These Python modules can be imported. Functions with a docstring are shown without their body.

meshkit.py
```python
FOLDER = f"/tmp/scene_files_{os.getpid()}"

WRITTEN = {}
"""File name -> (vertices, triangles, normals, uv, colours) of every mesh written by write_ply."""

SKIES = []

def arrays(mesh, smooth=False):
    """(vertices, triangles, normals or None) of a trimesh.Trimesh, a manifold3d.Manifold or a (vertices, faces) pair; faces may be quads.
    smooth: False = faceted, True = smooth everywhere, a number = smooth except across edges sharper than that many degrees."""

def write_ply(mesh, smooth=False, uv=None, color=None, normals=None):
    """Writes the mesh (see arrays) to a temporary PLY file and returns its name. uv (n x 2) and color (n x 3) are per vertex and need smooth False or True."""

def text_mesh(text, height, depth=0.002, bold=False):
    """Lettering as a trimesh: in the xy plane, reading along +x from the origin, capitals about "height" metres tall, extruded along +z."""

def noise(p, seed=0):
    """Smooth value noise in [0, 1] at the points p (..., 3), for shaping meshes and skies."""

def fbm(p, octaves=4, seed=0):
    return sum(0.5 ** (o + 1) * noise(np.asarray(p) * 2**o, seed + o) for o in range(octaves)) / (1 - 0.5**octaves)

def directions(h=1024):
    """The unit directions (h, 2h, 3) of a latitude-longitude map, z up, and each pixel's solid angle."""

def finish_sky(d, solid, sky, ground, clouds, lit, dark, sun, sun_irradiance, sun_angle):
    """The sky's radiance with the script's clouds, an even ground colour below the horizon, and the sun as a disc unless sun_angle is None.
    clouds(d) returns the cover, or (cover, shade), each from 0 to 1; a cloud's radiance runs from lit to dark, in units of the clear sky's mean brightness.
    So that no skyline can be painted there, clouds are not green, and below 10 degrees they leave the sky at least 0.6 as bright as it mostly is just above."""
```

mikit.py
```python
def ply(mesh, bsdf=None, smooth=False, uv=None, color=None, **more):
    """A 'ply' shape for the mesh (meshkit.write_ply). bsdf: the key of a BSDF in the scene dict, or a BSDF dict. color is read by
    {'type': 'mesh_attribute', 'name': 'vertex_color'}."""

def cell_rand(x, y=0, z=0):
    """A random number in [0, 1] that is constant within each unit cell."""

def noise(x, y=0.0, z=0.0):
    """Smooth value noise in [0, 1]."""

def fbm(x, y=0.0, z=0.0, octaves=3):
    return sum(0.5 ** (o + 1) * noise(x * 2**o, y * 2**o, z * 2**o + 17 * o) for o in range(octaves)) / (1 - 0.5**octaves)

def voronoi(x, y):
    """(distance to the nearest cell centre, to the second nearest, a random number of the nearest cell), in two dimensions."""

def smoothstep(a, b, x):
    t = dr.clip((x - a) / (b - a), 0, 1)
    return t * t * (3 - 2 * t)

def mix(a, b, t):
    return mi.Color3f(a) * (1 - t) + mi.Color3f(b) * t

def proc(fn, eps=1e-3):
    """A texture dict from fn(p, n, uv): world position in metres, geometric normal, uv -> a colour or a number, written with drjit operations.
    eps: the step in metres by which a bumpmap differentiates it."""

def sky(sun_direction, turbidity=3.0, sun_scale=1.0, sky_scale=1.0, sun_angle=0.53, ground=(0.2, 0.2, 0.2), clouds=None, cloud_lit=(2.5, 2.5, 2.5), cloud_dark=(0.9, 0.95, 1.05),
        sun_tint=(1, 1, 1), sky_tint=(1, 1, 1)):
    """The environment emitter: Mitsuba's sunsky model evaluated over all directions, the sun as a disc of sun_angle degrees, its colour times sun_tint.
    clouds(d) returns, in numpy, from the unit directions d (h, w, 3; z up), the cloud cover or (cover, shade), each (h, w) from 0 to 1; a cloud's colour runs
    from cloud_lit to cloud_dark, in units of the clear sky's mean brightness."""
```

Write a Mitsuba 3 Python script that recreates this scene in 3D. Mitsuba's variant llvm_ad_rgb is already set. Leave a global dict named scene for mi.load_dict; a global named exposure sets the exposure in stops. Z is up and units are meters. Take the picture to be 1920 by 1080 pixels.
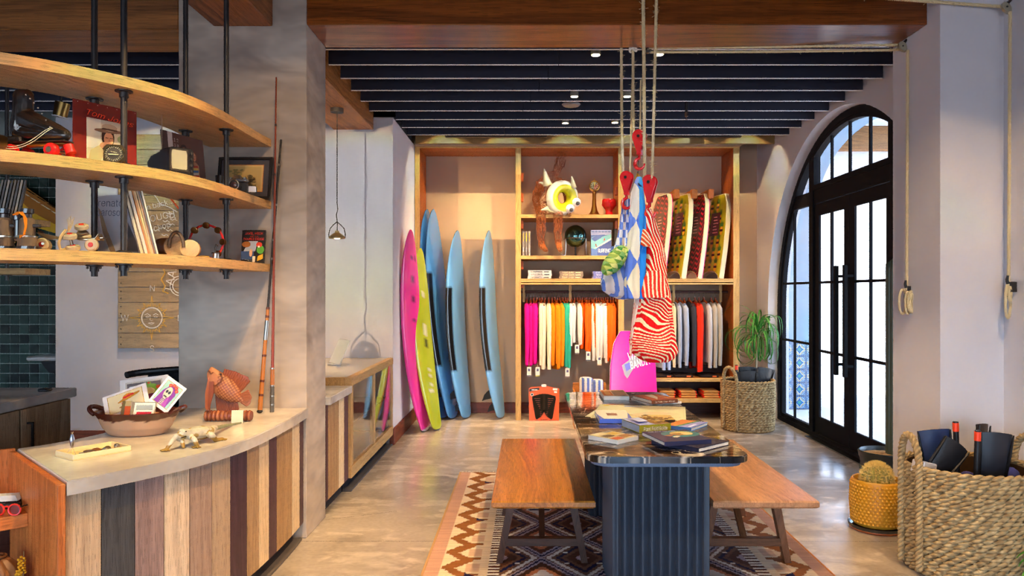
import math, random, numpy as np, trimesh, mitsuba as mi, drjit as dr, mikit, meshkit, manifold3d as m3
from shapely.geometry import Polygon, Point, LineString, box as sbox
from shapely import affinity
from scipy.interpolate import CubicSpline
from mikit import noise, fbm, smoothstep, mix
random.seed(7); rng = np.random.default_rng(7)
PI = math.pi
scene, labels = {}, {}
# ------------------------------------------------------------------ camera, sky, exposure
F, CX, CY, EYE = 1400.0, 990.0, 548.0, 1.5
TF = mi.ScalarTransform4f
scene['camera'] = {'type': 'perspective', 'fov': math.degrees(2*math.atan(960/F)), 'fov_axis': 'x', 'near_clip': 0.05, 'far_clip': 200.0,
    'principal_point_offset_x': -(CX-960)/1920, 'principal_point_offset_y': -(CY-540)/1080,
    'to_world': TF().look_at(origin=[0, 0, EYE], target=[0, 1, EYE], up=[0, 0, 1])}
exposure = 0.0
scene['sky'] = mikit.sky((0.75, -0.3, 0.9), turbidity=3.0, sun_scale=15.0, sky_scale=42.0, ground=(0.55, 0.53, 0.5))
WARM = np.array([1.0, 0.65, 0.33])
def spot(name, o, t, power, cut=50, beam=30, col=WARM):
    scene[name] = {'type': 'spot', 'to_world': TF().look_at(origin=list(o), target=list(t), up=[0.01, 1, 0.02]), 'intensity': {'type': 'rgb', 'value': (col*power).tolist()}, 'cutoff_angle': cut, 'beam_width': beam}
# ------------------------------------------------------------------ helpers
def P(px, py, D):
    s = F/D
    return np.array([(px-CX)/s, D, EYE-(py-CY)/s])
def hexc(h):
    h = h.lstrip('#'); c = np.array([int(h[i:i+2], 16) for i in (0, 2, 4)])/255.0
    return np.where(c <= 0.04045, c/12.92, ((c+0.055)/1.055)**2.4)
used = {}
def key(name, parent=None):
    k = (parent+'__' if parent else '')+name
    n = used.get(k, -1)+1; used[k] = n
    return k if n == 0 else f'{k}_{n:03d}'
def tag(k, label=None, cat=None, group=None, kind=None):
    d = {a: b for a, b in (('label', label), ('category', cat), ('group', group), ('kind', kind)) if b}
    if d: labels[k] = {**labels.get(k, {}), **d}
def thing(name, label, cat, group=None, kind=None):
    k = key(name); tag(k, label, cat, group, kind); return k
def cat(ms): return trimesh.util.concatenate([m for m in ms if m is not None])
def tm(v, f): return trimesh.Trimesh(np.asarray(v, float), np.asarray(f), process=False)
def geo(mesh, smooth, col):
    "(v, f, n, c) of one plain mesh, or of a list of (mesh, colour)"
    if isinstance(mesh, list):
        gs = [geo(m, smooth, c) for m, c in mesh]; at = np.cumsum([0]+[len(g[0]) for g in gs])
        return tuple(np.vstack([g[i]+(at[j] if i == 1 else 0) for j, g in enumerate(gs)]) for i in range(4))
    v, f, n = meshkit.arrays(mesh, smooth)
    if n is None:
        v, f = v[f].reshape(-1, 3), np.arange(len(f)*3).reshape(-1, 3)
        n = np.cross(v[1::3]-v[::3], v[2::3]-v[::3]); n /= np.linalg.norm(n, axis=1, keepdims=True)+1e-20; n = np.repeat(n, 3, 0)
    if callable(col): c = np.asarray(col(v, n))
    elif col is None: c = np.full((len(v), 3), 0.5)
    else: c = np.broadcast_to(hexc(col) if isinstance(col, str) else np.asarray(col), (len(v), 3))
    return v, f, n, np.array(c)
TONES = []
def tone(a, b):
    t = (tuple(hexc(a)), tuple(hexc(b)))
    if t not in TONES: TONES.append(t)
    return TONES.index(t)
def wuv(v, n, g, tn, sc=1.0):
    g = np.asarray(g, float); g = g/np.linalg.norm(g, axis=-1, keepdims=True)
    g = np.broadcast_to(g, v.shape)
    t = np.cross(n, g); L = np.linalg.norm(t, axis=1, keepdims=True)
    e1 = np.cross(g, np.where(np.abs(g[:, 2:]) < .8, [0, 0, 1.0], [1.0, 0, 0])); e1 /= np.linalg.norm(e1, axis=1, keepdims=True)
    t = np.where(L > .25, t/np.maximum(L, 1e-9), e1)
    u = (v*g).sum(1)*sc + np.where(L[:, 0] > .25, 0, (v*np.cross(g, e1)).sum(1)*9)
    return np.stack([np.clip(u+random.uniform(-15, 15), -48, 48)+50+100*tn, (v*t).sum(1)*sc+random.uniform(0, 30)], 1)
def entry(mesh, mat, col=None, smooth=30, T=None, **more):
    "col: hex / callable / (grain axis, dark, light) for wood"
    wood = mat.startswith('wood')
    v, f, n, c = geo(mesh, smooth, None if wood else col)
    uv = None
    if wood:
        g, a, b = col[:3]; uv = wuv(v, n, g, tone(a, b), col[3] if len(col) > 3 else 1.0)
    path = meshkit.write_ply((v, f), False, uv, None if wood else c, normals=n)
    d = {'type': 'ply', 'filename': path, 'face_normals': False, 'bsdf': {'type': 'ref', 'id': mat}, **more}
    if T is not None: d['to_world'] = TF(np.asarray(T, float).tolist())
    return d
def add(name, mesh, mat, col=None, parent=None, smooth=30, label=None, cat=None, group=None, kind=None, T=None, **more):
    k = key(name, parent)
    scene[k] = entry(mesh, mat, col, smooth, T, **more)
    tag(k, label, cat, group, kind); return k
def reuse(name, d, parent=None, T=None, label=None, cat=None, group=None):
    k = key(name, parent); scene[k] = {**d, 'to_world': TF(np.asarray(T, float).tolist())} if T is not None else dict(d)
    tag(k, label, cat, group); return k
# ---- meshes
def hull(pts): return trimesh.convex.convex_hull(np.asarray(pts, float))
def box(x0, x1, y0, y1, z0, z1, b=0.0):
    if x0 > x1: x0, x1 = x1, x0
    if y0 > y1: y0, y1 = y1, y0
    if z0 > z1: z0, z1 = z1, z0
    if b <= 0:
        return trimesh.creation.box(bounds=[[x0, y0, z0], [x1, y1, z1]])
    b = min(b, (x1-x0)*.45, (y1-y0)*.45, (z1-z0)*.45); pts = []
    for x, sx in ((x0, 1), (x1, -1)):
        for y, sy in ((y0, 1), (y1, -1)):
            for z, sz in ((z0, 1), (z1, -1)):
                pts += [(x, y+sy*b, z+sz*b), (x+sx*b, y, z+sz*b), (x+sx*b, y+sy*b, z)]
    return hull(pts)
def tube(pts, r, n=8, caps=True, closed=False):
    p = np.asarray(pts, float); m = len(p); r = np.broadcast_to(r, (m,))
    if closed: t = np.roll(p, -1, 0)-np.roll(p, 1, 0)
    else: t = np.gradient(p, axis=0)
    t /= np.linalg.norm(t, axis=1, keepdims=True)+1e-12
    a = np.cross(t[0], [0, 0, 1.0] if abs(t[0][2]) < .9 else [1.0, 0, 0]); a /= np.linalg.norm(a); A = []
    for i in range(m):
        a = a-t[i]*np.dot(a, t[i]); a /= np.linalg.norm(a)+1e-12; A.append(a)
    A = np.array(A); B = np.cross(t, A); ang = np.arange(n)*2*PI/n
    v = p[:, None]+r[:, None, None]*(np.cos(ang)[None, :, None]*A[:, None]+np.sin(ang)[None, :, None]*B[:, None])
    v = v.reshape(-1, 3); k = m if closed else m-1
    i, j = np.meshgrid(np.arange(k), np.arange(n), indexing='ij'); i2 = (i+1) % m
    q = np.stack([i*n+j, i*n+(j+1) % n, i2*n+(j+1) % n, i2*n+j], -1).reshape(-1, 4)
    f = np.vstack([q[:, [0, 1, 2]], q[:, [0, 2, 3]]])
    if caps and not closed:
        v = np.vstack([v, p[0], p[-1]]); o = m*n; jj = np.arange(n)
        f = np.vstack([f, np.stack([(jj+1) % n, jj, np.full(n, o)], 1), np.stack([(m-1)*n+jj, (m-1)*n+(jj+1) % n, np.full(n, o+1)], 1)])
    return tm(v, f)
def cyl(a, b, r, n=16): return tube([a, b], r, n)
def lathe(prof, n=32, c=(0, 0, 0), sx=1, sy=1):
    "prof: (r, z) from bottom to top along the outside"
    pr = np.asarray(prof, float); ang = np.arange(n)*2*PI/n; m = len(pr)
    v = np.stack([pr[:, 0, None]*np.cos(ang)*sx, pr[:, 0, None]*np.sin(ang)*sy, np.broadcast_to(pr[:, 1, None], (m, n))], -1).reshape(-1, 3)+np.asarray(c)
    i, j = np.meshgrid(np.arange(m-1), np.arange(n), indexing='ij')
    q = np.stack([i*n+j, i*n+(j+1) % n, (i+1)*n+(j+1) % n, (i+1)*n+j], -1).reshape(-1, 4)
    return tm(v, np.vstack([q[:, [0, 1, 2]], q[:, [0, 2, 3]]]))
def sph(c, r, n=2, s=(1, 1, 1)):
    m = trimesh.creation.icosphere(n, 1.0); m.apply_scale(np.asarray(s)*r); m.apply_translation(c); return m
def prism(poly, h):
    "shapely polygon (or list of points) in xy, extruded z 0..h"
    if not hasattr(poly, 'geom_type'): poly = Polygon(poly)
    gs = getattr(poly, 'geoms', [poly])
    return cat([trimesh.creation.extrude_polygon(g, h, engine='earcut') for g in gs if g.area > 1e-10])
def frame(o, ex, ey):
    ex = np.asarray(ex, float); ex = ex/np.linalg.norm(ex); ey = np.asarray(ey, float); ey = ey-ex*np.dot(ex, ey); ey /= np.linalg.norm(ey)
    M = np.eye(4); M[:3, 0] = ex; M[:3, 1] = ey; M[:3, 2] = np.cross(ex, ey); M[:3, 3] = o; return M
def tf(mesh, M):
    if isinstance(mesh, list): return [(tf(m, M), c) for m, c in mesh]
    m = mesh.copy(); m.apply_transform(M); return m
def move(mesh, x, y, z): return tf(mesh, trimesh.transformations.translation_matrix([x, y, z]))
def rot(deg, ax, pt=None): return trimesh.transformations.rotation_matrix(math.radians(deg), ax, pt)
def yz(o=(0, 0, 0)): return frame(o, [0, 1, 0], [0, 0, 1])      # local xy -> world yz, +z local -> +x
def xz(o=(0, 0, 0)): return frame(o, [1, 0, 0], [0, 0, 1])      # local xy -> world xz, +z local -> -y (towards the camera)
def blob(chains, edge=.006, it=6):
    "one smooth body: each chain is a list of ((x, y, z), radius)"
    M = None
    for ch in chains:
        for (a, ra), (b, rb) in zip(ch[:-1], ch[1:]):
            h = hull(np.vstack([sph(a, ra, 1).vertices, sph(b, rb, 1).vertices]))
            k = m3.Manifold(m3.Mesh(np.asarray(h.vertices, np.float32), np.asarray(h.faces, np.uint32)))
            M = k if M is None else M+k
    M = M.refine_to_length(edge); me = M.to_mesh()
    t = trimesh.Trimesh(me.vert_properties[:, :3], me.tri_verts, process=True)
    trimesh.smoothing.filter_taubin(t, lamb=.5, nu=.52, iterations=it*2); return t
class Print:
    "flat print: coloured shapes stacked a hair above one another on a panel; local xy, seen from +z"
    def __init__(s, w, h, base): s.l = [(move(prism(sbox(0, 0, w, h), .0006), 0, 0, 0), base)]; s.z = .0006
    def poly(s, p, c, up=1):
        if not hasattr(p, 'geom_type'): p = Polygon(p)
        if not p.is_valid: p = p.buffer(0)
        if p.is_empty: return s
        s.l.append((move(prism(p, .0003), 0, 0, s.z), c)); s.z += .0003*up; return s
    def rect(s, x0, y0, x1, y1, c): return s.poly(sbox(min(x0, x1), min(y0, y1), max(x0, x1), max(y0, y1)), c)
    def ell(s, x, y, rx, ry, c, a=0): return s.poly(affinity.rotate(affinity.scale(Point(x, y).buffer(1, 12), rx, ry), a), c)
    def line(s, pts, w, c): return s.poly(LineString(pts).buffer(w/2, 3), c)
    def text(s, t, x, y, h, c, w=None, bold=False, a=0, shear=0):
        m = meshkit.text_mesh(t, h, .0003, bold)
        if shear: M = np.eye(4); M[0, 1] = shear; m.apply_transform(M)
        if w: m.apply_scale([w/max(m.bounds[1][0]-m.bounds[0][0], 1e-6), 1, 1])
        if a: m.apply_transform(rot(a, [0, 0, 1]))
        m.apply_translation([x, y, s.z]); s.l.append((m, c)); s.z += .0003; return s
    def at(s, o, ex, ey): return tf(s.l, frame(o, ex, ey))
# ------------------------------------------------------------------ materials
def pr(col, rough=.6, spec=.4, metal=0, **k): return {'type': 'twosided', 'bsdf': {'type': 'principled', 'base_color': col, 'roughness': rough, 'specular': spec, 'metallic': metal, **k}}
VC = {'type': 'mesh_attribute', 'name': 'vertex_color'}
def rgb(h): return {'type': 'rgb', 'value': hexc(h).tolist()}
scene['matte'] = pr(VC, .85, .2)
scene['satin'] = pr(VC, .4, .5)
scene['gloss'] = pr(VC, .12, .6, clearcoat=.6, clearcoat_gloss=.9)
scene['mirror'] = pr(VC, .07, .5, 1.0)
scene['metal'] = pr(VC, .25, .5, 1.0)
scene['cloth'] = pr(VC, .9, .15, sheen=.3)
scene['leaf'] = {'type': 'twosided', 'bsdf': {'type': 'principled', 'base_color': VC, 'roughness': .5, 'specular': .3}}
scene['pane'] = {'type': 'thindielectric', 'int_ior': 1.5}
def HL(h): return [float(x) for x in hexc(h)]
_D = _L = None
def wood_fn(p, n, uv):
    t = dr.floor(uv.x/100); u = uv.x-100*t; v = uv.y
    w = fbm(u*1.1, v*5, t, 3)
    ring = noise(v*70+w*16, u*.9, t); fine = noise(u*14, v*380); pore = smoothstep(.62, .8, noise(u*26+7, v*520))
    g = dr.clip(.15+.55*ring+.35*fine+.35*(w-.5), 0, 1)
    i = mi.UInt32(dr.clip(t, 0, 200))*3
    d = mi.Color3f(*[dr.gather(mi.Float, _D, i+k) for k in range(3)]); l = mi.Color3f(*[dr.gather(mi.Float, _L, i+k) for k in range(3)])
    return mix(d, l, g)*(1-.28*pore)
scene['wood'] = pr(mikit.proc(wood_fn), .45, .4)
scene['wood_gloss'] = pr(mikit.proc(wood_fn), .24, .5)
def floor_fn(p, n, uv):
    a = fbm(p.x*.9, p.y*.9, 3.1, 5); b = fbm(p.x*3.3+a*2, p.y*3.3, 9, 4); c = noise(p.x*60, p.y*60)
    col = mix(HL('#746c63'), HL('#9d958a'), smoothstep(.3, .7, .5*a+.5*b))
    col = mix(col, HL('#cfc6b8'), .40*smoothstep(.5, .8, fbm(p.x*6+b*4, p.y*11, 2, 4))); col = col*(.93+.14*c)
    def joint(q, w): return smoothstep(0, w, dr.abs(q))
    j = joint(p.y-4.5+.004*noise(p.x*5, 1.0), .007)*joint(p.y-5.05-.45*(p.x+1.05)+dr.select((p.x < -1.35) | (p.x > -.9), 9, 0), .006)
    return col*(.45+.55*j)
def floor_rough(p, n, uv):
    a = fbm(p.x*2.1, p.y*2.1, 5, 4); return dr.clip(.19+.22*smoothstep(.35, .75, a), 0, 1)
scene['concrete_floor'] = pr(mikit.proc(floor_fn), mikit.proc(floor_rough), .75)
def plaster_fn(p, n, uv):
    x = p.x+p.y; a = fbm(x*1.3, p.z*1.7, 2, 4); b = fbm(x*4+a*4, p.z*11+a*5, 4, 3); c = noise(x*16, p.z*50)
    col = mix(HL('#877d74'), HL('#b3a799'), smoothstep(.25, .75, .5*a+.5*b)); return col*(.95+.1*c)
scene['plaster'] = pr(mikit.proc(plaster_fn), .6, .3)
def conc_fn(p, n, uv):
    a = fbm(p.x*4, p.y*4, p.z*4, 4); b = noise(p.x*50, p.y*50, p.z*50)
    return mix(HL('#8f8d8a'), HL('#bdb9b2'), smoothstep(.3, .7, a))*(.95+.1*b)
scene['concrete'] = pr(mikit.proc(conc_fn), .35, .4)
def marble_fn(p, n, uv):
    x, y = p.x*1.0, p.y*2.2
    w = fbm(x*2.2, y*1.4, 1, 4); q = fbm(x*3+w*3+5, y*2+w*1.5, 2, 3); h = fbm(x*1.3-w*2, y*4.5+w*2, 8, 4)
    v1 = 1-smoothstep(0, .018, dr.abs(q-.5)); v2 = 1-smoothstep(0, .03, dr.abs(h-.47)); cl = smoothstep(.4, .7, fbm(x*5, y*9, 4, 3)); v3 = 1-smoothstep(0, .022, dr.abs(fbm(x*4+q*3, y*9+w*4, 6, 4)-.5))
    col = mix(HL('#110d0b'), HL('#54422f'), .6*cl); return mix(col, HL('#cfc4b2'), dr.clip(.75*v1+.45*v2*cl+.35*v3, 0, 1))
scene['marble'] = pr(mikit.proc(marble_fn), .06, .6)
def zell_fn(p, n, uv):
    r = mikit.cell_rand(dr.floor(p.x/.105), dr.floor(p.z/.105), 3); a = fbm(p.x*14, p.z*14, 3, 3)
    return mix(HL('#050d0c'), HL('#29443d'), dr.clip(.75*r+.6*(a-.35), 0, 1))
def zell_bump(p, n, uv): return .004*fbm(p.x*22, p.z*22, 7, 2)
scene['glaze'] = {'type': 'twosided', 'bsdf': {'type': 'bumpmap', 'arbitrary': mikit.proc(zell_bump), 'scale': 1.0, 'bsdf': {'type': 'principled', 'base_color': mikit.proc(zell_fn), 'roughness': .08, 'specular': .7}}}
def azul_fn(p, n, uv):
    x, z = p.x/.17, p.z/.17; fx, fz = x-dr.floor(x)-.5, z-dr.floor(z)-.5
    r = dr.sqrt(fx*fx+fz*fz); d = dr.abs(fx)+dr.abs(fz); m = dr.maximum(dr.abs(fx), dr.abs(fz))
    k = dr.abs(dr.sin(9*r)+.6*dr.sin(14*dr.abs(fx*fz)*8+6*d))
    col = mix(HL('#a9bcc0'), HL('#155a94'), smoothstep(.45, .6, k)); col = mix(col, HL('#15345f'), smoothstep(.42, .45, m)*.6)
    col = mix(col, HL('#b98a2c'), smoothstep(.03, .02, dr.abs(d-.42))); return mix(col, HL('#1c8a86'), smoothstep(.13, .11, r))
scene['azulejo'] = pr(mikit.proc(azul_fn), .2, .5)
def conct_fn(p, n, uv):
    a = fbm(p.x*3, p.y*3, p.z*3, 4); b = noise(p.x*45, p.y*45, p.z*45)
    return mix(HL('#9f9b95'), HL('#c0bcb5'), smoothstep(.3, .7, a))*(.95+.1*b)
scene['concrete_tan'] = pr(mikit.proc(conct_fn), .22, .5)
scene['mirror_glass'] = {'type': 'thindielectric', 'int_ior': 1.9}
# ================================================================== lamps (ceiling spotlights between and below the slats)
for i, x in enumerate((-.95, -.25, .45, 1.15, 1.85, 2.5)): spot(f'lamp_shelving_{i}', (x, 8.33, 3.42), (x, 9.0, 1.6), 7.5, 52, 34)
spot('lamp_rail_left', (.42, 6.75, 3.22), (.35, 9.0, 1.1), 22, 30, 20)
spot('lamp_rail_right', (1.0, 6.75, 3.22), (1.8, 9.0, 1.1), 22, 30, 20)
spot('lamp_boards', (.39, 7.8, 3.2), (-.75, 9.0, 1.3), 11, 40, 26)
spot('lamp_table', (.55, 4.2, 3.1), (.55, 4.5, 0), 32, 48, 30)
spot('lamp_table_near', (.6, 1.9, 3.3), (.3, 3.6, 0), 16, 45, 30)
spot('lamp_counter', (-.9, 2.7, 3.3), (-1.68, 3.35, .8), 40, 34, 22, np.array([1, .60, .25]))
spot('lamp_column', (-.75, 3.0, 3.3), (-1.5, 4.5, 1.2), 9, 40, 26)
spot('lamp_cubby', (-1.3, 1.2, 3.3), (-2.2, 3.0, .6), 14, 36, 24)
spot('lamp_alcove', (-1.72, 5.7, 3.05), (-1.62, 7.35, 1.5), 30, 48, 36, np.array([1, .62, .32]))
spot('lamp_sign', (-3.5, 6.7, 3.15), (-3.5, 7.35, 2.0), 12, 60, 40)
spot('lamp_basket', (2.1, 2.6, 3.3), (2.3, 4.2, .4), 22, 40, 26)
# ================================================================== the setting
HB, HS, XW = 3.13, 3.217, 2.85           # beam bottom, slat bottom, right wall
def struct(name, mesh, mat, col=None, parent=None, **k): return add(name, mesh, mat, col, parent, kind='structure' if parent is None else None, **k)
WALL = '#cdcdd3'
struct('floor', box(-7.2, 3.1, -5.2, 9.6, -.12, 0), 'concrete_floor')
struct('ceiling', box(-7.2, 3.1, -5.2, 9.6, 3.72, 3.85), 'matte', '#141518')
# felt slats hung below the black ceiling
SLY = [4.98+.09]+[F*(HS-EYE)/(CY-y) for y in (122, 147, 170, 190, 208, 223.5, 239, 253)]
SL0 = SLY[1]; dS = (SLY[-1]-SLY[1])/7
SLY = [SL0+dS*i for i in range(-1, 8)]
for i, y in enumerate(SLY):
    for (x0, x1) in ((-6.0, -3.9), (-3.895, -1.93), (-1.505, .3-.07*i), (.305-.07*i, XW-.002)):
        if y > 7.3 and x1 < -1.4: continue
        if y > 7.3 and x0 < -1.33: x0 = -1.318
        k = add('slat', box(x0, x1, y-.011, y+.011, HS+.004, HS+.26, .002), 'matte', '#2c3241', 'ceiling')
        add('edge', box(x0, x1, y-.0115, y+.0115, HS, HS+.004), 'matte', '#eef0f4', k)
        for xx in (x0+.15, x1-.15): add('hanger', cyl((xx, y, HS+.26), (xx, y, 3.72), .006, 6), 'matte', '#15161a', k)
# walls
struct('wall_left', box(-7.3, -7.2, -5.2, 9.6, 0, 3.85), 'matte', WALL)
struct('wall_back', box(-1.45, 3.1, 9.3, 9.45, 0, 3.85), 'matte', '#bda78f')
struct('wall_partition', cat([box(-4.65, -1.45, 7.35, 7.47, 0, 3.22), box(-1.45, -1.33, 7.35, 9.3, 0, 3.22)]), 'matte', WALL)
struct('wall_rear', box(-7.2, -1.45, 9.45, 9.6, 0, 3.85), 'matte', WALL)
wt = struct('wall_tiled', box(-7.2, -4.4, 8.03, 8.15, 0, 3.72), 'matte', '#8d9894')
for i in range(9):
    for j in range(25):
        x, z = -5.78+.105*i, .42+.105*j
        if x > -4.5: continue
        add('tile', move(tf(box(-.0485, .0485, -.011, .006, -.0485, .0485, .003), rot(random.uniform(-1.6, 1.6), [random.uniform(-1, 1), 0, random.uniform(-1, 1)])), x+.0525, 8.03, z+.0525), 'glaze', parent=wt)
# right wall with the arched opening (centre y 6.95)
AY, AZ, AR = 6.95, 1.28, 1.92
def arch(r, y0=None, bottom=0.0):
    a = np.linspace(0, PI, 49)
    return Polygon([(AY+r*math.cos(t), AZ+r*math.sin(t)) for t in a]+[(AY-r, bottom), (AY+r, bottom)])
wallp = sbox(4.98, 0, 9.3, 3.72).difference(arch(AR, bottom=-.1))
struct('wall_right', tf(prism(wallp, .25), yz((XW, 0, 0))), 'matte', '#cccbd0', smooth=20)
struct('wall_pier', box(2.434, 3.1, 4.41, 4.98, 0, 3.72), 'matte', '#cbcad0')
struct('wall_side', box(2.81, 3.1, -5.2, 4.41, 0, 3.72), 'matte', '#cbcad0')
fw = sbox(-7.2, 0, 2.81, 3.72)
for a, b in ((-6.6, -3.9), (-3.5, -.6), (-.2, 2.5)): fw = fw.difference(sbox(a, .25, b, 2.75))
struct('wall_front', tf(prism(fw, .15), xz((0, -5.05, 0))), 'matte', WALL)
struct('column', cat([box(-2.13, -1.35, 4.55, 4.98, 0, 3.72, .004)]), 'plaster')
for n, b in (('baseboard_left', box(-1.332, -1.312, 7.33, 8.75, 0, .16, .004)), ('baseboard_partition', box(-1.36, -1.312, 7.33, 7.352, 0, .16, .003)), ('baseboard_tiled', box(-4.65, -1.45, 7.33, 7.352, 0, .14)),
             ('baseboard_back', box(-1.28, 2.85, 9.278, 9.302, 0, .13, .003)), ('baseboard_right', box(2.828, 2.852, 8.85, 9.28, 0, .13, .003))):
    struct(n, b, 'wood', ([1, 0, 0] if 'left' not in n else [0, 1, 0], '#4a1a0c', '#7d3a1e'))
BEAM = ('#2e1206', '#7a3f18')
struct('trim_beam', box(-1.35, 2.434, 4.55, 4.98, HB, 3.72, .006), 'wood_gloss', ([1, 0, 0], '#1d0b04', '#804318', .55))
struct('trim_beam_left', box(-7.2, -2.13, 4.55, 4.98, HB-.03, 3.72, .006), 'wood', ([1, 0, 0], '#33190b', '#94602f', .55))
struct('trim_beam_lengthwise', box(-1.916, -1.52, 4.98, 7.35, HB-.03, 3.72, .006), 'wood', ([0, 1, 0], '#5a3214', '#a9713c'))
struct('trim_beam_near', box(-1.916, -1.555, -5.0, 4.55, HB-.01, 3.72, .006), 'wood', ([0, 1, 0], '#4a2410', '#9a6230'))
struct('trim_fascia', box(-1.30, XW-.002, 8.62, 8.65, 3.215, 3.45), 'matte', '#8a7048')
struct('trim_rail', box(-1.32, 2.48, 8.64, 8.74, 3.205, 3.235), 'matte', '#8d7f70')
# outside: paving, arcade, side wall with tiled wainscot
struct('ground', box(3.1, 30, -6, 30, -.12, -.005), 'matte', '#d9d4cc')
def xarch(x0, x1, zt, cx, cz, r, rx=None):
    rx = rx or r
    return sbox(x0, 0, x1, zt).difference(Polygon([(cx+rx*math.cos(t), cz+r*math.sin(t)) for t in np.linspace(0, PI, 41)]+[(cx-rx, -.1), (cx+rx, -.1)]))
struct('wall_arcade_end', tf(prism(xarch(3.1, 7.2, 4.6, 5.15, 2.45, 1.45), .35), xz((0, 9.95, 0))), 'matte', '#8fa3b5', smooth=20)
add('wainscot', box(3.1, 3.68, 9.585, 9.6, 0, .88, .003), 'azulejo', parent='wall_arcade_end')
struct('wall_arcade_far', tf(prism(xarch(2, 12, 4.15, 6.6, 1.6, 2.0), .35), xz((0, 14.4, 0))), 'matte', '#b9bcbf', smooth=20)
struct('trim_far_beam', box(2, 12, 13.9, 14.4, 4.15, 4.6, .01), 'wood', ([1, 0, 0], '#4a3018', '#7a5730'))
struct('wall_courtyard', box(2, 30, 24, 24.3, 0, 5), 'matte', '#f2efe9')
ap = sbox(2.5, 0, 9.6, 4.6).difference(Polygon([(6.6+1.9*math.cos(t), 1.9+1.6*math.sin(t)) for t in np.linspace(0, PI, 33)]+[(4.7, -.1), (8.5, -.1)]))
struct('wall_arcade', tf(prism(ap, .35), yz((7.0, 0, 0))), 'matte', '#c2c4c8', smooth=20)
struct('trim_arcade_ceiling', box(3.1, 7.35, 2.5, 14, 4.6, 4.7), 'matte', '#a9b2ba')
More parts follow.
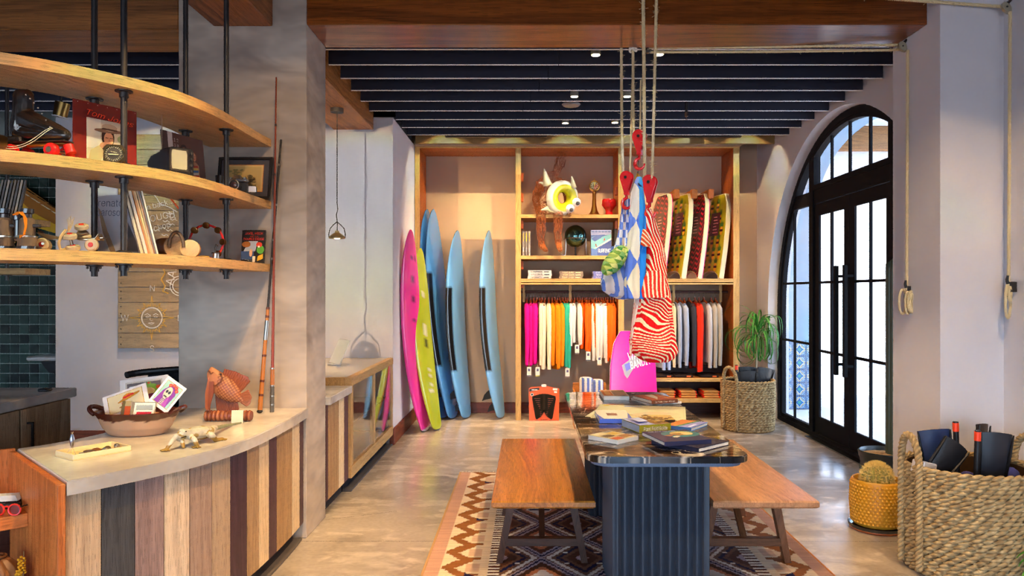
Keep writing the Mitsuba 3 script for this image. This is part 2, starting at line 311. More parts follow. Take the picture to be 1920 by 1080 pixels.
# the glazed arched door: frame and leaves in the plane x = 3.0
XF = 3.0
BLK = '#0b0e15'
def fr(poly, t, x=XF): return tf(prism(poly, t), yz((x-t/2, 0, 0)))
d1 = thing('window_1', 'black steel frame of the arched glazed entrance in the white wall', None, kind='structure')
inner = arch(AR-.005, bottom=0); 
ring = inner.difference(arch(AR-.075, bottom=.0)).union(inner.intersection(sbox(AY-2, 0, AY+2, .05)))
add('frame', fr(ring, .08), 'matte', BLK, d1, smooth=20)
clip = arch(AR-.06, bottom=.04)
LY0, LY1 = AY-.83, AY+.83
TZ0, TZ1 = 2.42, 2.56
for y in (LY0-.05, LY1+.05): add('post', fr(clip.intersection(sbox(y-.05, 0, y+.05, 4)), .07), 'matte', BLK, d1)
add('transom', fr(clip.intersection(sbox(AY-3, TZ0, AY+3, TZ1)), .04), 'matte', BLK, d1)
for sgn in (-1, 1):
    e = AY+sgn*.88; side = clip.intersection(sbox(min(e, e+sgn*2), .04, max(e, e+sgn*2), 4))
    for y in (e+sgn*.56,): add('muntin', fr(side.intersection(sbox(y-.012, 0, y+.012, TZ0)), .022), 'matte', BLK, d1)
    for z in (.95, 1.6): add('muntin', fr(side.intersection(sbox(0, z-.012, 20, z+.012)), .022), 'matte', BLK, d1)
    add('sash', fr(side.difference(side.buffer(-.05)).intersection(sbox(0, 0, 20, TZ0)), .04), 'matte', BLK, d1)
for y in np.linspace(LY0, LY1, 5)[1:-1]: add('muntin', fr(clip.intersection(sbox(y-.013, TZ1, y+.013, 4)), .022), 'matte', BLK, d1)
up = clip.intersection(sbox(LY0-.02, TZ1, LY1+.02, 4)); add('sash', fr(up.difference(up.buffer(-.05)), .07), 'matte', BLK, d1)
add('pane', fr(clip, .0004), 'pane', None, d1) if False else None
for nm, pp in (('pane', clip.intersection(sbox(0, TZ1, 20, 4))), ('pane', clip.intersection(sbox(0, 0, LY0-.1, TZ0))), ('pane', clip.intersection(sbox(LY1+.1, 0, 20, TZ0)))):
    v, f = trimesh.creation.triangulate_polygon(pp, engine='earcut')
    add(nm, tf(tm(np.c_[v, np.zeros(len(v))], f), yz((XF, 0, 0))), 'pane', None, d1, smooth=False)
for i, (y0, y1, hy) in enumerate(((AY+.004, LY1, AY+.10), (LY0, AY-.004, AY-.10))):
    dk = thing(f'door_{i+1}', None, None, kind='structure'); tag(dk, ('far' if i == 0 else 'near')+' black steel leaf of the glazed double door with a long bar handle')
    leaf = sbox(y0, .012, y1, TZ0-.006); hole = sbox(y0+.11, .22, y1-.11, TZ0-.13)
    add('leaf_frame', fr(leaf.difference(hole), .022), 'matte', BLK, dk)
    ym = (y0+y1)/2
    add('muntin', fr(sbox(ym-.013, .22, ym+.013, TZ0-.13), .022), 'matte', BLK, dk)
    for z in (.9, 1.6): add('muntin', fr(sbox(y0+.11, z-.012, y1-.11, z+.012), .022), 'matte', BLK, dk)
    v, f = trimesh.creation.triangulate_polygon(hole, engine='earcut'); add('pane', tf(tm(np.c_[v, np.zeros(len(v))], f), yz((XF, 0, 0))), 'pane', None, dk, smooth=False)
    h = add('handle', cat([box(XF-.11, XF-.075, hy-.02, hy+.02, .72, 1.75, .004)]+[box(XF-.08, XF-.018, hy-.012, hy+.012, z-.012, z+.012) for z in (.82, 1.65)]), 'matte', '#0c0d10', dk)
add('threshold', box(XF-.12, XF+.1, LY0, LY1, 0, .01, .003), 'metal', '#777777', d1)
# ================================================================== left: service counter and its worktop
def curve(pts, n=60):
    p = np.asarray(pts, float); t = np.r_[0, np.cumsum(np.linalg.norm(np.diff(p, axis=0), axis=1))]
    return CubicSpline(t, p)(np.linspace(0, t[-1], n))
CT = .795                                                    # worktop height
front = curve([(-1.34, 4.55), (-1.327, 4.2), (-1.332, 3.84), (-1.352, 3.58), (-1.406, 3.346), (-1.499, 3.13), (-1.563, 3.02), (-1.648, 2.888), (-1.72, 2.785)])
back = curve([(-2.305, 3.37), (-2.174, 3.58), (-2.115, 3.8), (-2.09, 4.15), (-2.1, 4.55)], 20)
top = Polygon(np.vstack([front, back]))
def bev_prism(poly, z0, z1, b=.004):
    p = poly.buffer(-b)
    return cat([move(prism(poly, z1-z0-b), 0, 0, z0), move(prism(p, z1-z0), 0, 0, z0)])
t = thing('counter_worktop', 'curved grey concrete worktop slab on the striped plank counter', 'worktop')
add('slab', bev_prism(top, CT-.055, CT), 'concrete_tan', parent=t, smooth=20)
sc_ = thing('service_counter', 'curved counter faced with upright planks of pale, brown and black wood below the concrete slab', 'counter')
body = top.buffer(-.05); add('carcass', move(prism(body, CT-.055-.1), 0, 0, .1), 'matte', '#2a211c', sc_)
add('toe_kick', move(prism(top.buffer(-.075), .1), 0, 0, 0), 'matte', '#2b2726', sc_)
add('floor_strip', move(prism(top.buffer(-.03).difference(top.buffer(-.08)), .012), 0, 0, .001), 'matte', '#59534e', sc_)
ins = np.array(LineString(front).parallel_offset(.03, 'right').coords) if False else None
fl = LineString(front)
def offs(q, d):
    q = np.asarray(q); t_ = np.gradient(q, axis=0); t_ /= np.linalg.norm(t_, axis=1, keepdims=True); return q+d*np.stack([-t_[:, 1], t_[:, 0]], 1)
A = offs(front, -.028); B = offs(front, -.05)
if np.linalg.norm(A[30]-[-2, 3.8]) > np.linalg.norm(front[30]-[-2, 3.8]): A, B = offs(front, .028), offs(front, .05)
ax = CX+F*A[:, 0]/A[:, 1]
PLK = [('#9d7e60', '#cbb08e'), ('#26272a', '#4a4b4d'), ('#6d5652', '#9c837b'), ('#b1967a', '#d8c2a4'), ('#7a6253', '#a48a78'), ('#8d725a', '#b39a7e'), ('#26151d', '#4a2f3a'), ('#87694a', '#b39168'), ('#c3a379', '#e2c79d'), ('#2d171c', '#51303a'), ('#7f5f3e', '#ab8759'), ('#cfb184', '#e9d0a6'), ('#2a161a', '#4b2b2f')]
def plank_strip(a0, a1, A, B, z0, z1, s):
    n = max(2, int(abs(a1-a0)*len(A)*1.2)+2); i = np.linspace(a0, a1, n)
    fa = np.stack([np.interp(i, np.arange(len(A)), A[:, k]) for k in (0, 1)], 1); fb = np.stack([np.interp(i, np.arange(len(A)), B[:, k]) for k in (0, 1)], 1)
    return move(prism(Polygon(np.vstack([fa, fb[::-1]])), z1-z0), 0, 0, z0)
idx = [float(np.interp(px, ax[::-1], np.arange(len(ax))[::-1])) for px in (122, 190, 252.8, 307.6, 355.6, 397.4, 432, 463.2, 485.6, 504.4, 519, 547.7, 561.8, 575)]
for i in range(13):
    g = .055
    add('plank', plank_strip(idx[i]-g, idx[i+1]+g, A, B, .1, CT-.057, 1), 'wood', ([0, 0, 1], *PLK[i]), sc_, smooth=10)
# end panel and the open cubby beside it (frame: u along the end of the counter towards the camera, v away from it)
O = np.array([-2.305, 3.37]); U = np.array([-1.72, 2.785])-O; UL = np.linalg.norm(U); U = U/UL; V = np.array([U[1], -U[0]]); V = V if V[0] < 0 else -V
CF = np.eye(4); CF[:2, 0] = U; CF[:2, 1] = V; CF[:2, 3] = O
if np.linalg.det(CF) < 0: CF[2, 2] = 1
def cub(u0, u1, v0, v1, z0, z1, b=.002): return tf(box(u0, u1, v0, v1, z0, z1, b), CF)
cb = thing('display_cubby', 'open orange wood cubby with a shelf, at the near end of the plank counter', 'cabinet')
OW = ('#8a3c0c', '#c9763a')
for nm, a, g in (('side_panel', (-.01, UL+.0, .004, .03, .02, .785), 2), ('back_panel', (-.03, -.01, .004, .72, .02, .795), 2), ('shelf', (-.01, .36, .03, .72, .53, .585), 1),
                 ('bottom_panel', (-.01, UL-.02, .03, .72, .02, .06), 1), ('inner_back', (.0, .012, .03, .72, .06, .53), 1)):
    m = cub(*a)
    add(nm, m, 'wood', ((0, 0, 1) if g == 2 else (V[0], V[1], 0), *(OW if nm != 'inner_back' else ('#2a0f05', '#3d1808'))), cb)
def cubp(u, v, z): return np.array([*(O+U*u+V*v), z])
# ================================================================== hanging curved shelves on black pipes
ff = curve([(-1.565, 4.55), (-1.566, 4.03), (-1.572, 3.745), (-1.613, 3.484), (-1.66, 3.35), (-1.738, 3.218), (-1.924, 2.992), (-2.053, 2.89), (-2.5, 2.62)], 70)
fb = curve([(-2.72, 2.96), (-2.27, 3.21), (-2.137, 3.323), (-2.055, 3.504), (-1.96, 3.864), (-1.945, 4.2), (-1.94, 4.55)], 40)
sp = Polygon(np.vstack([ff, fb]))
ZS = (1.672, 2.055, 2.432)                                   # tops of the three boards
hs = thing('hanging_shelf', 'three tiers of curved oak boards hung on black pipes beside the concrete column', 'shelf')
for z in ZS:
    add('shelf_board', bev_prism(sp, z-.047, z, .002), 'wood', ([.35, .94, 0], '#b57f45', '#d9aa6c'), hs, smooth=20)
POLES = [(-1.64, 4.06), (-1.875, 4.09), (-1.775, 3.28), (-1.98, 3.41), (-2.33, 2.80), (-2.5, 3.0)]
for x, y in POLES:
    k = add('pole', cyl((x, y, ZS[0]-.10), (x, y, 3.72), .0135, 14), 'satin', '#16181c', hs)
    for z in ZS:
        zz = z-.047
        add('flange', lathe([(0, zz), (.036, zz), (.036, zz-.006), (.02, zz-.008), (.019, zz-.03), (.0, zz-.03)][::-1], 18, (x, y, 0)), 'satin', '#121418', k)
        add('flange', lathe([(0, z+.012), (.02, z+.012), (.033, z+.005), (.033, z), (0, z)][::-1], 18, (x, y, 0)), 'satin', '#121418', k)
    for dx in (-.03, .03): add('bolt', sph((x+dx, y-.004, ZS[0]-.06), .006, 1), 'metal', '#55565a', k)
# ================================================================== back counter, tiled kitchen wall, wooden sign
bc = thing('back_counter', 'low dark wood cabinet with black bar handles, in front of the tiled wall', 'cabinet')
add('body', box(-3.6, -2.875, 2.2, 4.66, .1, .845), 'wood', ([0, 0, 1], '#5d4832', '#8a7256'), bc)
add('toe_kick', box(-3.6, -2.95, 2.2, 4.6, 0, .1), 'matte', '#1d1a18', bc)
for i, (y0, y1) in enumerate(((4.20, 4.66), (3.72, 4.19), (3.24, 3.71), (2.76, 3.23))):
    d = add('door', box(-2.875, -2.853, y0+.003, y1-.003, .11, .838, .002), 'wood', ([0, 0, 1], '#6d543a', '#a0876a'), bc)
    add('handle', cat([box(-2.83, -2.818, y0+.05, y0+.064, .55, .76, .002), box(-2.856, -2.82, y0+.05, y0+.064, .55, .562), box(-2.856, -2.82, y0+.05, y0+.064, .748, .76)]), 'satin', '#0d0d0f', d)
t = thing('back_worktop', 'straight grey concrete worktop on the dark wood back cabinet', 'worktop')
add('slab', box(-3.65, -2.84, 2.2, 4.70, .845, .9, .004), 'concrete', parent=t)
add('slab_joint', box(-3.66, -3.65, 2.2, 4.70, .845, .9), 'concrete', parent=t) if False else None
add('remote', box(-2.96, -2.90, 4.5, 4.56, .9, .918, .006), 'satin', '#111113', label='small black gadget lying on the back worktop by the tiled wall', cat='gadget')
x0, x1, z0, z1 = -4.02, -2.75, .95, 3.05
sg = thing('plank_sign', 'painted sign of grey-brown boards with a sun compass, on the white wall behind the counter', 'sign')
nb = 14; hb = (z1-z0)/nb
for i in range(nb):
    k = add('board', box(x0, x1, 7.318+.002*(i % 2), 7.348, z0+i*hb+.002, z0+(i+1)*hb-.002, .002), 'wood', ([1, 0, 0], '#7d6a50', '#b39a74'), sg)
    for dz in (.04, .11): (add('nail', sph((x0+.03, 7.318, z0+i*hb+dz), .006, 1), 'satin', '#1a1714', k) if i < 9 else None)
def sgp(px, py): q = P(px, py, 7.33); return np.array([q[0], q[2]])
c0 = sgp(286, 596); rr = .105; pa = Print(.001, .001, '#888888'); pa.l = []; pa.z = 0
W_, G_ = '#e9e4da', '#d0a54a'
ring_ = Point(0, 0).buffer(rr, 24).difference(Point(0, 0).buffer(rr-.012, 24)); pa.poly(ring_, W_)
for a in range(24):
    th = a*PI/12; L = (.215 if a % 6 == 0 else .165 if a % 2 == 0 else .135); w = .03
    q = [(math.cos(th+e)*r0, math.sin(th+e)*r0) for e, r0 in ((-.11, rr+.012), (0, L), (.11, rr+.012))]; pa.line(q, .007, G_)
for s in (-1, 1):
    pa.line([(s*.018, .028), (s*.04, .042), (s*.066, .03)], .007, W_); pa.line([(s*.022, .012), (s*.042, .02), (s*.06, .01), (s*.042, .004), (s*.022, .012)], .005, W_)
pa.line([(-.012, .03), (-.014, -.02), (0, -.028), (.014, -.02)], .006, W_); pa.line([(-.03, -.05), (0, -.046), (.03, -.05), (0, -.062), (-.03, -.05)], .006, W_)
pa.text('N', -.022, .26, .06, W_); pa.text('S', -.02, -.33, .06, W_); pa.text('W', -.30, -.03, .06, W_); pa.text('E', .25, -.03, .06, W_)
def sgo(px, py): q = sgp(px, py); return q-c0
def st(t, px, py, h, c, a=0, **k): q = sgo(px, py); pa.text(t, q[0], q[1], h, c, a=a, **k)
st('turn back....', 262, 398, .05, W_, 14); st('OUGH', 284, 417, .062, W_, 13); st('chop', 291, 434, .055, W_, 16); st('TAAI', 324, 550, .08, W_, 78)
pa.line([sgo(*q) for q in ((288, 362), (296, 372), (303, 383), (312, 386), (322, 390), (334, 398))], .008, W_)
for i in range(5): pa.line([sgo(318+i*4, 367+i*5), sgo(320.5+i*4, 371+i*5)], .016, '#e0502a')
for (px, py) in ((314, 400), (320, 408), (308, 415), (318, 421), (300, 428), (314, 432), (290, 432), (306, 441), (322, 412)):
    pa.line([sgo(px+d, py+(1.5 if j % 2 else -1)) for j, d in enumerate((0, 4, 8, 12))], .008, W_)
for r in (.10, .075):
    q = sgo(340, 536); pa.poly(affinity.translate(Point(0, 0).buffer(r, 20).difference(Point(0, 0).buffer(r-.01, 20)), *q), W_)
pa.line([sgo(*q) for q in ((308, 500), (312, 512), (305, 524), (312, 536), (308, 546), (318, 550))], .012, G_)
add('lettering', tf(pa.l, frame((c0[0], 7.3175, c0[1]), [1, 0, 0], [0, 0, 1])), 'matte', None, sg)
# yellow board, far shelf and ledge by the tiled wall
yb = thing('yellow_board', 'yellow board with a brown slotted edge, leaning on the dark tiled wall', 'board')
def tp(px, py, d=7.9): return P(px, py, d)
pts = [tp(28, 338)[[0, 2]], tp(150, 424)[[0, 2]], tp(150, 452)[[0, 2]], tp(60, 424)[[0, 2]], tp(8, 470)[[0, 2]], tp(-30, 420)[[0, 2]], tp(-10, 350)[[0, 2]]]
add('panel', tf(prism(Polygon(pts), .03), xz((0, 7.93, 0))), 'satin', '#d8a922', yb)
add('rim', tf(prism(Polygon([tp(28, 336)[[0, 2]], tp(152, 422)[[0, 2]], tp(152, 446)[[0, 2]], tp(62, 398)[[0, 2]], tp(26, 362)[[0, 2]]]), .012), xz((0, 7.9, 0))), 'satin', '#a5661c', yb)
for i in range(4):
    a = np.array([38+i*19.5, 358+i*12.5]); q = [a, a+[16, 10.2], a+[21, 11], a+[5, 1]]
    add('slot', tf(prism(Polygon([tp(*u)[[0, 2]] for u in q]), .004), xz((0, 7.888, 0))), 'matte', '#e9dfc0', yb)
    q = [u+np.array([11, -2.5]) for u in q]; add('slot', tf(prism(Polygon([tp(*u)[[0, 2]] for u in q]), .004), xz((0, 7.888, 0))), 'matte', '#3a220e', yb)
fs = thing('far_shelf', 'small oak shelf on a thin black pipe in front of the tiled wall', 'shelf')
a = P(95, 505, 5.9); add('shelf_board', box(a[0]-1.2, a[0], 5.6, 5.9, a[2]-.047, a[2], .003), 'wood', ([1, 0, 0], '#8d6b42', '#b8935f'), fs)
a2 = P(95, 415, 5.9); add('shelf_board', box(a2[0]-1.2, a2[0], 5.75, 5.9, a2[2]-.047, a2[2], .003), 'wood', ([1, 0, 0], '#8d6b42', '#b8935f'), fs)
px_ = P(13, 300, 5.75); add('pole', cyl((px_[0], 5.75, a[2]-.09), (px_[0], 5.75, 3.72), .0135, 12), 'satin', '#15171b', fs)
add('flange', lathe([(0, 0), (.036, 0), (.036, .006), (0, .006)], 16, (px_[0], 5.75, a[2]-.053)), 'satin', '#15171b', fs)
q = P(94, 664, 7.9); lk = thing('wall_basin', 'white wall basin on a black bracket at the edge of the tiled wall', 'basin')
add('bowl', box(q[0]-.06, q[0]+.4, 7.6, 8.02, q[2]-.045, q[2], .015), 'gloss', '#e6e8ea', lk); add('bracket', tf(prism([(0, 0), (.4, 0), (.4, -.16), (.1, -.14), (.03, -.05)], .04), xz((q[0]-.02, 7.8, q[2]-.045))), 'satin', '#0c0d10', lk)
# black chair whose back shows behind the bowl
ch = thing('office_chair', 'black desk chair, its curved back rising behind the bowl of cards', 'chair')
cx, cy = P(322, 700, 5.3)[0], 5.3
arc = np.array([(cx-.33*math.cos(t), cy+.12*math.sin(t), .0) for t in np.linspace(.1, PI-.1, 15)])
bk = arc.copy(); bk[:, 2] = .93+.06*np.linspace(0, 1, 15)+.0
add('backrest', tube(np.c_[bk[:, :2], bk[:, 2]-.02], .024, 10), 'satin', '#0c0d10', ch)
add('backrest_panel', cat([box(cx-.22, cx+.22, cy+.09, cy+.12, .5, .92, .01)]), 'cloth', '#15161a', ch)
add('seat', box(cx-.26, cx+.26, cy-.4, cy+.1, .44, .5, .02), 'cloth', '#15161a', ch)
add('armrest', tube([(cx+.3, cy+.06, 1.0), (cx+.36, cy-.02, 1.06), (cx+.4, cy-.1, 1.12)], .022, 8), 'satin', '#0c0d10', ch)
for s in (-1, 1):
    for u in (-1, 1): add('leg', cyl((cx+.18*s, cy-.15+.18*u, .44), (cx+.24*s, cy-.15+.24*u, 0), .014, 8), 'satin', '#101114', ch)
# track spotlight at the left
q = P(115, 206, 6.2); tl = thing('track_spotlight', 'black and gold cylinder spotlight under the slats at the left', 'spotlight')
add('can', tf(lathe([(0, -.06), (.052, -.06), (.058, .06), (0, .06)], 20), trimesh.transformations.translation_matrix(q)@rot(12, [0, 1, 0])), 'metal', '#6b5a35', tl)
add('trim_ring', tf(lathe([(.05, -.064), (.06, -.064), (.06, -.056), (.05, -.056)], 20), trimesh.transformations.translation_matrix(q)@rot(12, [0, 1, 0])), 'satin', '#d9dade', tl)
add('stem', cyl(q+[0, 0, .05], (q[0], q[1], 3.72), .01, 8), 'satin', '#111', tl) if False else add('stem', cyl(q+[0, 0, .05], (q[0], q[1], 3.72), .01, 8), 'satin', '#111111', tl)
# ================================================================== plank counter and glass case beyond the column, pendant
c2 = thing('side_counter', 'short counter of upright planks with a pale slab between the column and the glass case', 'counter')
add('slab', box(-2.1, -1.318, 4.985, 5.60, .745, .80, .004), 'concrete', parent=c2)
add('carcass', box(-2.1, -1.37, 4.985, 5.60, .1, .745), 'matte', '#2a211c', c2); add('toe_kick', box(-2.1, -1.40, 4.985, 5.6, 0, .1), 'matte', '#2b2726', c2)
ys = [min(5.6, F*1.33/(CX-px)) for px in (612, 620.5, 640, 650, 660.5)]
for i, tn in enumerate((12, 10, 11, 9)): add('plank', box(-1.37, -1.348, ys[i]+.001 if i else 4.99, ys[i+1]-.001, .1, .743, .001), 'wood', ([0, 0, 1], *PLK[tn]), c2)
tr_ = None
gc = thing('glass_case', 'low oak display case with two glass panes under a glass top, beyond the column', 'display case')
OK_ = ('#8b6a40', '#c09a62'); XG = -1.325
gy0, gy1, gz = 5.615, 7.34, .853
add('top_glass', box(-2.15, XG-.05, gy0+.04, gy1, gz-.006, gz+.002), 'gloss', '#8f8a7d', gc)
for nm, b in (('top_rail', (XG-.055, XG, gy0, gy1, gz-.06, gz+.004)), ('bottom_rail', (XG-.04, XG, gy0, gy1, .1, .19)), ('end_rail', (-2.15, XG-.055, gy0, gy0+.05, gz-.06, gz+.004)), ('end_panel', (-2.15, XG-.04, gy0, gy0+.02, .1, gz-.06)), ('back_panel', (-2.15, -2.13, gy0, gy1, .1, gz-.06)), ('bottom_panel', (-2.15, XG-.04, gy0, gy1, .1, .13))):
    add(nm, box(*b, .003), 'wood', ([0, 1, 0], *(OK_ if 'back' not in nm and 'bottom_p' not in nm else ('#2a211a', '#3b3027'))), gc)
for y in (gy0+.03, 6.47, gy1-.04): add('stile', box(XG-.04, XG-.002, y-.028, y+.028, .19, gz-.06, .003), 'wood', ([0, 0, 1], *OK_), gc)
for y0, y1 in ((gy0+.058, 6.442), (6.498, gy1-.068)):
    add('pane', tm([(XG-.012, y0, .19), (XG-.012, y1, .19), (XG-.012, y1, gz-.06), (XG-.012, y0, gz-.06)], [[0, 1, 2], [0, 2, 3]]), 'mirror_glass', None, gc, smooth=False)
add('toe_kick', box(-2.15, XG-.07, gy0, gy1, 0, .1), 'matte', '#17181c', gc); add('floor_strip', box(XG-.07, XG-.005, gy0, gy1, 0, .012), 'matte', '#4b4a4c', gc)
add('inner_shelf', box(-2.12, XG-.06, gy0+.03, gy1-.02, .46, .475), 'wood', ([0, 1, 0], '#3a2c1e', '#54412c'), gc)
tb = thing('tablet_stand', 'white tablet tilted on a small stand on the glass case', 'tablet')
q = P(627, 690, 6.6); M = frame((q[0], 6.6, gz+.015), [.55, -.84, 0], [.35, .23, .9])
add('screen', tf(box(-.14, .14, 0, .23, -.005, .005, .003), M), 'satin', '#c9cdd2', tb); add('foot', lathe([(0, 0), (.06, 0), (.06, .012), (0, .012)], 20, (q[0], 6.6, gz+.004)), 'satin', '#b9bdc2', tb)
add('arm', cyl((q[0], 6.6, gz+.01), (q[0]+.05, 6.63, gz+.1), .008, 8), 'satin', '#9da3a8', tb)
pl = thing('pendant_lamp', 'chrome dome pendant lamp on a thin black cord beside the column', 'lamp')
q = P(632, 446, 6.5); z1_ = HB-.03; X_ = q[0]; zz = q[2]
add('canopy', lathe([(0, -.035), (.055, -.035), (.055, 0), (0, 0)], 24, (X_, 6.5, z1_)), 'satin', '#1a1a1c', pl)
add('cord', tube([(X_, 6.5, z1_-.03), (X_, 6.5, zz+.3), (X_+.006, 6.5, zz+.25), (X_-.006, 6.5, zz+.2), (X_+.003, 6.5, zz+.13), (X_, 6.5, zz+.06)], .0035, 6), 'matte', '#0e0e0f', pl)
for s in (-1, 1): add('harness', tube([(X_, 6.5, zz+.14), (X_+.03*s, 6.5, zz+.115), (X_+.062*s, 6.5, zz+.08), (X_+.072*s, 6.5, zz+.03), (X_+.07*s, 6.5, zz)], .0035, 6), 'matte', '#101010', pl)
sh = add('shade', lathe([(.068, -.005), (.07, -.0), (.066, .012), (.04, .035), (.02, .045), (.018, .06), (.012, .062), (.012, .05), (.034, .032), (.064, .006)], 32, (X_, 6.5, zz)), 'metal', '#c8b88e', pl)
add('bulb', sph((X_, 6.5, zz+.005), .03, 2, (1, 1, .6)), 'matte', '#fff2d0', pl, emitter={'type': 'area', 'radiance': {'type': 'rgb', 'value': [6, 4.2, 2.2]}})
# ================================================================== on the hanging shelves
ZT, ZM, ZB = ZS[2], ZS[1], ZS[0]
def loc(x, y, z, deg=0): return trimesh.transformations.translation_matrix([x, y, z])@rot(deg, [0, 0, 1])
def on(px, D, z): return np.array([(px-CX)*D/F, D, z])
# black roller skate
def lac(p): return curve(p, 40)
sk = thing('roller_skate', 'black leather roller skate with red wheels, on the middle curved shelf', 'roller skate')
M = loc(*on(73, 3.12, ZM), -8)
def S(m): return tf(m, M)
bt = blob([[((-.098, 0, .118), .033), ((-.05, 0, .112), .034), ((.05, 0, .102), .034), ((.118, 0, .098), .027)], [((-.09, 0, .13), .04), ((-.075, 0, .19), .043), ((-.072, 0, .262), .043)],
           [((-.06, 0, .17), .046), ((.0, 0, .145), .042), ((.07, 0, .118), .035), ((.118, 0, .1), .026)]], .008, 8)
bt.vertices[:, 1] *= .85; bt.vertices[:, 2] = np.minimum(bt.vertices[:, 2], .288+.12*(bt.vertices[:, 0]+.08))
add('boot', S(bt), 'gloss', '#0b0b0d', sk, smooth=True)
add('heel', S(box(-.128, -.06, -.03, .03, .068, .095, .006)), 'satin', '#17120f', sk); add('sole', S(box(-.13, .14, -.03, .03, .066, .074, .003)), 'satin', '#14110f', sk)
add('plate', S(box(-.125, .13, -.02, .02, .052, .067, .005)), 'metal', '#c08a4a', sk)
for x in (-.09, .095):
    add('axle', S(cyl((x, -.055, .029), (x, .055, .029), .006)), 'metal', '#b9b4aa', sk)
    for s in (-1, 1): w = add('wheel', S(cat([tf(lathe([(.012, -.017), (.024, -.017), (.029, -.01), (.029, .01), (.024, .017), (.012, .017)], 24), loc(x, .042*s, .029)@rot(90, [1, 0, 0]))])), 'satin', '#d3150f', sk); add('hub', S(cyl((x, .042*s-.019, .029), (x, .042*s+.019, .029), .0115, 12)), 'metal', '#c9b48a', w)
add('toe_stop', S(cyl((.135, 0, .055), (.15, 0, .02), .02)), 'satin', '#d3150f', sk)
for i in range(7): t_ = i/6; add('eyelet', S(sph((-.028+.105*t_, -.036+.006*t_, .262-.135*t_+.012*math.sin(PI*t_)), .0035, 1)), 'metal', '#d8d4c8', sk)
add('lace', S(tube(lac([(.085, -.03, .125), (.065, -.045, .108), (.03, -.06, .075), (-.02, -.07, .048), (-.07, -.072, .042), (-.12, -.06, .056), (-.16, -.05, .07)]), .0017, 6)), 'cloth', '#d8cfae', sk)
add('lace', S(tube(lac([(.09, -.03, .122), (.07, -.048, .10), (.035, -.064, .064), (-.015, -.075, .038), (-.07, -.078, .032), (-.12, -.066, .046), (-.165, -.05, .06)]), .0017, 6)), 'cloth', '#d8cfae', sk)
add('tin_box', move(box(-.06, .008, -.05, .05, 0, .085, .004), *on(-4, 3.02, ZM)), 'metal', '#8a7650', label='small dull tin at the far left end of the middle curved shelf', cat='tin')
# red record sleeve with a figure in a hat
def sleeve(name, label, a, b, h, pr_, lean=.03, th=.005, group=None):
    a = np.array(a, float); b = np.array(b, float); ex = b-a; w = np.linalg.norm(ex); ex /= w; nrm = np.array([ex[1], -ex[0], 0]); nrm = nrm if nrm[1] < 0 else -nrm
    ey = np.array([0, 0, 1.0])-nrm*lean/h*1.0; k = thing(name, label, 'record', group)
    Fm = frame(a, ex, ey); add('jacket', tf(box(0, w, 0, h, -th, -.0003, .001), Fm), 'satin', pr_[0], k)
    p = pr_[1](w, h); add('cover', tf(p.l, Fm), 'satin', None, k, smooth=False); return k
def cov_red(w, h):
    p = Print(w, h, '#66150e'); p.rect(.2*w, .06*h, .84*w, .76*h, '#c9b79a'); p.rect(.2*w, .3*h, .42*w, .76*h, '#d8cdb8'); p.ell(.76*w, .5*h, .08*w, .06*h, '#8f9a6a')
    p.poly([(.22*w, .06*h), (.26*w, .26*h), (.42*w, .38*h), (.64*w, .38*h), (.8*w, .26*h), (.84*w, .06*h)], '#c2a97d'); p.poly([(.42*w, .1*h), (.5*w, .36*h), (.58*w, .1*h)], '#e1d3b4')
    p.ell(.53*w, .5*h, .1*w, .16*h, '#2a1811'); p.ell(.54*w, .47*h, .075*w, .115*h, '#c88b66'); p.ell(.5*w, .36*h, .1*w, .06*h, '#c58c68'); p.ell(.5*w, .31*h, .06*w, .02*h, '#3a2318')
    p.rect(.49*w, .485*h, .53*w, .495*h, '#2a1811'); p.rect(.56*w, .485*h, .60*w, .495*h, '#2a1811'); p.poly([(.545*w, .48*h), (.56*w, .44*h), (.535*w, .44*h)], '#a86d4c')
    p.ell(.54*w, .6*h, .23*w, .032*h, '#7a5a44', 3); p.ell(.55*w, .655*h, .12*w, .055*h, '#a58a72'); p.rect(.43*w, .61*h, .67*w, .635*h, '#4a3226')
    p.text('Tom Jones', .16*w, .80*h, .085*h, '#f0421e', w=.74*w, shear=.3, a=-5)
    for i in range(7): p.ell((.06+.15*i)*w, .965*h, .006*w, .006*h, '#e6d9c9')
    return p
sleeve('record_sleeve', 'worn red record sleeve showing a person in a wide-brimmed hat, beside the roller skate', [-1.975, 3.24, ZM], [-1.83, 3.49, ZM], .287, ('#66150e', cov_red), .0)
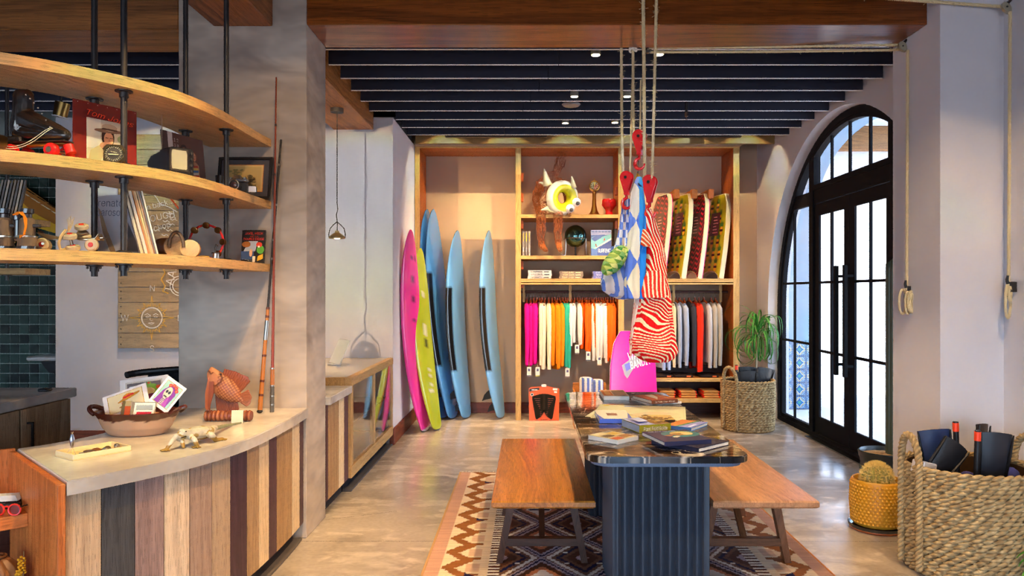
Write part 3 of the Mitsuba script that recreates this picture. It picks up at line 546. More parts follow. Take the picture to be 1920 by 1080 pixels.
def cov_two(w, h):
    p = Print(w, h, '#4a3029'); p.rect(0, 0, .14*w, h, '#3c3536'); p.rect(.14*w, .3*h, .25*w, h, '#cfcac4'); p.text('1 2', .27*w, .84*h, .06*h, '#d9cfc8'); p.text('3 8', .27*w, .74*h, .06*h, '#d9cfc8')
    for cx_, cy_, hair in ((.5, .7, '#221511'), (.72, .64, '#5a2f1d')):
        p.ell(cx_*w, (cy_-.03)*h, .095*w, .15*h, hair); p.ell(cx_*w, (cy_-.02)*h, .05*w, .085*h, '#c98a62')
        p.rect((cx_-.03)*w, (cy_-.005)*h, (cx_-.012)*w, (cy_+.002)*h, '#20130f'); p.rect((cx_+.012)*w, (cy_-.005)*h, (cx_+.03)*w, (cy_+.002)*h, '#20130f'); p.rect((cx_-.02)*w, (cy_-.06)*h, (cx_+.02)*w, (cy_-.05)*h, '#a3372c')
        p.poly([((cx_-.09)*w, (cy_-.5)*h), ((cx_-.1)*w, (cy_-.17)*h), ((cx_-.02)*w, (cy_-.11)*h), ((cx_+.02)*w, (cy_-.11)*h), ((cx_+.1)*w, (cy_-.17)*h), ((cx_+.1)*w, (cy_-.5)*h)], '#c98a62')
        for i, c in enumerate(('#c8451f', '#e9c14a', '#2d5f9e', '#efe6d6', '#c8451f', '#3a7a4a')): p.poly([((cx_-.075+.004*i)*w, (cy_-.19-.045*i)*h), ((cx_+.075)*w, (cy_-.17-.045*i)*h), ((cx_+.08)*w, (cy_-.21-.045*i)*h), ((cx_-.075)*w, (cy_-.235-.045*i)*h)], c)
    p.ell(.52*w, .2*h, .14*w, .08*h, '#5a4a1c'); p.text('chili con', .3*w, .05*h, .11*h, '#f2e9df', w=.62*w, bold=True); return p
sleeve('record_sleeve', 'brown record sleeve picturing two people in striped tops, behind the portable television', [-1.87, 3.85, ZM], [-1.78, 4.14, ZM], .289, ('#3b2a26', cov_two))
ga = thing('dial_gauge', 'round black dial gauge leaning against the red record sleeve', 'gauge')
M = frame(on(211, 3.2, ZM)+[-.041, 0, 0], [1, .25, 0], [0, .12, 1])
add('case', tf(prism(Polygon([(.012, 0), (.07, 0), (.082, .012), (.082, .07), (.07, .082), (.012, .082), (0, .07), (0, .012)]), .03), M@trimesh.transformations.translation_matrix([0, 0, -.03])), 'metal', '#4a4436', ga)
p = Print(.01, .01, '#000'+'000'); p.l = []; p.z = .0004; p.ell(.041, .041, .037, .037, '#11110f')
for i in range(24): a = i*PI/12; p.line([(.041+.027*math.cos(a), .041+.027*math.sin(a)), (.041+(.032 if i % 2 else .034)*math.cos(a), .041+(.032 if i % 2 else .034)*math.sin(a))], .0018, '#d8cf9a')
p.line([(.022, .037), (.06, .037)], .004, '#cfc79a'); p.line([(.03, .05), (.055, .044)], .0015, '#cfc79a'); add('dial', tf(p.l, M), 'satin', None, ga, smooth=False)
add('bezel', tf(tube([(.041+.038*math.cos(a), .041+.038*math.sin(a), .002) for a in np.linspace(0, 2*PI, 33)[:-1]], .003, 6, closed=True), M), 'metal', '#6b6348', ga)
# portable television
tv = thing('portable_television', 'small black portable television with a pale screen, on the middle curved shelf', 'television')
ex = np.array([.63, .77, 0]); o = on(317, 3.66, ZM+.012); M = frame(o, ex, [0, 0, 1])@np.diag([.74, 1, 1.35, 1])
prof = Polygon([(0, 0), (.165, 0), (.165, .14), (.15, .15), (.02, .15), (0, .14)])
bodyp = cat([tf(prism(prof, .07), M@trimesh.transformations.translation_matrix([0, 0, -.07]))])
add('body', bodyp, 'gloss', '#101013', tv)
add('rear_housing', tf(hull([(.0+.0, .0, -.07), (.165, 0, -.07), (.165, .135, -.07), (0, .135, -.07), (.012, .004, -.17), (.15, .004, -.17), (.15, .10, -.19), (.012, .10, -.19), (.005, .125, -.15), (.16, .125, -.15)]), M), 'gloss', '#0d0d10', tv)
add('screen', tf(prism(Polygon([(.018, .042), (.115, .042), (.118, .06), (.118, .12), (.112, .136), (.02, .136), (.014, .12), (.014, .06)]), .004), M), 'gloss', '#a8a593', tv)
add('screen_surround', tf(prism(Polygon([(.006, .034), (.126, .034), (.126, .144), (.006, .144)]), .002), M), 'satin', '#2b2b29', tv)
for i in range(4): add('knob', tf(cyl((.145, .128-.03*i, 0), (.145, .128-.03*i, .008), .007, 12), M), 'metal', '#8d8a80', tv)
for i in range(5): add('button', tf(box(.014+.022*i, .03+.022*i, .012, .022, 0, .004, .001), M), 'metal', '#77746a', tv)
add('antenna', cyl(o+np.array([-.05, .03, .14]), o+np.array([-.05, .03, .31]), .0016, 6), 'metal', '#b8a48a', tv)
for u in (.02, .145): add('foot', tf(cyl((u, -.012, -.03), (u, 0, -.03), .008, 8), M), 'satin', '#0b0b0b', tv)
# framed picture, cameras
pc = thing('framed_picture', 'black framed picture with an orange-edged tan print, leaning on the column', 'picture')
a = P(407, 375, 4.47); b = P(508, 375, 4.47); w = b[0]-a[0]; h = .262; M = frame([a[0], 4.46, ZM], [1, 0, 0], [0, .18, 1])
p = Print(w, h, '#3b3a3f'); p.rect(.05, .045, w-.05, h-.045, '#c8702a'); p.rect(.054, .049, w-.054, h-.049, '#d7b36c')
p.rect(.064, .06, w-.064, h-.06, '#c9a661')
for i in range(36):
    a_ = random.uniform(0, 2*PI); p.line([(w*.6, .105), (w*.6+.035*math.cos(a_), .11+.04*math.sin(a_))], .002, '#33240f')
for i in range(30): x = random.uniform(.08, w-.08); y_ = random.uniform(.065, .085); p.line([(x, y_), (x+random.uniform(-.012, .012), y_+random.uniform(.005, .02))], .0022, '#5d4a20')
for i in range(16): x = random.uniform(.075, .16); y_ = random.uniform(.14, .175); p.ell(x, y_, .01, .005, '#8d7a44', random.uniform(-20, 20))
add('print', tf(p.l, M), 'satin', None, pc, smooth=False)
for bb in ((0, w, 0, .016), (0, w, h-.016, h), (0, .016, .016, h-.016), (w-.016, w, .016, h-.016)): add('frame_bar', tf(box(bb[0], bb[1], bb[2], bb[3], -.008, .012, .002), M), 'satin', '#0c0c0e', pc)
cm = thing('film_camera', 'silver and black film camera in front of the framed picture', 'camera')
o = on(446, 4.16, ZM)
add('body', move(box(-.055, .055, -.015, .018, 0, .058, .008), *o), 'satin', '#17171a', cm); add('top_plate', move(box(-.055, .055, -.016, .019, .058, .075, .004), *o), 'metal', '#b9bcc2', cm)
add('prism_housing', move(hull([(-.024, -.02, .075), (.024, -.02, .075), (-.024, .018, .075), (.024, .018, .075), (-.013, -.012, .096), (.013, -.012, .096), (-.013, .012, .096), (.013, .012, .096)]), *o), 'metal', '#c2c6cc', cm)
l_ = add('lens', move(cat([cyl((.0, -.015, .036), (0, -.06, .036), .028, 24)]), *o), 'satin', '#1b1c20', cm); add('lens_ring', move(tube([(.027*math.cos(a), -.061, .036+.027*math.sin(a)) for a in np.linspace(0, 2*PI, 25)[:-1]], .003, 6, closed=True), *o), 'metal', '#c9ccd2', l_); add('lens_glass', move(sph((0, -.056, .036), .02, 2, (1, .4, 1)), *o), 'gloss', '#34222c', l_)
for s in (-.04, .036): add('dial', move(cyl((s, 0, .075), (s, 0, .084), .009, 14), *o), 'metal', '#9a9da3', cm)
ln = thing('camera_lens', 'black camera lens standing at the left of the framed picture', 'lens')
o = on(413, 4.2, ZM); add('barrel', lathe([(0, 0), (.024, 0), (.026, .03), (.022, .034), (.024, .07), (.026, .1), (.021, .1), (.0, .095)], 24, o), 'satin', '#0e0f13', ln); add('ring', lathe([(.0255, .05), (.0265, .05), (.0265, .056), (.0255, .056)], 24, o), 'metal', '#8a8f99', ln)
fl_ = thing('flash_unit', 'small white and chrome camera flash lying at the right end of the middle curved shelf', 'camera flash')
o = on(469, 4.22, ZM); add('body', move(tf(box(-.035, .035, -.02, .02, 0, .045, .008), rot(25, [0, 0, 1])), *o), 'satin', '#20232b', fl_); add('reflector', move(tf(box(-.03, .03, -.028, -.018, .008, .042, .004), rot(25, [0, 0, 1])), *o), 'gloss', '#e6e6e6', fl_); add('shoe', move(box(-.045, -.03, -.012, .012, .0, .055, .002), *o), 'metal', '#b5b8be', fl_)
# ---- bottom board
RC = ['#c9b48d', '#3a3836', '#d8cfc0', '#8c5a34', '#e2d3b2', '#c77a3a', '#5d5d60', '#d9c8a4', '#b98a55', '#efe3cb', '#7f6a52', '#ddb77e', '#2d2c2c', '#e8dcc4']
for i in range(8):                                            # stack at the left, leaning
    o = on(-24+6.2*i, 3.08, ZB); M = loc(o[0], o[1], o[2], 34)@rot(10, [0, 1, 0])
    add('record', tf(box(-.004, .004, 0, .30, 0, .30, .001), M), 'satin', ('#57534d', '#3a3836', '#8a7f70', '#2d2c2c', '#6b5d4c', '#45423f', '#9a8c78', '#35322f')[i], label=('eighth', 'seventh', 'sixth', 'fifth', 'fourth', 'third', 'second', 'first')[i]+' record from the right in the leaning stack behind the binoculars', cat='record', group='records stacked at the left of the bottom curved shelf')
bn = thing('binoculars', 'grey and black binoculars standing upright on the bottom curved shelf', 'binoculars')
for px in (8, 51):
    o = on(px, 3.03, ZB)
    k = add('barrel', lathe([(0, 0), (.036, 0), (.037, .012), (.034, .03), (.036, .05), (.03, .055), (.0275, .12), (.024, .125), (.02, .13), (.0, .13)], 24, o), 'cloth', '#4a443d', bn)
    add('eyepiece', lathe([(0, .125), (.017, .128), (.018, .145), (.024, .148), (.024, .166), (.012, .168), (0, .164)], 24, o), 'gloss', '#131316', k)
    add('objective_ring', lathe([(.036, .0), (.0385, .0), (.0385, .014), (.037, .015)], 24, o), 'gloss', '#141417', k); add('band', lathe([(.0355, .048), (.0375, .05), (.0375, .056), (.031, .058)], 24, o), 'metal', '#b9b3a4', k)
o = on(33, 3.03, ZB); add('hinge_post', lathe([(0, .035), (.014, .035), (.016, .045), (.012, .05), (.013, .12), (.019, .122), (.019, .145), (.01, .15), (0, .15)], 18, o), 'gloss', '#17171a', bn); add('bridge', move(box(-.1, .1, -.008, .008, .09, .105, .003), *on(30, 3.03, ZB)), 'satin', '#1a1a1d', bn)
cd = thing('orange_cord', 'orange cord looped over the binoculars', 'cord')
for k_ in range(4): add('strand', tube([on(24+2*k_, 2.985, ZB+.137), on(33+3*k_, 2.975, ZB+.148), on(44+2*k_, 2.965, ZB+.13-.003*k_), on(47+k_, 2.96, ZB+.09), on(44+.6*k_, 2.965, ZB+.055), on(37, 2.975, ZB+.045+.003*k_)], .0022, 5), 'cloth', '#e07a1c', cd)
def disc(c, r, t, ax): M = np.eye(4); z = np.asarray(ax, float)/np.linalg.norm(ax); x = np.cross([.3, .2, .93], z); x /= np.linalg.norm(x); M[:3, 0], M[:3, 1], M[:3, 2], M[:3, 3] = x, np.cross(z, x), z, c; return tf(lathe([(0, -t), (r*.8, -t), (r, -t*.6), (r, t*.6), (r*.8, t), (0, t)], 22), M)
def old_skate(label, wheels, plate, pins):
    k = thing('vintage_skate', label, 'roller skate')
    for (px, z, D, ax) in wheels:
        c = on(px, D, ZB+z); w = add('wheel', disc(c, .027, .011, ax), 'satin', '#a89878', k); a_ = np.asarray(ax, float)/np.linalg.norm(ax); add('hub', disc(c, .012, .0135, ax), 'satin', '#a8261a', w)
    for pl_ in plate: add('plate', hull([on(q[0], q[2], ZB+q[1])+d for q in pl_ for d in ((0, 0, 0), (0, 0, .004), (0, .03, 0), (0, .03, .004))]), 'metal', '#8d8371', k)
    for a_, b_ in pins: add('axle', cyl(on(a_[0], a_[2], ZB+a_[1]), on(b_[0], b_[2], ZB+b_[1]), .006, 8), 'metal', '#7a7264', k)
    return k
old_skate('rusty clamp-on skate with one wheel showing, beside the binoculars', [(80, .028, 3.12, (.15, -1, 0)), (84, .028, 3.19, (.15, -1, 0))], [[(68, .075, 3.12), (90, .048, 3.12), (124, .05, 3.14)], [(70, .085, 3.13), (76, .06, 3.12), (82, .055, 3.12)]], [((80, .03, 3.1), (84, .03, 3.2))])
k = old_skate('old metal roller skate lying upturned, tan wheels with red hubs, bottom curved shelf', [(131, .062, 3.12, (.1, -.35, 1)), (137, .014, 3.13, (.05, -.25, 1)), (153, .108, 3.2, (.1, -.4, 1)), (158, .066, 3.22, (.1, -.3, 1)), (172, .028, 3.16, (.1, -1, .05))],
   [[(138, .052, 3.17), (160, .05, 3.17), (193, .06, 3.2)], [(176, .05, 3.18), (184, .075, 3.18), (188, .05, 3.2)], [(142, .07, 3.15), (150, .10, 3.2), (160, .08, 3.2)]], [((131, .06, 3.12), (137, .012, 3.13)), ((153, .1, 3.2), (158, .066, 3.22)), ((172, .03, 3.16), (170, .05, 3.18))])
add('strap', tube([on(124, 3.1, ZB+.09), on(114, 3.09, ZB+.06), on(110, 3.09, ZB+.03), on(113, 3.1, ZB+.006), on(122, 3.1, ZB+.008)], .006, 6), 'cloth', '#b39a6a', k)
for i in range(5): add('cord', tube([on(127+i*.5, 3.12, ZB+.08), on(128+2*i, 3.12, ZB+.11), on(126+3.2*i, 3.12, ZB+.135+.006*(i % 3))], .0013, 4), 'cloth', '#b9a06c', k)
sv = thing('record_sleeve', 'silvery record sleeve with dark lettering, leaning behind the pipe on the bottom curved shelf', 'record')
a = on(178, 3.5, ZB); M = frame(a, [1, .12, 0], [-.02, .1, 1]); w, h = .205, .296
q = Polygon([(0, 0), (w, 0), (w-.012, .05), (.145, h), (0, h-.012)])
p = Print(.01, .01, '#cccccc'); p.l = []; p.z = 0; p.poly(q, '#b7bcc6').poly([(w*.55, 0), (w, 0), (w-.012, .05), (.15, .27), (.14, .26)], '#8a8f9c').poly([(w*.7, .02), (w*.97, .02), (w*.9, .06), (.14, .16)], '#34363c').poly([(0, 0), (.09, 0), (.045, .09), (.012, .18), (0, .2)], '#d3d6dd').poly([(.075, .0), (.10, 0), (.05, .12), (.02, .21), (.004, .23), (.03, .11)], '#8a7358')
p.text('renato', .002, .235, .034, '#6d7585', w=.11); p.text('carosone', .0, .19, .034, '#6d7585', w=.14); add('cover', tf(p.l, M), 'gloss', None, sv, smooth=False)
add('jacket', tf(move(prism(q, .005), 0, 0, -.0055), M), 'satin', '#9aa0ab', sv)
for i in range(13):
    o = on(263+2.75*i, 3.40, ZB); M = loc(*o, 27)@rot(-13-.4*(i % 3), [0, 1, 0])
    add('record', tf(box(-.0034, .0034, 0, .30, .0, .293, .001), M), 'satin', RC[(i*3+1) % 14], label=('first' if i == 0 else 'last' if i == 12 else ('second', 'third', 'fourth', 'fifth', 'sixth', 'seventh', 'eighth', 'ninth', 'tenth', 'eleventh', 'twelfth')[i-1])+' record from the left in the leaning row beside the silvery sleeve', cat='record', group='records leaning in a row on the bottom curved shelf')
# wooden floats, tambourine, tin, book
for i, (px, D, r, L) in enumerate(((326, 3.74, .054, .11), (357, 3.72, .045, .05))):
    k = thing('wooden_float', ('brown wooden float with an iron loop handle, next to the row of records', 'smaller round wooden float with a pale end, beside the tambourine')[i], 'float'); c = on(px, D, ZB+r); ax = np.array([.8, -.6, 0]) if i == 0 else np.array([.25, -.97, 0])
    Lm = cyl(c-ax*L, c, r*.93, 20); add('log', Lm, 'wood', ([ax[0], ax[1], 0], '#5a3416', '#9a6a3a'), k, smooth=40)
    add('end', disc(c+ax*.004, r, .008, ax), 'wood', ([0, 1, .3], '#9a8262', '#cbb592'), k)
    if i == 0: add('handle', tube([on(317, 3.7, ZB+.04)+[0, 0, .075*math.sin(t_)+.01]+np.array([.036*(1-math.cos(t_)), 0, 0]) for t_ in np.linspace(0, PI, 15)], .0085, 10), 'satin', '#3a3430', k)
add('wooden_disc', move(tf(lathe([(0, 0), (.03, 0), (.032, .006), (.028, .014), (0, .018)], 22), rot(4, [1, 0, 0])), *on(381, 3.84, ZB)), 'wood', ([1, 0, 0], '#8a5f2c', '#b98c4c'), label='flat brown wooden disc lying between the floats and the tambourine', cat='disc')
tm_ = thing('tambourine', 'red tambourine with brass jingles standing on the bottom curved shelf', 'tambourine')
c = on(387, 3.98, ZB+.096); pts = [c+np.array([.09*math.cos(a), 0, .09*math.sin(a)]) for a in np.linspace(0, 2*PI, 49)[:-1]]
for i in range(8):
    a0, a1 = (i+.2)*PI/4, (i+.8)*PI/4
    add('frame_segment', cat([tube([c+np.array([.09*math.cos(a), dy, .09*math.sin(a)]) for a in np.linspace(a0-.18, a1+.18, 8)], .006, 6) for dy in (0,)]), 'gloss', '#b51a1c', tm_)
    a = i*PI/4; cc = c+np.array([.088*math.cos(a), 0, .088*math.sin(a)])
    for dy in (-.01, .006): add('jingle', disc(cc+[0, dy, 0], .017, .002, (.2*math.cos(a), 1, .2*math.sin(a))), 'metal', '#7a5a34', tm_)
bk = thing('hook_tin', 'little white tin with a black hook, in front of the tambourine', 'tin')
o = on(404, 3.9, ZB); add('tin', move(cyl((0, 0, 0), (0, 0, .03), .018, 16), *o), 'metal', '#cfd0cc', bk); add('lid', move(cyl((0, 0, .03), (0, 0, .036), .019, 16), *o), 'satin', '#2a2320', bk); add('hook', move(tube([(0, 0, .036), (-.003, 0, .06), (.004, 0, .078), (.012, 0, .07)], .003, 6), *o), 'satin', '#141414', bk)
def book(name, label, o, ex, ey, w, h, th, cover, paint, spine='left', pages='#e9e2d2', group=None, cat_='book', hard=.003):
    "cover lies at the top of the thickness (+z of the frame); spine edge: left or bottom"
    k = thing(name, label, cat_, group); Fm = frame(o, ex, ey); b = .0025
    add('cover', tf(cat([box(0, w, 0, h, th-hard, th, .0006), box(0, w, 0, h, 0, hard, .0006), (box(0, hard, 0, h, 0, th, .0006) if spine == 'left' else box(0, w, 0, hard, 0, th, .0006))]), Fm), 'satin', cover, k)
    add('pages', tf(box(hard*.6, w-b, hard*.6 if spine != 'left' else b, h-b, hard*.8, th-hard*.8), Fm), 'matte', pages, k)
    if paint is not None: p = paint(w, h); add('cover_print', tf([(move(m, 0, 0, th+.0002), c_) for m, c_ in p.l], Fm), 'satin', None, k, smooth=False)
    return k
def cov_jake(w, h):
    p = Print(w, h, '#15100f'); p.text('JAKE, HICK', .1*w, .86*h, .07*h, '#e8352a', w=.8*w, bold=True); p.text('AND THE', .34*w, .785*h, .035*h, '#e8352a', w=.36*w); p.text('DOUBLE DEUCE', .06*w, .69*h, .07*h, '#e8352a', w=.88*w, bold=True)
    p.rect(0, .1*h, .55*w, .35*h, '#35507f'); p.poly([(.1*w, .35*h), (.3*w, .66*h), (.7*w, .66*h), (.6*w, .35*h)], '#aeb9c8'); p.ell(.2*w, .56*h, .19*w, .09*h, '#a0602a'); p.ell(.82*w, .4*h, .16*w, .13*h, '#58a43a'); p.ell(.76*w, .55*h, .13*w, .08*h, '#d8412c')
    p.ell(.42*w, .3*h, .07*w, .12*h, '#e2b48e'); p.poly([(.7*w, .05*h), (.95*w, .12*h), (.95*w, .28*h), (.72*w, .2*h)], '#dba82c'); p.ell(.75*w, .49*h, .05*w, .03*h, '#f0e8d8'); p.rect(.5*w, .02*h, .62*w, .2*h, '#e6d9c0'); p.line([(.05*w, .12*h), (.5*w, .05*h)], .01*w, '#e8e8e8'); return p
book('paperback', 'dark paperback with red lettering and cartoon cover, at the right end of the shelf', on(453, 4.43, ZB), [1, 0, 0], [0, .14, 1], .138, .198, .014, '#1a1413', cov_jake)
# ================================================================== on the counter
bw = thing('glazed_bowl', 'wide terracotta bowl with a dark glazed rim and two handles, full of cards', 'bowl')
o = np.array([(258-CX)*3.72/F, 3.72, CT])
def bowlc(v, n): z = v[:, 2]-CT+.006*np.sin(v[:, 0]*40); a = meshkit.fbm(v*14, 3)[:, None]; return np.where((z > .083)[:, None], hexc('#3a150c')*(.6+a), hexc('#b98a68')*(1-a*.4)+hexc('#d8b392')*a*.4)
pf = [(0, 0), (.125, 0), (.14, .008), (.165, .04), (.185, .085), (.2, .108), (.205, .115), (.2, .118), (.19, .112), (.17, .08), (.13, .02), (0, .016)]
pf = np.array(pf); pf = np.stack([np.interp(np.linspace(0, 11, 67), range(12), pf[:, k]) for k in (0, 1)], 1)
add('body', lathe(pf, 64, o, 1, .72), 'gloss', bowlc, bw, smooth=True)
for s in (-1, 1): add('handle', tube([o+np.array([s*(.185+.045*math.sin(t_)), .055*math.cos(t_), .105+.03*math.sin(t_)]) for t_ in np.linspace(0, PI, 13)], .011, 10), 'gloss', '#3a150c', bw)
def card(label, c, D, dD, paint, th=.0025, group=None, catg='print'):
    "c: BL, BR, TL in the photo"
    bl, br, tl = P(*c[0], D), P(*c[1], D+dD), P(*c[2], D+.03); ex, ey = br-bl, tl-bl; w = np.linalg.norm(ex); ey -= ex*np.dot(ex, ey)/w**2; h = np.linalg.norm(ey)
    k = thing('art_card', label, catg, group); Fm = frame(bl, ex, ey); add('card', tf(box(0, w, 0, h, -th, 0, .0005), Fm), 'satin', '#efe6dc', k); p = paint(w, h); add('picture', tf(p.l, Fm), 'satin', None, k, smooth=False); return k
def pv(base, edge, fn):
    def f(w, h):
        p = Print(w, h, '#efe4da'); p.rect(.1*w, .1*h, .9*w, .9*h, edge); p.rect(.115*w, .115*h, .885*w, .885*h, base); fn(p, w, h); return p
    return f
def frog(p, w, h):
    p.rect(.15*w, .15*h, .85*w, .82*h, '#6b5a55'); p.ell(.62*w, .52*h, .2*w, .22*h, '#7aa52a'); p.ell(.58*w, .45*h, .15*w, .14*h, '#e8d59a'); p.ell(.6*w, .76*h, .05*w, .07*h, '#7aa52a'); p.ell(.6*w, .77*h, .03*w, .04*h, '#d8501c'); p.ell(.8*w, .58*h, .05*w, .07*h, '#d8501c'); p.ell(.66*w, .25*h, .1*w, .1*h, '#6b2a55'); p.rect(.2*w, .6*h, .36*w, .7*h, '#cfd4d8')
def hat(p, w, h): p.ell(.58*w, .62*h, .27*w, .07*h, '#b87a1c', 12); p.ell(.55*w, .69*h, .11*w, .11*h, '#d8861c', 12); p.ell(.5*w, .66*h, .05*w, .05*h, '#c8281c'); p.ell(.58*w, .69*h, .05*w, .05*h, '#c8281c'); p.ell(.66*w, .71*h, .045*w, .045*h, '#c8281c'); p.ell(.45*w, .42*h, .05*w, .05*h, '#d83a1c'); p.ell(.38*w, .28*h, .04*w, .03*h, '#b87a1c')
def skull(p, w, h):
    p.poly([(.15*w, .12*h), (.22*w, .55*h), (.36*w, .8*h), (.66*w, .84*h), (.8*w, .6*h), (.76*w, .12*h)], '#7a1f86'); p.poly([(.5*w, .12*h), (.62*w, .5*h), (.76*w, .12*h)], '#b13aa0'); p.ell(.46*w, .56*h, .16*w, .2*h, '#d9c8a0'); p.ell(.4*w, .58*h, .05*w, .055*h, '#20140f'); p.ell(.52*w, .58*h, .05*w, .055*h, '#20140f'); p.rect(.38*w, .4*h, .54*w, .44*h, '#2a1a14')
    for i in range(5): p.rect(.4*w, (.14+.05*i)*h, .56*w, (.165+.05*i)*h, '#d9c8a0')
    for x, y in ((.36, .8), (.5, .85), (.64, .82), (.74, .74)): p.ell(x*w, y*h, .075*w, .06*h, '#d8351c'); p.ell(x*w, y*h, .03*w, .025*h, '#f0702a')
card('white-edged card with a green frog, at the back of the bowl', [(225, 762), (316, 750), (224, 714)], 3.83, .0, pv('#d9c9b4', '#efe9e2', frog))
card('cream card with a straw hat and red flowers, at the left of the bowl', [(198.6, 786), (281, 757), (180, 750)], 3.7, .0, pv('#e6cf9c', '#b58a3a', hat))
card('card with a skeleton in a purple veil, at the right of the bowl', [(277.8, 751), (312, 776), (318.8, 706)], 3.69, .0, pv('#9fc7ae', '#c08a2c', skull))
card('little grey landscape card in a pale mat, in the middle of the bowl', [(242, 790), (288, 790), (242, 754)], 3.65, 0, lambda w, h: Print(w, h, '#8a7a62').rect(.12*w, .05*h, .97*w, .97*h, '#e3ddcd').rect(.2*w, .1*h, .88*w, .84*h, '#9fa7a0').rect(.2*w, .1*h, .88*w, .45*h, '#b99a5c').ell(.7*w, .46*h, .05*w, .05*h, '#3a2a3a'))
card('tiny red card at the front of the bowl', [(248, 790), (282, 790), (248, 769)], 3.62, 0, lambda w, h: Print(w, h, '#e9dfd2').rect(.1*w, .0, .92*w, .84*h, '#b5243a').line([(.1*w, .84*h), (.5*w, .5*h), (.92*w, .84*h)], .01*w, '#d85a6a'))
card('orange booklet with a brown edge, standing in the bowl', [(224, 790), (241, 790), (225, 752)], 3.67, 0, lambda w, h: Print(w, h, '#d8581c').rect(0, 0, .35*w, h, '#7a6030').rect(.35*w, .75*h, w, h, '#c9a86a'), th=.008)
# wooden fish
fi = thing('carved_fish', 'carved reddish wood fish standing on a log base on the plank counter', 'sculpture')
DF = 4.08
def fp(px, py, d=0): return P(px, py, DF+d)
ch_ = [((*fp(397, 691),), .010), ((*fp(400, 703),), .036), ((*fp(408, 715),), .054), ((*fp(421, 727),), .064), ((*fp(434, 737),), .051), ((*fp(446, 746),), .024), ((*fp(452, 748),), .017)]
fb_ = blob([ch_], .008, 5); c0_ = DF; fb_.vertices[:, 1] = c0_+(fb_.vertices[:, 1]-c0_)*.62
def fishc(v, n): a = np.abs(np.sin(v[:, 0]*190+v[:, 2]*120)*np.sin(v[:, 2]*190-v[:, 0]*120))[:, None]; s = (v[:, 0] > fp(412, 0)[0])[:, None]; return np.where(s, hexc('#7a3f26')*(1-a)+hexc('#b87850')*a, hexc('#b5744c'))
fb_ = fb_.subdivide(); nn = fb_.vertex_normals; vv = fb_.vertices; fb_.vertices = vv+nn*(.0022*np.abs(np.sin(vv[:, 0]*190+vv[:, 2]*120)*np.sin(vv[:, 2]*190-vv[:, 0]*120))*(vv[:, 0] > fp(412, 0)[0]))[:, None]
add('body', fb_, 'satin', fishc, fi, smooth=True)
def fin(pts, d=0, th=.006, c='#8a4a30'):
    q = np.array([fp(*u)[[0, 2]] for u in pts]); return tf(prism(Polygon(q), th), xz((0, DF+d+th/2, 0)))
def ridged(base, tipc, n, d=0, th=.013):
    "a fin of rays from the base line to the tip line"
    b = np.array([fp(*u) for u in base]); t_ = np.array([fp(*u) for u in tipc]); ms = []
    for i in range(n):
        s = i/(n-1); B_ = np.array([np.interp(s, np.linspace(0, 1, len(b)), b[:, k]) for k in range(3)]); T_ = np.array([np.interp(s, np.linspace(0, 1, len(t_)), t_[:, k]) for k in range(3)]); B_[1] += d; T_[1] += d; ms.append(tube([B_, (B_+T_)/2, T_], [th*.5, th*.55, th*.4], 6))
    return cat(ms)
WF = '#7d4029'
add('dorsal_fin', cat([fin([(417, 708), (424, 695), (440, 696), (452, 702), (464, 706), (468, 714), (460, 726), (448, 736), (436, 728)]), ridged([(418, 707), (436, 722), (449, 735)], [(423, 692), (446, 698), (468, 714)], 12)]), 'satin', WF, fi)
add('tail_fin', cat([fin([(448, 742), (460, 734), (466, 731), (472, 745), (469, 757), (463, 762), (452, 756)]), ridged([(448, 743), (450, 751)], [(466, 732), (472, 746), (463, 761)], 10)]), 'satin', '#94553a', fi)
add('anal_fin', cat([fin([(404, 728), (416, 738), (440, 744), (448, 768), (430, 776), (408, 776)]), ridged([(405, 729), (420, 740), (440, 745)], [(409, 776), (428, 777), (447, 768)], 14)]), 'satin', '#6d3a28', fi)
add('pectoral_fin', cat([fin([(394, 706), (401, 712), (397, 758), (392, 770), (388, 764), (388, 736)], -.02)]), 'satin', '#a55f3e', fi); add('pectoral_fin', cat([fin([(398, 714), (406, 714), (406, 734), (400, 756), (398, 772), (395, 758)], -.035)]), 'satin', '#7a3f2a', fi)
add('eye', sph(fp(414, 702, -.028), .006, 2), 'satin', '#3a1d12', fi); add('mouth', tube([fp(391, 695, -.02), fp(396, 701, -.024), fp(400, 698, -.02)], .004, 6), 'satin', '#6d3a24', fi); add('gill', tube([fp(396, 721, -.03), fp(404, 723, -.042), fp(413, 716, -.044), fp(417, 706, -.038)], .003, 6), 'satin', '#6d3a24', fi)
xs_ = np.linspace(fp(386, 0)[0], fp(472, 0)[0], 40); add('log_base', tube([(x, DF, CT+.031) for x in xs_], [.028+.003*math.sin(i*1.9) for i in range(40)], 14), 'satin', lambda v, n: np.where((np.sin(v[:, 0]*260) > .2)[:, None], hexc('#a0623f'), hexc('#6d3422')), fi, smooth=True)
q = on(433, 4.0, CT); cb_ = thing('sign_card', 'small blank cream card propped against the carved fish', 'card'); add('card', tf(box(0, .062, 0, .072, -.003, 0, .0006), frame(q, [1, .1, 0], [.03, .15, 1])), 'satin', '#dccba6', cb_); add('easel', tf(prism([(.028, 0), (.034, 0), (.034, .05), (.028, .05)], .002), frame(q+np.array([0, .02, 0]), [1, .1, 0], [.03, -.15, 1])), 'satin', '#cbb98f', cb_)
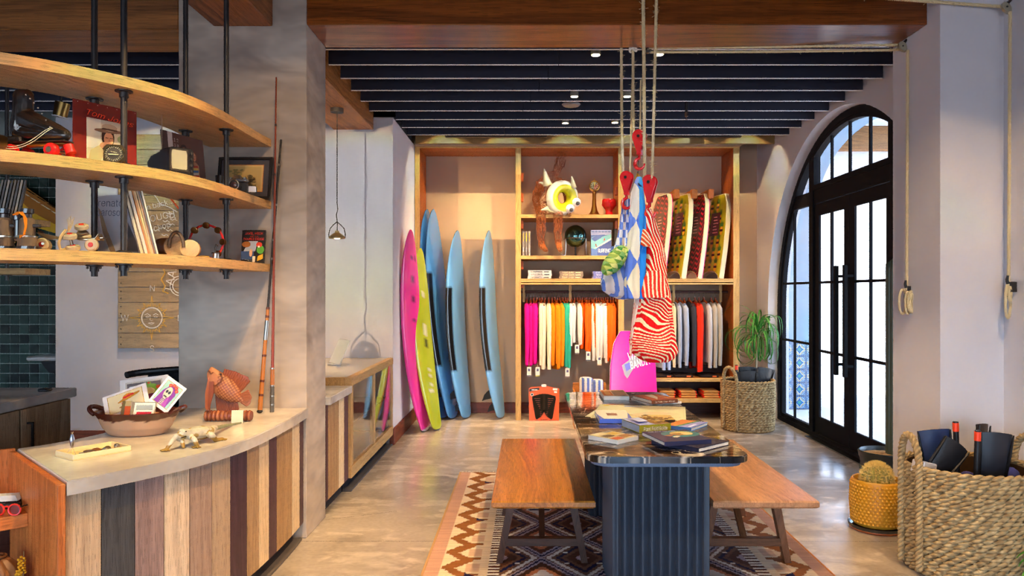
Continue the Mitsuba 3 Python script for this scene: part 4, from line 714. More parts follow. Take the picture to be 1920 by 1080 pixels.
# iguana
ig = thing('iguana_figure', 'pale iguana figure with yellow-brown legs crawling over the plank counter', 'figurine')
def ip(px, py, D): return tuple(P(px, py, D))
g = CT+.008
def feet(px, D, z=g): return tuple(on(px, D, z))
body_ = [[(ip(336, 822, 3.37), 0.0146), (ip(343, 812, 3.38), 0.0232), (ip(352, 814, 3.41), 0.0244), (ip(366, 812, 3.45), 0.0317), (ip(380, 811, 3.5), 0.0329), (ip(394, 810, 3.56), 0.0244), (ip(398, 803, 3.62), 0.0159), (tuple(on(408, 3.72, CT+.03)), 0.0110), (tuple(on(425, 3.86, CT+.016)), 0.0085), (tuple(on(452, 4.0, CT+.006)), 0.0037)],
   [(ip(340, 820, 3.37), 0.0110), (ip(344, 838, 3.36), 0.0073)],
   [(ip(350, 818, 3.4), 0.0146), (ip(330, 818, 3.34), 0.0122), (ip(322, 828, 3.32), 0.0098), (feet(312, 3.31), 0.0085)], [(ip(356, 818, 3.42), 0.0146), (ip(364, 824, 3.37), 0.0122), (ip(368, 832, 3.37), 0.0098), (feet(370, 3.38), 0.0085)],
   [(ip(388, 812, 3.54), 0.0183), (ip(396, 816, 3.48), 0.0159), (ip(402, 821, 3.5), 0.0110), (feet(404, 3.52), 0.0098), (feet(417, 3.55), 0.0073)], [(ip(385, 808, 3.56), 0.0146), (ip(374, 812, 3.62), 0.0122), (feet(366, 3.64), 0.0085)]]
for (cx_, D) in ((312, 3.31), (370, 3.38)):
    for dx, dd in ((-.03, -.005), (-.028, .018), (-.015, -.022), (.012, -.024), (.022, -.008)): body_.append([(feet(cx_, D), .006), (tuple(np.array(feet(cx_, D))+[dx*.8, dd*.8, -.003]), .003)])
for dx, dd in ((.028, .01), (.026, -.008), (.015, -.018)): body_.append([(feet(415, 3.55), .005), (tuple(np.array(feet(415, 3.55))+[dx*.8, dd*.8, -.003]), .003)])
im = blob(body_, .005, 3)
def igc(v, n):
    z = v[:, 2]-CT; a = meshkit.fbm(v*60, 3)[:, None]; c = hexc('#c9c2ab')*(.6+.6*a); b2 = meshkit.noise(v*38, 8)[:, None]; c = np.where(b2 > .66, hexc('#a08a54')*(.7+.5*a), c); leg = ((z < .028) & (v[:, 1] < 3.68))[:, None]; c = np.where(leg, hexc('#8f6f2c')*(.7+.6*a), c); tail = (v[:, 1] > 3.68)[:, None]; return np.clip(np.where(tail, hexc('#6f7458')*(.7+.6*a), c), 0, 1)
add('body', im, 'satin', igc, ig, smooth=True)
for s in (-.012, .014): add('eye', sph(np.array(ip(343, 809, 3.363))+[s, 0, 0], .0028, 1), 'gloss', '#3a2a1a', ig)
add('mouth', tube([ip(335, 818, 3.357), ip(341, 820.5, 3.353), ip(349, 818, 3.375)], .0022, 5), 'satin', '#2b2420', ig)
# tray with trinkets
T0, T1, T2 = np.array([-1.895, 3.114, CT]), np.array([-1.76, 3.312, CT]), np.array([-2.037, 3.215, CT])
ty = thing('cream_tray', 'cream rectangular tray on the near end of the concrete worktop', 'tray')
TM = frame(T0, T1-T0, T2-T0); tw, td = np.linalg.norm(T1-T0), .165
add('base', tf(box(0, tw, 0, td, 0, .006, .001), TM), 'satin', '#e5cb92', ty)
for bb in ((0, tw, 0, .008), (0, tw, td-.008, td), (0, .008, .008, td-.008), (tw-.008, tw, .008, td-.008)): add('rim', tf(box(bb[0], bb[1], bb[2], bb[3], .006, .026, .0015), TM), 'satin', '#ecd6a4', ty)
def tt(x, y, z=.006): return (TM@np.array([x, y, z, 1]))[:3]
ff_ = thing('fish_figurine', 'silver fish standing on thin wire legs in the cream tray', 'figurine'); o = tt(.03, .08)
add('fish', tf(lathe([(0, -.03), (.006, -.024), (.0105, -.006), (.011, .006), (.006, .026), (.0035, .03), (.006, .038), (.0, .036)], 16), trimesh.transformations.translation_matrix(o+[0, 0, .066])), 'metal', '#aeb3bd', ff_)
for dx, dy in ((-.03, -.005), (.006, -.02), (.004, .02)): add('leg', cyl(o+[0, 0, .042], o+[dx, dy, .001], .0012, 5), 'metal', '#c9c2b4', ff_)
sp1 = thing('shell_spoon', 'dark shell spoon lying in the cream tray', 'spoon'); add('bowl', tf(sph((0, 0, 0), .018, 2, (1.4, 1, .4)), trimesh.transformations.translation_matrix(tt(.09, .06, .018))), 'gloss', '#4a4038', sp1); add('handle', cyl(tt(.055, .075, .014), tt(.075, .065, .016), .003, 6), 'metal', '#9a968e', sp1)
add('brown_stone', tf(sph((0, 0, 0), .016, 2, (1.3, 1, .6)), trimesh.transformations.translation_matrix(tt(.125, .07, .0165))), 'gloss', '#7a4a22', label='polished brown stone in the cream tray', cat='stone')
rg = thing('wire_bracelet', 'twisted silver bracelet lying in the cream tray', 'bracelet')
add('coil', tube([tt(.165+.026*math.cos(a), .085+.026*math.sin(a), .012+.006*math.sin(3*a)) for a in np.linspace(0, 2*PI, 31)[:-1]], .0045, 7, closed=True), 'metal', '#b5ab98', rg)
add('silver_ball', sph(tt(.215, .075, .0185), .0125, 2), 'metal', '#c2b8a6', label='small silver ball at the right of the cream tray', cat='ball')
# fishing rods
r1 = thing('fishing_rod', 'tall red-brown fishing rod leaning on the column, tip above the top shelf', 'fishing rod')
def rp(px, py, D): return P(px, py, D)
b0, b1 = np.array([*on(510, 4.39, CT)]), rp(518, 145, 4.53)
def seg(a, b, s0, s1, r0, r1_): return tube([a+(b-a)*s0, a+(b-a)*(s0+s1)/2, a+(b-a)*s1], [r0, (r0+r1_)/2, r1_], 16)
add('shaft', seg(b0, b1, .12, 1, .0085, .004), 'satin', '#7a2e16', r1); add('butt', seg(b0, b1, 0, .075, .012, .0115), 'satin', '#4d4a44', r1); add('grip', seg(b0, b1, .075, .125, .0125, .0115), 'satin', '#a0622c', r1)
for s in (.02, .045, .075, .125): add('ring', seg(b0, b1, s, s+.004, .0135, .0135), 'metal', '#a8a294', r1)
for s in (.3, .5, .7, .85): add('guide', seg(b0, b1, s, s+.006, .0065, .0065), 'satin', '#2a1a14', r1)
r2 = thing('fishing_rod', 'shorter fishing rod with a golden handle and black upper part, leaning on the column', 'fishing rod')
b0, b1 = np.array([*on(487, 4.35, CT)]), rp(527, 262, 4.53)
add('butt_cap', sph(b0+[0, 0, .012], .016, 2, (1, 1, .75)), 'satin', '#17120f', r2); add('handle', seg(b0, b1, .01, .37, .0135, .0095), 'satin', '#b06a22', r2); add('ferrule', seg(b0, b1, .26, .33, .0125, .0115), 'metal', '#b8b4aa', r2); add('tip', seg(b0, b1, .37, 1, .007, .0055), 'satin', '#1c1713', r2)
for s in (.06, .11, .2, .34, .37): add('binding', seg(b0, b1, s, s+.008, .0142-.01*s, .0142-.01*s), 'satin', '#5a2a12', r2)
for s in (.55, .62, .75, .9): add('guide', seg(b0, b1, s, s+.008, .0085, .0085), 'metal', '#8d8a80', r2)
# ---- in the cubby
sgx = thing('sunglasses', 'red round sunglasses on the shelf of the orange cubby', 'sunglasses')
o = on(13, 3.06, .585)
for s in (-1, 1):
    c = o+np.array([.031*s, 0, .024]); add('rim', tube([c+np.array([.022*math.cos(a), .004*s*math.cos(a), .022*math.sin(a)]) for a in np.linspace(0, 2*PI, 25)[:-1]], .004, 7, closed=True), 'gloss', '#d8261a', sgx)
    add('lens', disc(c, .02, .001, (0, 1, 0)), 'gloss', '#6d241c', sgx); add('temple', tube([c+[.024*s, .0, .012], c+[.03*s, .02, .012], c+[.028*s, .11, .0]], .003, 6), 'gloss', '#1c1412', sgx)
add('bridge', tube([o+[-.012, 0, .034], o+[0, -.002, .038], o+[.012, 0, .034]], .004, 6), 'gloss', '#d8261a', sgx)
gcs = thing('glasses_case', 'grey and white glasses case behind the red sunglasses', 'case'); M = loc(*on(8, 3.17, .585), 12)
add('case', tf(box(-.085, .07, -.035, .035, 0, .035, .012), M), 'satin', '#1d1a1b', gcs); add('lid', tf(hull([(-.084, -.035, .035), (.066, -.035, .035), (-.084, .035, .035), (.066, .035, .035), (-.07, -.02, .055), (.05, -.02, .055), (-.07, .028, .055), (.05, .028, .055)]), M), 'satin', '#b9bfc6', gcs)
bg = thing('brown_pouch', 'round pleated brown leather pouch in the bottom of the orange cubby', 'pouch')
o = on(-6, 2.98, .06); v = sph((0, 0, 0), 1, 4).copy(); vv = v.vertices; an = np.arctan2(vv[:, 1], vv[:, 0]); rr_ = 1+.035*np.sin(an*9+vv[:, 2]*3)*(np.abs(vv[:, 2]) < .95)
v.vertices = vv*rr_[:, None]*[.115, .1, .19]+[0, 0, .195]; v.apply_translation(o); add('body', v, 'satin', '#7d5230', bg, smooth=True); add('tie', tube([o+[.03*math.cos(a), .03*math.sin(a), .385] for a in np.linspace(0, 2*PI, 17)[:-1]], .006, 6, closed=True), 'satin', '#4a2c18', bg)
ys_ = thing('dried_stalk', 'knobbly yellow dried stalk standing in the bottom of the orange cubby', 'dried plant'); o = on(41, 2.97, .06)
add('stem', tube([o, o+[.002, 0, .2], o+[.008, 0, .41]], [.004, .004, .002], 6), 'satin', '#6b4a1c', ys_)
for j in range(3): add('seed_head', cat([sph(o+np.array([.012*math.cos(i*2.4+j)*(.6+.4*((i*7) % 5)/5)-.01*(j == 1), .012*math.sin(i*2.4+j), .22+.05*j+i*.0022]), .0055, 1) for i in range(30)]), 'matte', '#c98f1c', ys_, kind='stuff')
# ================================================================== rug
RX0, RX1, RY0, RY1 = -.56, 1.615, 2.95, 6.2
def rug():
    nx, ny = 320, 480
    x = np.linspace(0, RX1-RX0, nx); y = np.linspace(0, RY1-RY0, ny); X, Y = np.meshgrid(x, y); W = RX1-RX0
    q = .0095; Xs = np.floor(X/q)*q; Ys = np.floor(Y/q)*q
    pal = [hexc(h) for h in ('#b9917c', '#7a4a26', '#d6c3a4', '#c4a489', '#33202a', '#a99aa0', '#4a2a1c', '#14163a', '#6b4a34', '#e3dccf', '#b5714a')]
    I = np.full(X.shape, 0); xs = np.minimum(Xs, W-Xs)                    # both long sides alike
    I[xs > .085] = 2
    t = (Ys/.24) % 1; b = (xs-.09)/.2                                    # the running hooks
    tri = np.abs(2*t-1)
    inb = (b > 0) & (b < 1)
    zz = (b > .02+.42*tri-.12*(t > .5)) & (b < .34+.5*tri)
    hook = (np.abs(t-.12) < .07) & (b > .45) & (b < 1)
    I[inb & (b > .28+.5*tri) & (b < .62+.3*tri)] = 2; I[inb & (b > .6) & (tri < .55) & (t > .3)] = 3
    I[inb & (zz | hook)] = 1; I[inb & (np.abs(t-.5) < .04) & (b < .1)] = 1
    nav = inb & ((Ys % .96) < .06) & (b > .62) & (b < .62+.3*(1-(Ys % .96)/.06)+.02); I[nav] = 7
    I[(xs > .29) & (xs < .335)] = 2; bars = (xs > .335) & (xs < .405); I[bars] = np.where((Ys[bars] % .042) < .02, 6, 9)
    f = xs >= .405; I[f] = 8
    cw = (W-.81)/3; cx = ((Xs-.405) % cw)/cw-.5; cyy = (Ys % .62)/.62-.5; row = np.floor(Ys/.62) % 2
    d = np.abs(cx)*1.0+np.abs(cyy)*.9
    J = np.full(X.shape, 8); J[d < .47] = 5; J[(d > .40) & (d < .435)] = 7; J[d < .36] = 6; J[d < .27] = 10; J[d < .2] = 9; J[(d < .17) & (np.abs(cyy) < .035)] = 7; J[(d > .27) & (d < .30)] = 6
    J[(d > .5) & (d < .56)] = 9; J[(d > .62) & (d < .68)] = 7; J[d > .74] = 6; J[(d > .86)] = 5; J[(np.abs(cx) > .45) & (np.abs(cyy) < .03)] = 9
    J[(np.abs(np.abs(cx)-.3) < .03) & (np.abs(np.abs(cyy)-.36) < .012)] = 9
    I[f] = J[f]
    c = np.array(pal)[I]; c = c*(.82+.3*meshkit.noise(np.stack([X*6, Y*160, X*0], -1))[..., None])
    z = .006+.0022*meshkit.noise(np.stack([X*40, Y*130, X*0], -1)); z[0] = z[-1] = 0; z[:, 0] = z[:, -1] = 0
    v = np.stack([X+RX0, Y+RY0, z+.001], -1).reshape(-1, 3); i, j = np.meshgrid(np.arange(ny-1), np.arange(nx-1), indexing='ij'); a = i*nx+j
    qd = np.stack([a, a+1, a+nx+1, a+nx], -1).reshape(-1, 4); fa = np.vstack([qd[:, [0, 1, 2]], qd[:, [0, 2, 3]]]); return tm(v, fa), c.reshape(-1, 3)
rm, rc = rug()
rk = thing('patterned_rug', 'flat-woven rug with brown zigzags on beige and dark diamonds, under the black table', 'rug')
add('weave', rm, 'cloth', rc, rk, smooth=True)
for s in range(2): add('edge_binding', box((RX0, RX1)[s]-.008, (RX0, RX1)[s]+.006, RY0, RY1, .0005, .009, .002), 'cloth', '#b0703c' if s else '#a8875c', rk)
add('fringe', cat([tube([(x, RY1-.005, .006), (x+random.uniform(-.006, .006), RY1+.02, .004), (x+random.uniform(-.012, .012), RY1+.045, .0025)], .002, 4) for x in np.linspace(RX0, RX1, 290)]), 'cloth', '#d9cdb8', rk, kind='stuff')
# ================================================================== table
TX0, TX1, TY0, TY1, TH = .272, 1.024, 3.40, 5.62, .75
tk = thing('marble_table', 'long black table with a veined dark marble top and two fluted pedestals', 'table')
def rrect(x0, x1, y0, y1, r): return sbox(x0+r, y0+r, x1-r, y1-r).buffer(r, 12)
add('tabletop', bev_prism(rrect(TX0, TX1, TY0, TY1, .1), TH-.03, TH, .005), 'marble', parent=tk, smooth=20)
add('apron', move(prism(rrect(TX0+.025, TX1-.025, TY0+.03, TY1-.03, .09), .022), 0, 0, TH-.052), 'satin', '#55647c', tk, smooth=20)
def fluted(x0, x1, y0, y1, r=.05, pitch=.044, dep=.022):
    ring_ = rrect(x0, x1, y0, y1, r).exterior; L = ring_.length; n = int(round(L/pitch)); pts = []
    for i in range(n*10):
        s = i/10; p = ring_.interpolate(s*pitch*(L/(n*pitch))); p2 = ring_.interpolate(min(L, s*L/n+.002)); d = np.array([p2.x-p.x, p2.y-p.y]); d /= np.linalg.norm(d)+1e-12
        k = abs(math.sin(PI*s)); off = dep*(1-k**.7)*-1 if False else -dep*(k if k > .25 else .0)
        nrm = np.array([d[1], -d[0]]); cc = np.array([(x0+x1)/2, (y0+y1)/2]); nrm = nrm if np.dot(nrm, np.array([p.x, p.y])-cc) > 0 else -nrm
        pts.append(np.array([p.x, p.y])+nrm*off)
    return Polygon(pts).buffer(0)
for y0, y1 in ((3.62, 4.12), (4.95, 5.40)):
    k = add('pedestal', move(prism(fluted(.405, .895, y0, y1), TH-.052-.012), 0, 0, .012), 'satin', '#2b3440', tk, smooth=15)
# ================================================================== benches
def bench(label, x0, x1, y0, y1, tones, lt):
    k = thing('wooden_bench', label, 'bench'); zt = .45
    m = [hull([(x0+e, y0+e, z), ][0:0] or [(a, b, z) for (e, z) in ((.012, zt-.04), (0, zt-.03), (0, zt-.008), (.005, zt)) for a in (x0+e, x1-e) for b in (y0+e, y1-e)])]
    add('seat', m[0], 'wood_gloss', ([0, 1, 0], *tones), k)
    xc = (x0+x1)/2
    for y in (y0+.38, y1-.34):
        for s in (-1, 1):
            t_, b_ = xc+s*.155, xc+s*.235
            add('leg', hull([(t_+dx, y+dy, zt-.04) for dx in (-.022, .022) for dy in (-.03, .03)]+[(b_+dx*.8, y+dy*.8, .009) for dx in (-.022, .022) for dy in (-.03, .03)]), 'wood', ([s*.2, 0, 1], *lt), k)
        add('stretcher', box(xc-.205, xc+.205, y-.022, y+.022, .10, .145, .003), 'wood', ([1, 0, 0], *lt), k)
    for (ya, yb) in ((y0+.40, y0+.72), (y1-.36, y1-.66)): add('brace', hull([(xc+dx, ya+dy, .14) for dx in (-.016, .016) for dy in (-.02, .02)]+[(xc+dx, yb+dy, zt-.04) for dx in (-.016, .016) for dy in (-.02, .02)]), 'wood', ([0, .6, .8], *lt), k)
bench('glossy brown wooden bench at the left of the marble table', -.185, .34, 3.753, 5.36, ('#7a3d0e', '#c27a2a'), ('#22110a', '#4a2814'))
bench('brown wooden bench at the right of the marble table, under its edge', .93, 1.466, 3.753, 5.33, ('#8a5a38', '#b98a62'), ('#4a2a16', '#7d5234'))
# ================================================================== books and maps on the table
def tpt(px, py, z=TH): D = F*(EYE-z)/(py-CY); return np.array([(px-CX)*D/F, D, z])
def tbook(label, o, a, b, th, cover, paint, pages='#ece6da', z=TH, spine='bottom', cat_='book'):
    o, a, b = (tpt(*q, z) for q in (o, a, b)); ex = a-o; ey = b-o; w = np.linalg.norm(ex); ey = ey-ex*np.dot(ex, ey)/w**2; return book('book', label, o+[0, 0, .0005], ex, ey, w, np.linalg.norm(ey), th, cover, paint, spine, pages, None, cat_)
def spine_text(k, t, o, a, th, h, c, z=TH, frac=.75, bold=True):
    o, a = tpt(*o, z), tpt(*a, z); ex = a-o; w = np.linalg.norm(ex); m = meshkit.text_mesh(t, h, .0006, bold); m.apply_scale([w*frac/(m.bounds[1][0]-m.bounds[0][0]), 1, 1]); m.apply_translation([w*(1-frac)/2, (th-h)/2, .0006]); add('spine_lettering', tf(m, frame(o+[0, 0, .0005], ex, [0, 0, 1])), 'satin', c, k, smooth=False)
def cv1(w, h):
    p = Print(w, h, '#d8c69a'); p.rect(.05*w, .05*h, .45*w, .3*h, '#b5502c'); p.rect(.5*w, .1*h, .95*w, .4*h, '#8f6a3a'); p.rect(.1*w, .4*h, .5*w, .65*h, '#5a4a34'); p.rect(.55*w, .5*h, .9*w, .8*h, '#c9a050'); p.rect(.05*w, .75*h, .5*w, .95*h, '#e9d9b0'); p.rect(.6*w, .85*h, .95*w, .95*h, '#6b7a8a'); return p
k = tbook('white-spined book with a tan and brown patchwork cover, nearest the left bench', (1158, 834), (1197, 825), (1115, 821), .021, '#e9e6e0', cv1); spine_text(k, 'Sea Island', (1158, 834), (1115, 821), .021, .010, '#2f62b5') if False else None
def cv2(w, h):
    p = Print(w, h, '#1f2340'); p.ell(.66*w, .62*h, .4*w, .3*h, '#2f6a72'); p.ell(.7*w, .66*h, .24*w, .18*h, '#b59a5c'); p.ell(.62*w, .58*h, .16*w, .1*h, '#8a6a3c'); p.ell(.8*w, .6*h, .12*w, .12*h, '#c9b07a'); p.poly([(.25*w, .5*h), (.45*w, .62*h), (.5*w, .55*h), (.35*w, .4*h)], '#7d5a4a'); p.poly([(.35*w, .35*h), (.48*w, .45*h), (.55*w, .4*h), (.42*w, .28*h)], '#d8ccb4')
    p.text('ISLA & RIVER', .08*w, .86*h, .06*h, '#cfd4e0', w=.6*w); return p
b3 = tbook('dark navy hardback with white page edges, under the blue animal book', (1310, 849), (1367, 835), (1222, 832), .021, '#191c33', lambda w, h: Print(w, h, '#1d1c2e'), spine='left')
b2 = tbook('large blue hardback picturing an animal, on top of the navy book', (1246, 837), (1334, 832), (1209, 817), .02, '#232648', cv2, z=TH+.022)
q = tpt(1316, 846); 
def cv4(w, h): p = Print(w, h, '#8a9ac8'); p.rect(.5*w, 0, w, h, '#8a6a3a'); [p.ell(random.uniform(.52, .97)*w, random.uniform(.05, .95)*h, .05*w, .04*h, random.choice(['#c9b07a', '#4a3a1c', '#a8842c'])) for _ in range(30)]; p.poly([(.1*w, .2*h), (.45*w, .3*h), (.45*w, .8*h), (.15*w, .7*h)], '#b9c4e2'); return p
k = tbook('thick field guide with a mustard spine, in the middle of the table', (1199, 813), (1258, 809), (1178, 799), .043, '#8f8a1c', cv4, '#b9cbe6'); spine_text(k, 'Plant Field Guide', (1199, 813), (1258, 809), .043, .02, '#f2f0e2')
def cv5(w, h): p = Print(w, h, '#7d86c4'); p.poly([(0, .6*h), (w, .4*h), (w, h), (0, h)], '#c8743a'); p.poly([(0, .5*h), (w, .3*h), (w, .42*h), (0, .62*h)], '#4a7a5a'); p.rect(.1*w, .1*h, .5*w, .2*h, '#c9cfe8'); return p
tbook('paperback with blue and orange cover bands, at the right edge of the table', (1296, 809), (1327, 798), (1257, 800), .018, '#4f86d0', cv5, spine='left')
def cv6(w, h): p = Print(w, h, '#c29a5c'); [p.ell(random.uniform(.1, .9)*w, random.uniform(.1, .9)*h, .08*w, .1*h, '#6b4a24') for _ in range(8)]; return p
tbook('small tan booklet with a dark speckled spine, behind the field guide', (1211, 792), (1266, 792), (1209, 783), .014, '#3a2a1a', cv6)
def cv7(w, h): p = Print(w, h, '#e9dfc0'); p.poly([(0, 0), (.14*w, 0), (0, .5*h)], '#5a6bb8'); p.poly([(w, 0), (.86*w, 0), (w, .7*h)], '#5a6bb8'); p.rect(.3*w, .35*h, .62*w, .6*h, '#8a6a5a'); return p
k = tbook('cream book with a blue spine, lying on the corner of the map', (1124, 794), (1186, 794), (1117, 777), .026, '#3f5cc0', cv7, z=TH+.002)
mp = thing('map_sheet', 'large cream map sheet spread across the table', 'map'); fl0, fr0, bl0 = np.array([.372, 4.45, TH+.0006]), np.array([.92, 4.34, TH+.0006]), np.array([.487, 4.99, TH+.0006])
def cvm(w, h):
    p = Print(w, h, '#cfbf90'); p.rect(.03*w, .03*h, .97*w, .97*h, '#d6c798'); p.rect(.05*w, .9*h, .12*w, .96*h, '#c9a01c'); p.poly([(.3*w, .86*h), (.5*w, .9*h), (.5*w, .94*h), (.3*w, .93*h)], '#7a86b0')
    p.poly([(.4*w, .3*h), (.55*w, .5*h), (.75*w, .55*h), (.9*w, .4*h), (.8*w, .2*h), (.5*w, .12*h)], '#d8bd92')
    for i in range(14): a = random.uniform(.3, .9), random.uniform(.15, .8); p.line([(a[0]*w, a[1]*h), ((a[0]+.06)*w, (a[1]+random.uniform(-.05, .05))*h), ((a[0]+.1)*w, (a[1]+random.uniform(-.06, .06))*h)], .002, '#c9a58f')
    return p
ex, ey = fr0-fl0, bl0-fl0; pm = cvm(np.linalg.norm(ex), np.linalg.norm(ey)); add('sheet', tf(pm.l, frame(fl0, ex, ey)), 'matte', None, mp, smooth=False)
mp2 = thing('map_sheet', 'second cream chart corner showing at the left of the large map sheet', 'map'); M = frame(fl0+[-.03, .05, -.0004], [.9, -.3, 0], [.3, .9, 0]); add('sheet', tf(box(0, .3, 0, .45, -.0001, .0002), M), 'matte', '#e2d5aa', mp2)
def cv8(w, h): p = Print(w, h, '#cbb08a'); p.rect(.03*w, .1*h, .4*w, .9*h, '#c8682c'); p.rect(.12*w, .2*h, .35*w, .8*h, '#d8a04a'); p.rect(.45*w, .1*h, .95*w, .9*h, '#8a755a'); return p
tbook('orange and grey book with a white spine, at the back left of the table', (1132, 750), (1180, 750), (1115, 738), .026, '#e4ddd0', cv8)
b9 = tbook('white-edged book under the brown one, at the back right of the table', (1213, 760), (1278, 757), (1207, 749), .014, '#d9d5cc', lambda w, h: Print(w, h, '#d9d5cc'))
def cv9(w, h): p = Print(w, h, '#b5562c'); p.poly([(.3*w, .1*h), (.6*w, .5*h), (.7*w, .9*h), (.4*w, .9*h)], '#e9d9b8'); p.rect(.7*w, .2*h, .95*w, .7*h, '#d8823a'); return p
k = tbook('brown book with an orange cover on the white-edged book', (1222, 758), (1271, 755), (1206, 747), .024, '#6b3a20', cv9, z=TH+.0155); spine_text(k, 'In Their Own Words', (1222, 758), (1271, 755), .024, .009, '#e8e2d4', z=TH+.0155)
# ================================================================== ropes, pulleys and red hook blocks
ROPE = '#d6c49a'
def twist(pts, r=.010, pitch=.036, strands=3, seg=5):
    p = np.asarray(pts, float); L = np.r_[0, np.cumsum(np.linalg.norm(np.diff(p, axis=0), axis=1))]; n = max(6, int(L[-1]/pitch*seg)); s = np.linspace(0, L[-1], n); q = np.stack([np.interp(s, L, p[:, k]) for k in range(3)], 1)
    t = np.gradient(q, axis=0); t /= np.linalg.norm(t, axis=1, keepdims=True); a = np.cross(t, np.where(np.abs(t[:, 2:]) < .8, [0, 0, 1.0], [0, 1.0, 0])); a /= np.linalg.norm(a, axis=1, keepdims=True); b = np.cross(t, a)
    return cat([tube(q+r*.5*(np.cos(2*PI*s/pitch+ph)[:, None]*a+np.sin(2*PI*s/pitch+ph)[:, None]*b), r*.56, 5) for ph in np.arange(strands)*2*PI/strands])
def fuzz(pts, n, ln=.02):
    p = np.asarray(pts, float); ms = []
    for i in range(n):
        u = random.random()*(len(p)-1); k_ = min(int(u), len(p)-2); c = p[k_]+(p[k_+1]-p[k_])*(u-k_); d = np.array([random.gauss(0, 1), random.gauss(0, 1), random.gauss(0, .7)]); d /= np.linalg.norm(d); e = c+d*random.uniform(.6, 1.6)*ln; ms.append(tube([c, (c+e)/2+[0, 0, random.uniform(-.004, .004)], e], .0013, 3))
    return cat(ms)
def rope(label, pts, n=60, r=.010, group=None, name='rope'):
    k = thing(name, label, 'rope', group); add('strands', twist(pts, r), 'cloth', ROPE, k, smooth=True)
    if n: add('fibres', fuzz(pts, n, .02), 'cloth', '#dcc79a', k, kind='stuff')
    return k
HD = 4.75
rope('leftmost of the hanging ropes, from the big beam to the left red hook block', [P(1165, 90, 5.0), P(1166, 240, 4.86), P(1169, 345, HD)], 120)
rope('hanging rope with a white knot at the beam, holding the middle red block', [P(1187, 92, 5.0), P(1187, 200, 4.86), P(1188.5, 262, HD+.01)], 110)
rope('thin rope beside the knotted one, running down behind the blue shirt', [P(1186, 150, 4.95), P(1183, 260, 4.83), P(1180.5, 360, 4.8)], 50, .007)
rope('thickest hanging rope, crossing the front of the beam to the right red block', [P(1205, -60, 4.5), P(1207, 80, 4.51), P(1208, 240, 4.7), P(1209, 345, HD+.02)], 170, .012)
rope('rightmost hanging rope crossing the front of the beam', [P(1232, -60, 4.5), P(1229, 80, 4.51), P(1225, 250, 4.66), P(1222, 352, HD-.01)], 170)
rope('short rope running up from the middle red block', [P(1201.5, 150, 4.9), P(1201, 210, 4.83), P(1200, 250, HD+.01)], 30, .007)
rope('upper of the two ropes strung along the underside of the big beam', [P(1216, 90, 5.0), P(1460, 88, 4.95), P(1690, 84, 4.84)], 120, .009)
rope('lower of the two ropes strung along the underside of the big beam', [P(1216, 98, 5.03), P(1460, 97, 5.0), P(1668, 94, 4.92), P(1691, 92, 4.84)], 110, .009)
rope('rope slanting across the top right corner to the wall pulley', [P(1232, -50, 4.5), P(1560, -10, 4.43), P(1886, 13, 4.36)], 90, .010)
kn = thing('rope_knot', 'whitish rope knot on a hook under the big beam', 'knot'); c = P(1187, 88, 4.99)
add('wrap', cat([tube([c+np.array([.022*math.cos(a+j), .015*math.sin(a+j), -.018+.036*j/4+.012*math.sin(2*a)]) for a in np.linspace(0, 2*PI, 17)[:-1]], .009, 6, closed=True) for j in range(5)]), 'cloth', '#ddd6c6', kn)
add('hook', tube([c+[-.004, -.03, .02], c+[-.012, -.06, .05], c+[0, -.05, .08], c+[.01, -.02, HB-c[2]+.012]], .004, 6), 'metal', '#cfd2d6', kn); add('eye_screw', tube([c+[.05+.014*math.cos(a), -.06, .055+.02*math.sin(a)] for a in np.linspace(.6, 5.6, 14)], .003, 6), 'metal', '#cfd2d6', kn)
pu = thing('small_pulley', 'dark round pulley under the beam where the two long ropes start', 'pulley'); c = P(1214, 93, 5.02); add('sheave', disc(c, .026, .012, (.3, 1, 0)), 'gloss', '#2b2927', pu); add('pin', cyl(c-[0, .02, 0], c+[0, .02, 0], .006, 8), 'metal', '#b9b39a', pu); add('strap', cyl(c, [c[0], 4.97, HB+.002], .004, 6), 'metal', '#4a4a4a', pu)
RED = '#c1101a'
def block(label, c, s, yaw, hook=True):
    k = thing('hook_block', label, 'hook block'); M = loc(*c, yaw)@np.diag([s, s, s, 1])
    pts = [(.043*math.cos(a), .043*math.sin(a)) for a in np.linspace(-.35, PI+.35, 20)]; tear = Polygon(pts+[(-.014, -.095), (.014, -.095)])
    for y in (-.021, .015): add('cheek_plate', tf(bev_prism(tear, 0, .006, .0015), M@xz((0, y+.006, 0))), 'gloss', RED, k, smooth=20)
    add('sheave', tf(disc((0, 0, .0), .028, .012, (0, 1, 0)), M), 'satin', '#7d0d12', k); add('bolt', tf(cyl((0, -.028, 0), (0, .026, 0), .009, 12), M), 'metal', '#3a3a3a', k)
    add('swivel', tf(box(-.016, .016, -.018, .018, -.118, -.082, .004), M), 'gloss', RED, k); add('nut', tf(cyl((0, 0, -.135), (0, 0, -.115), .009, 6), M), 'metal', '#9a2a2a', k)
    if hook: a = np.linspace(PI/2+.1, PI/2+.1+4.55, 22); add('hook', tf(tube([(0, 0, -.115)]+[(.032*math.cos(t_)+.002, 0, -.172+.034*math.sin(t_)) for t_ in a], [.009]+list(np.linspace(.010, .013, 11))+list(np.linspace(.013, .005, 11)), 10), M), 'gloss', RED, k)
    return k
b_m = block('red hook block highest of the three, holding the blue shirt on its hook', P(1199, 256, HD), 1.0, -28)
b_l = block('red hook block at the left, above the blue and white bag', P(1175, 333, HD), .95, -28)
b_r = block('red hook block at the right, above the red striped bag', P(1218, 342, HD), 1.1, -28)
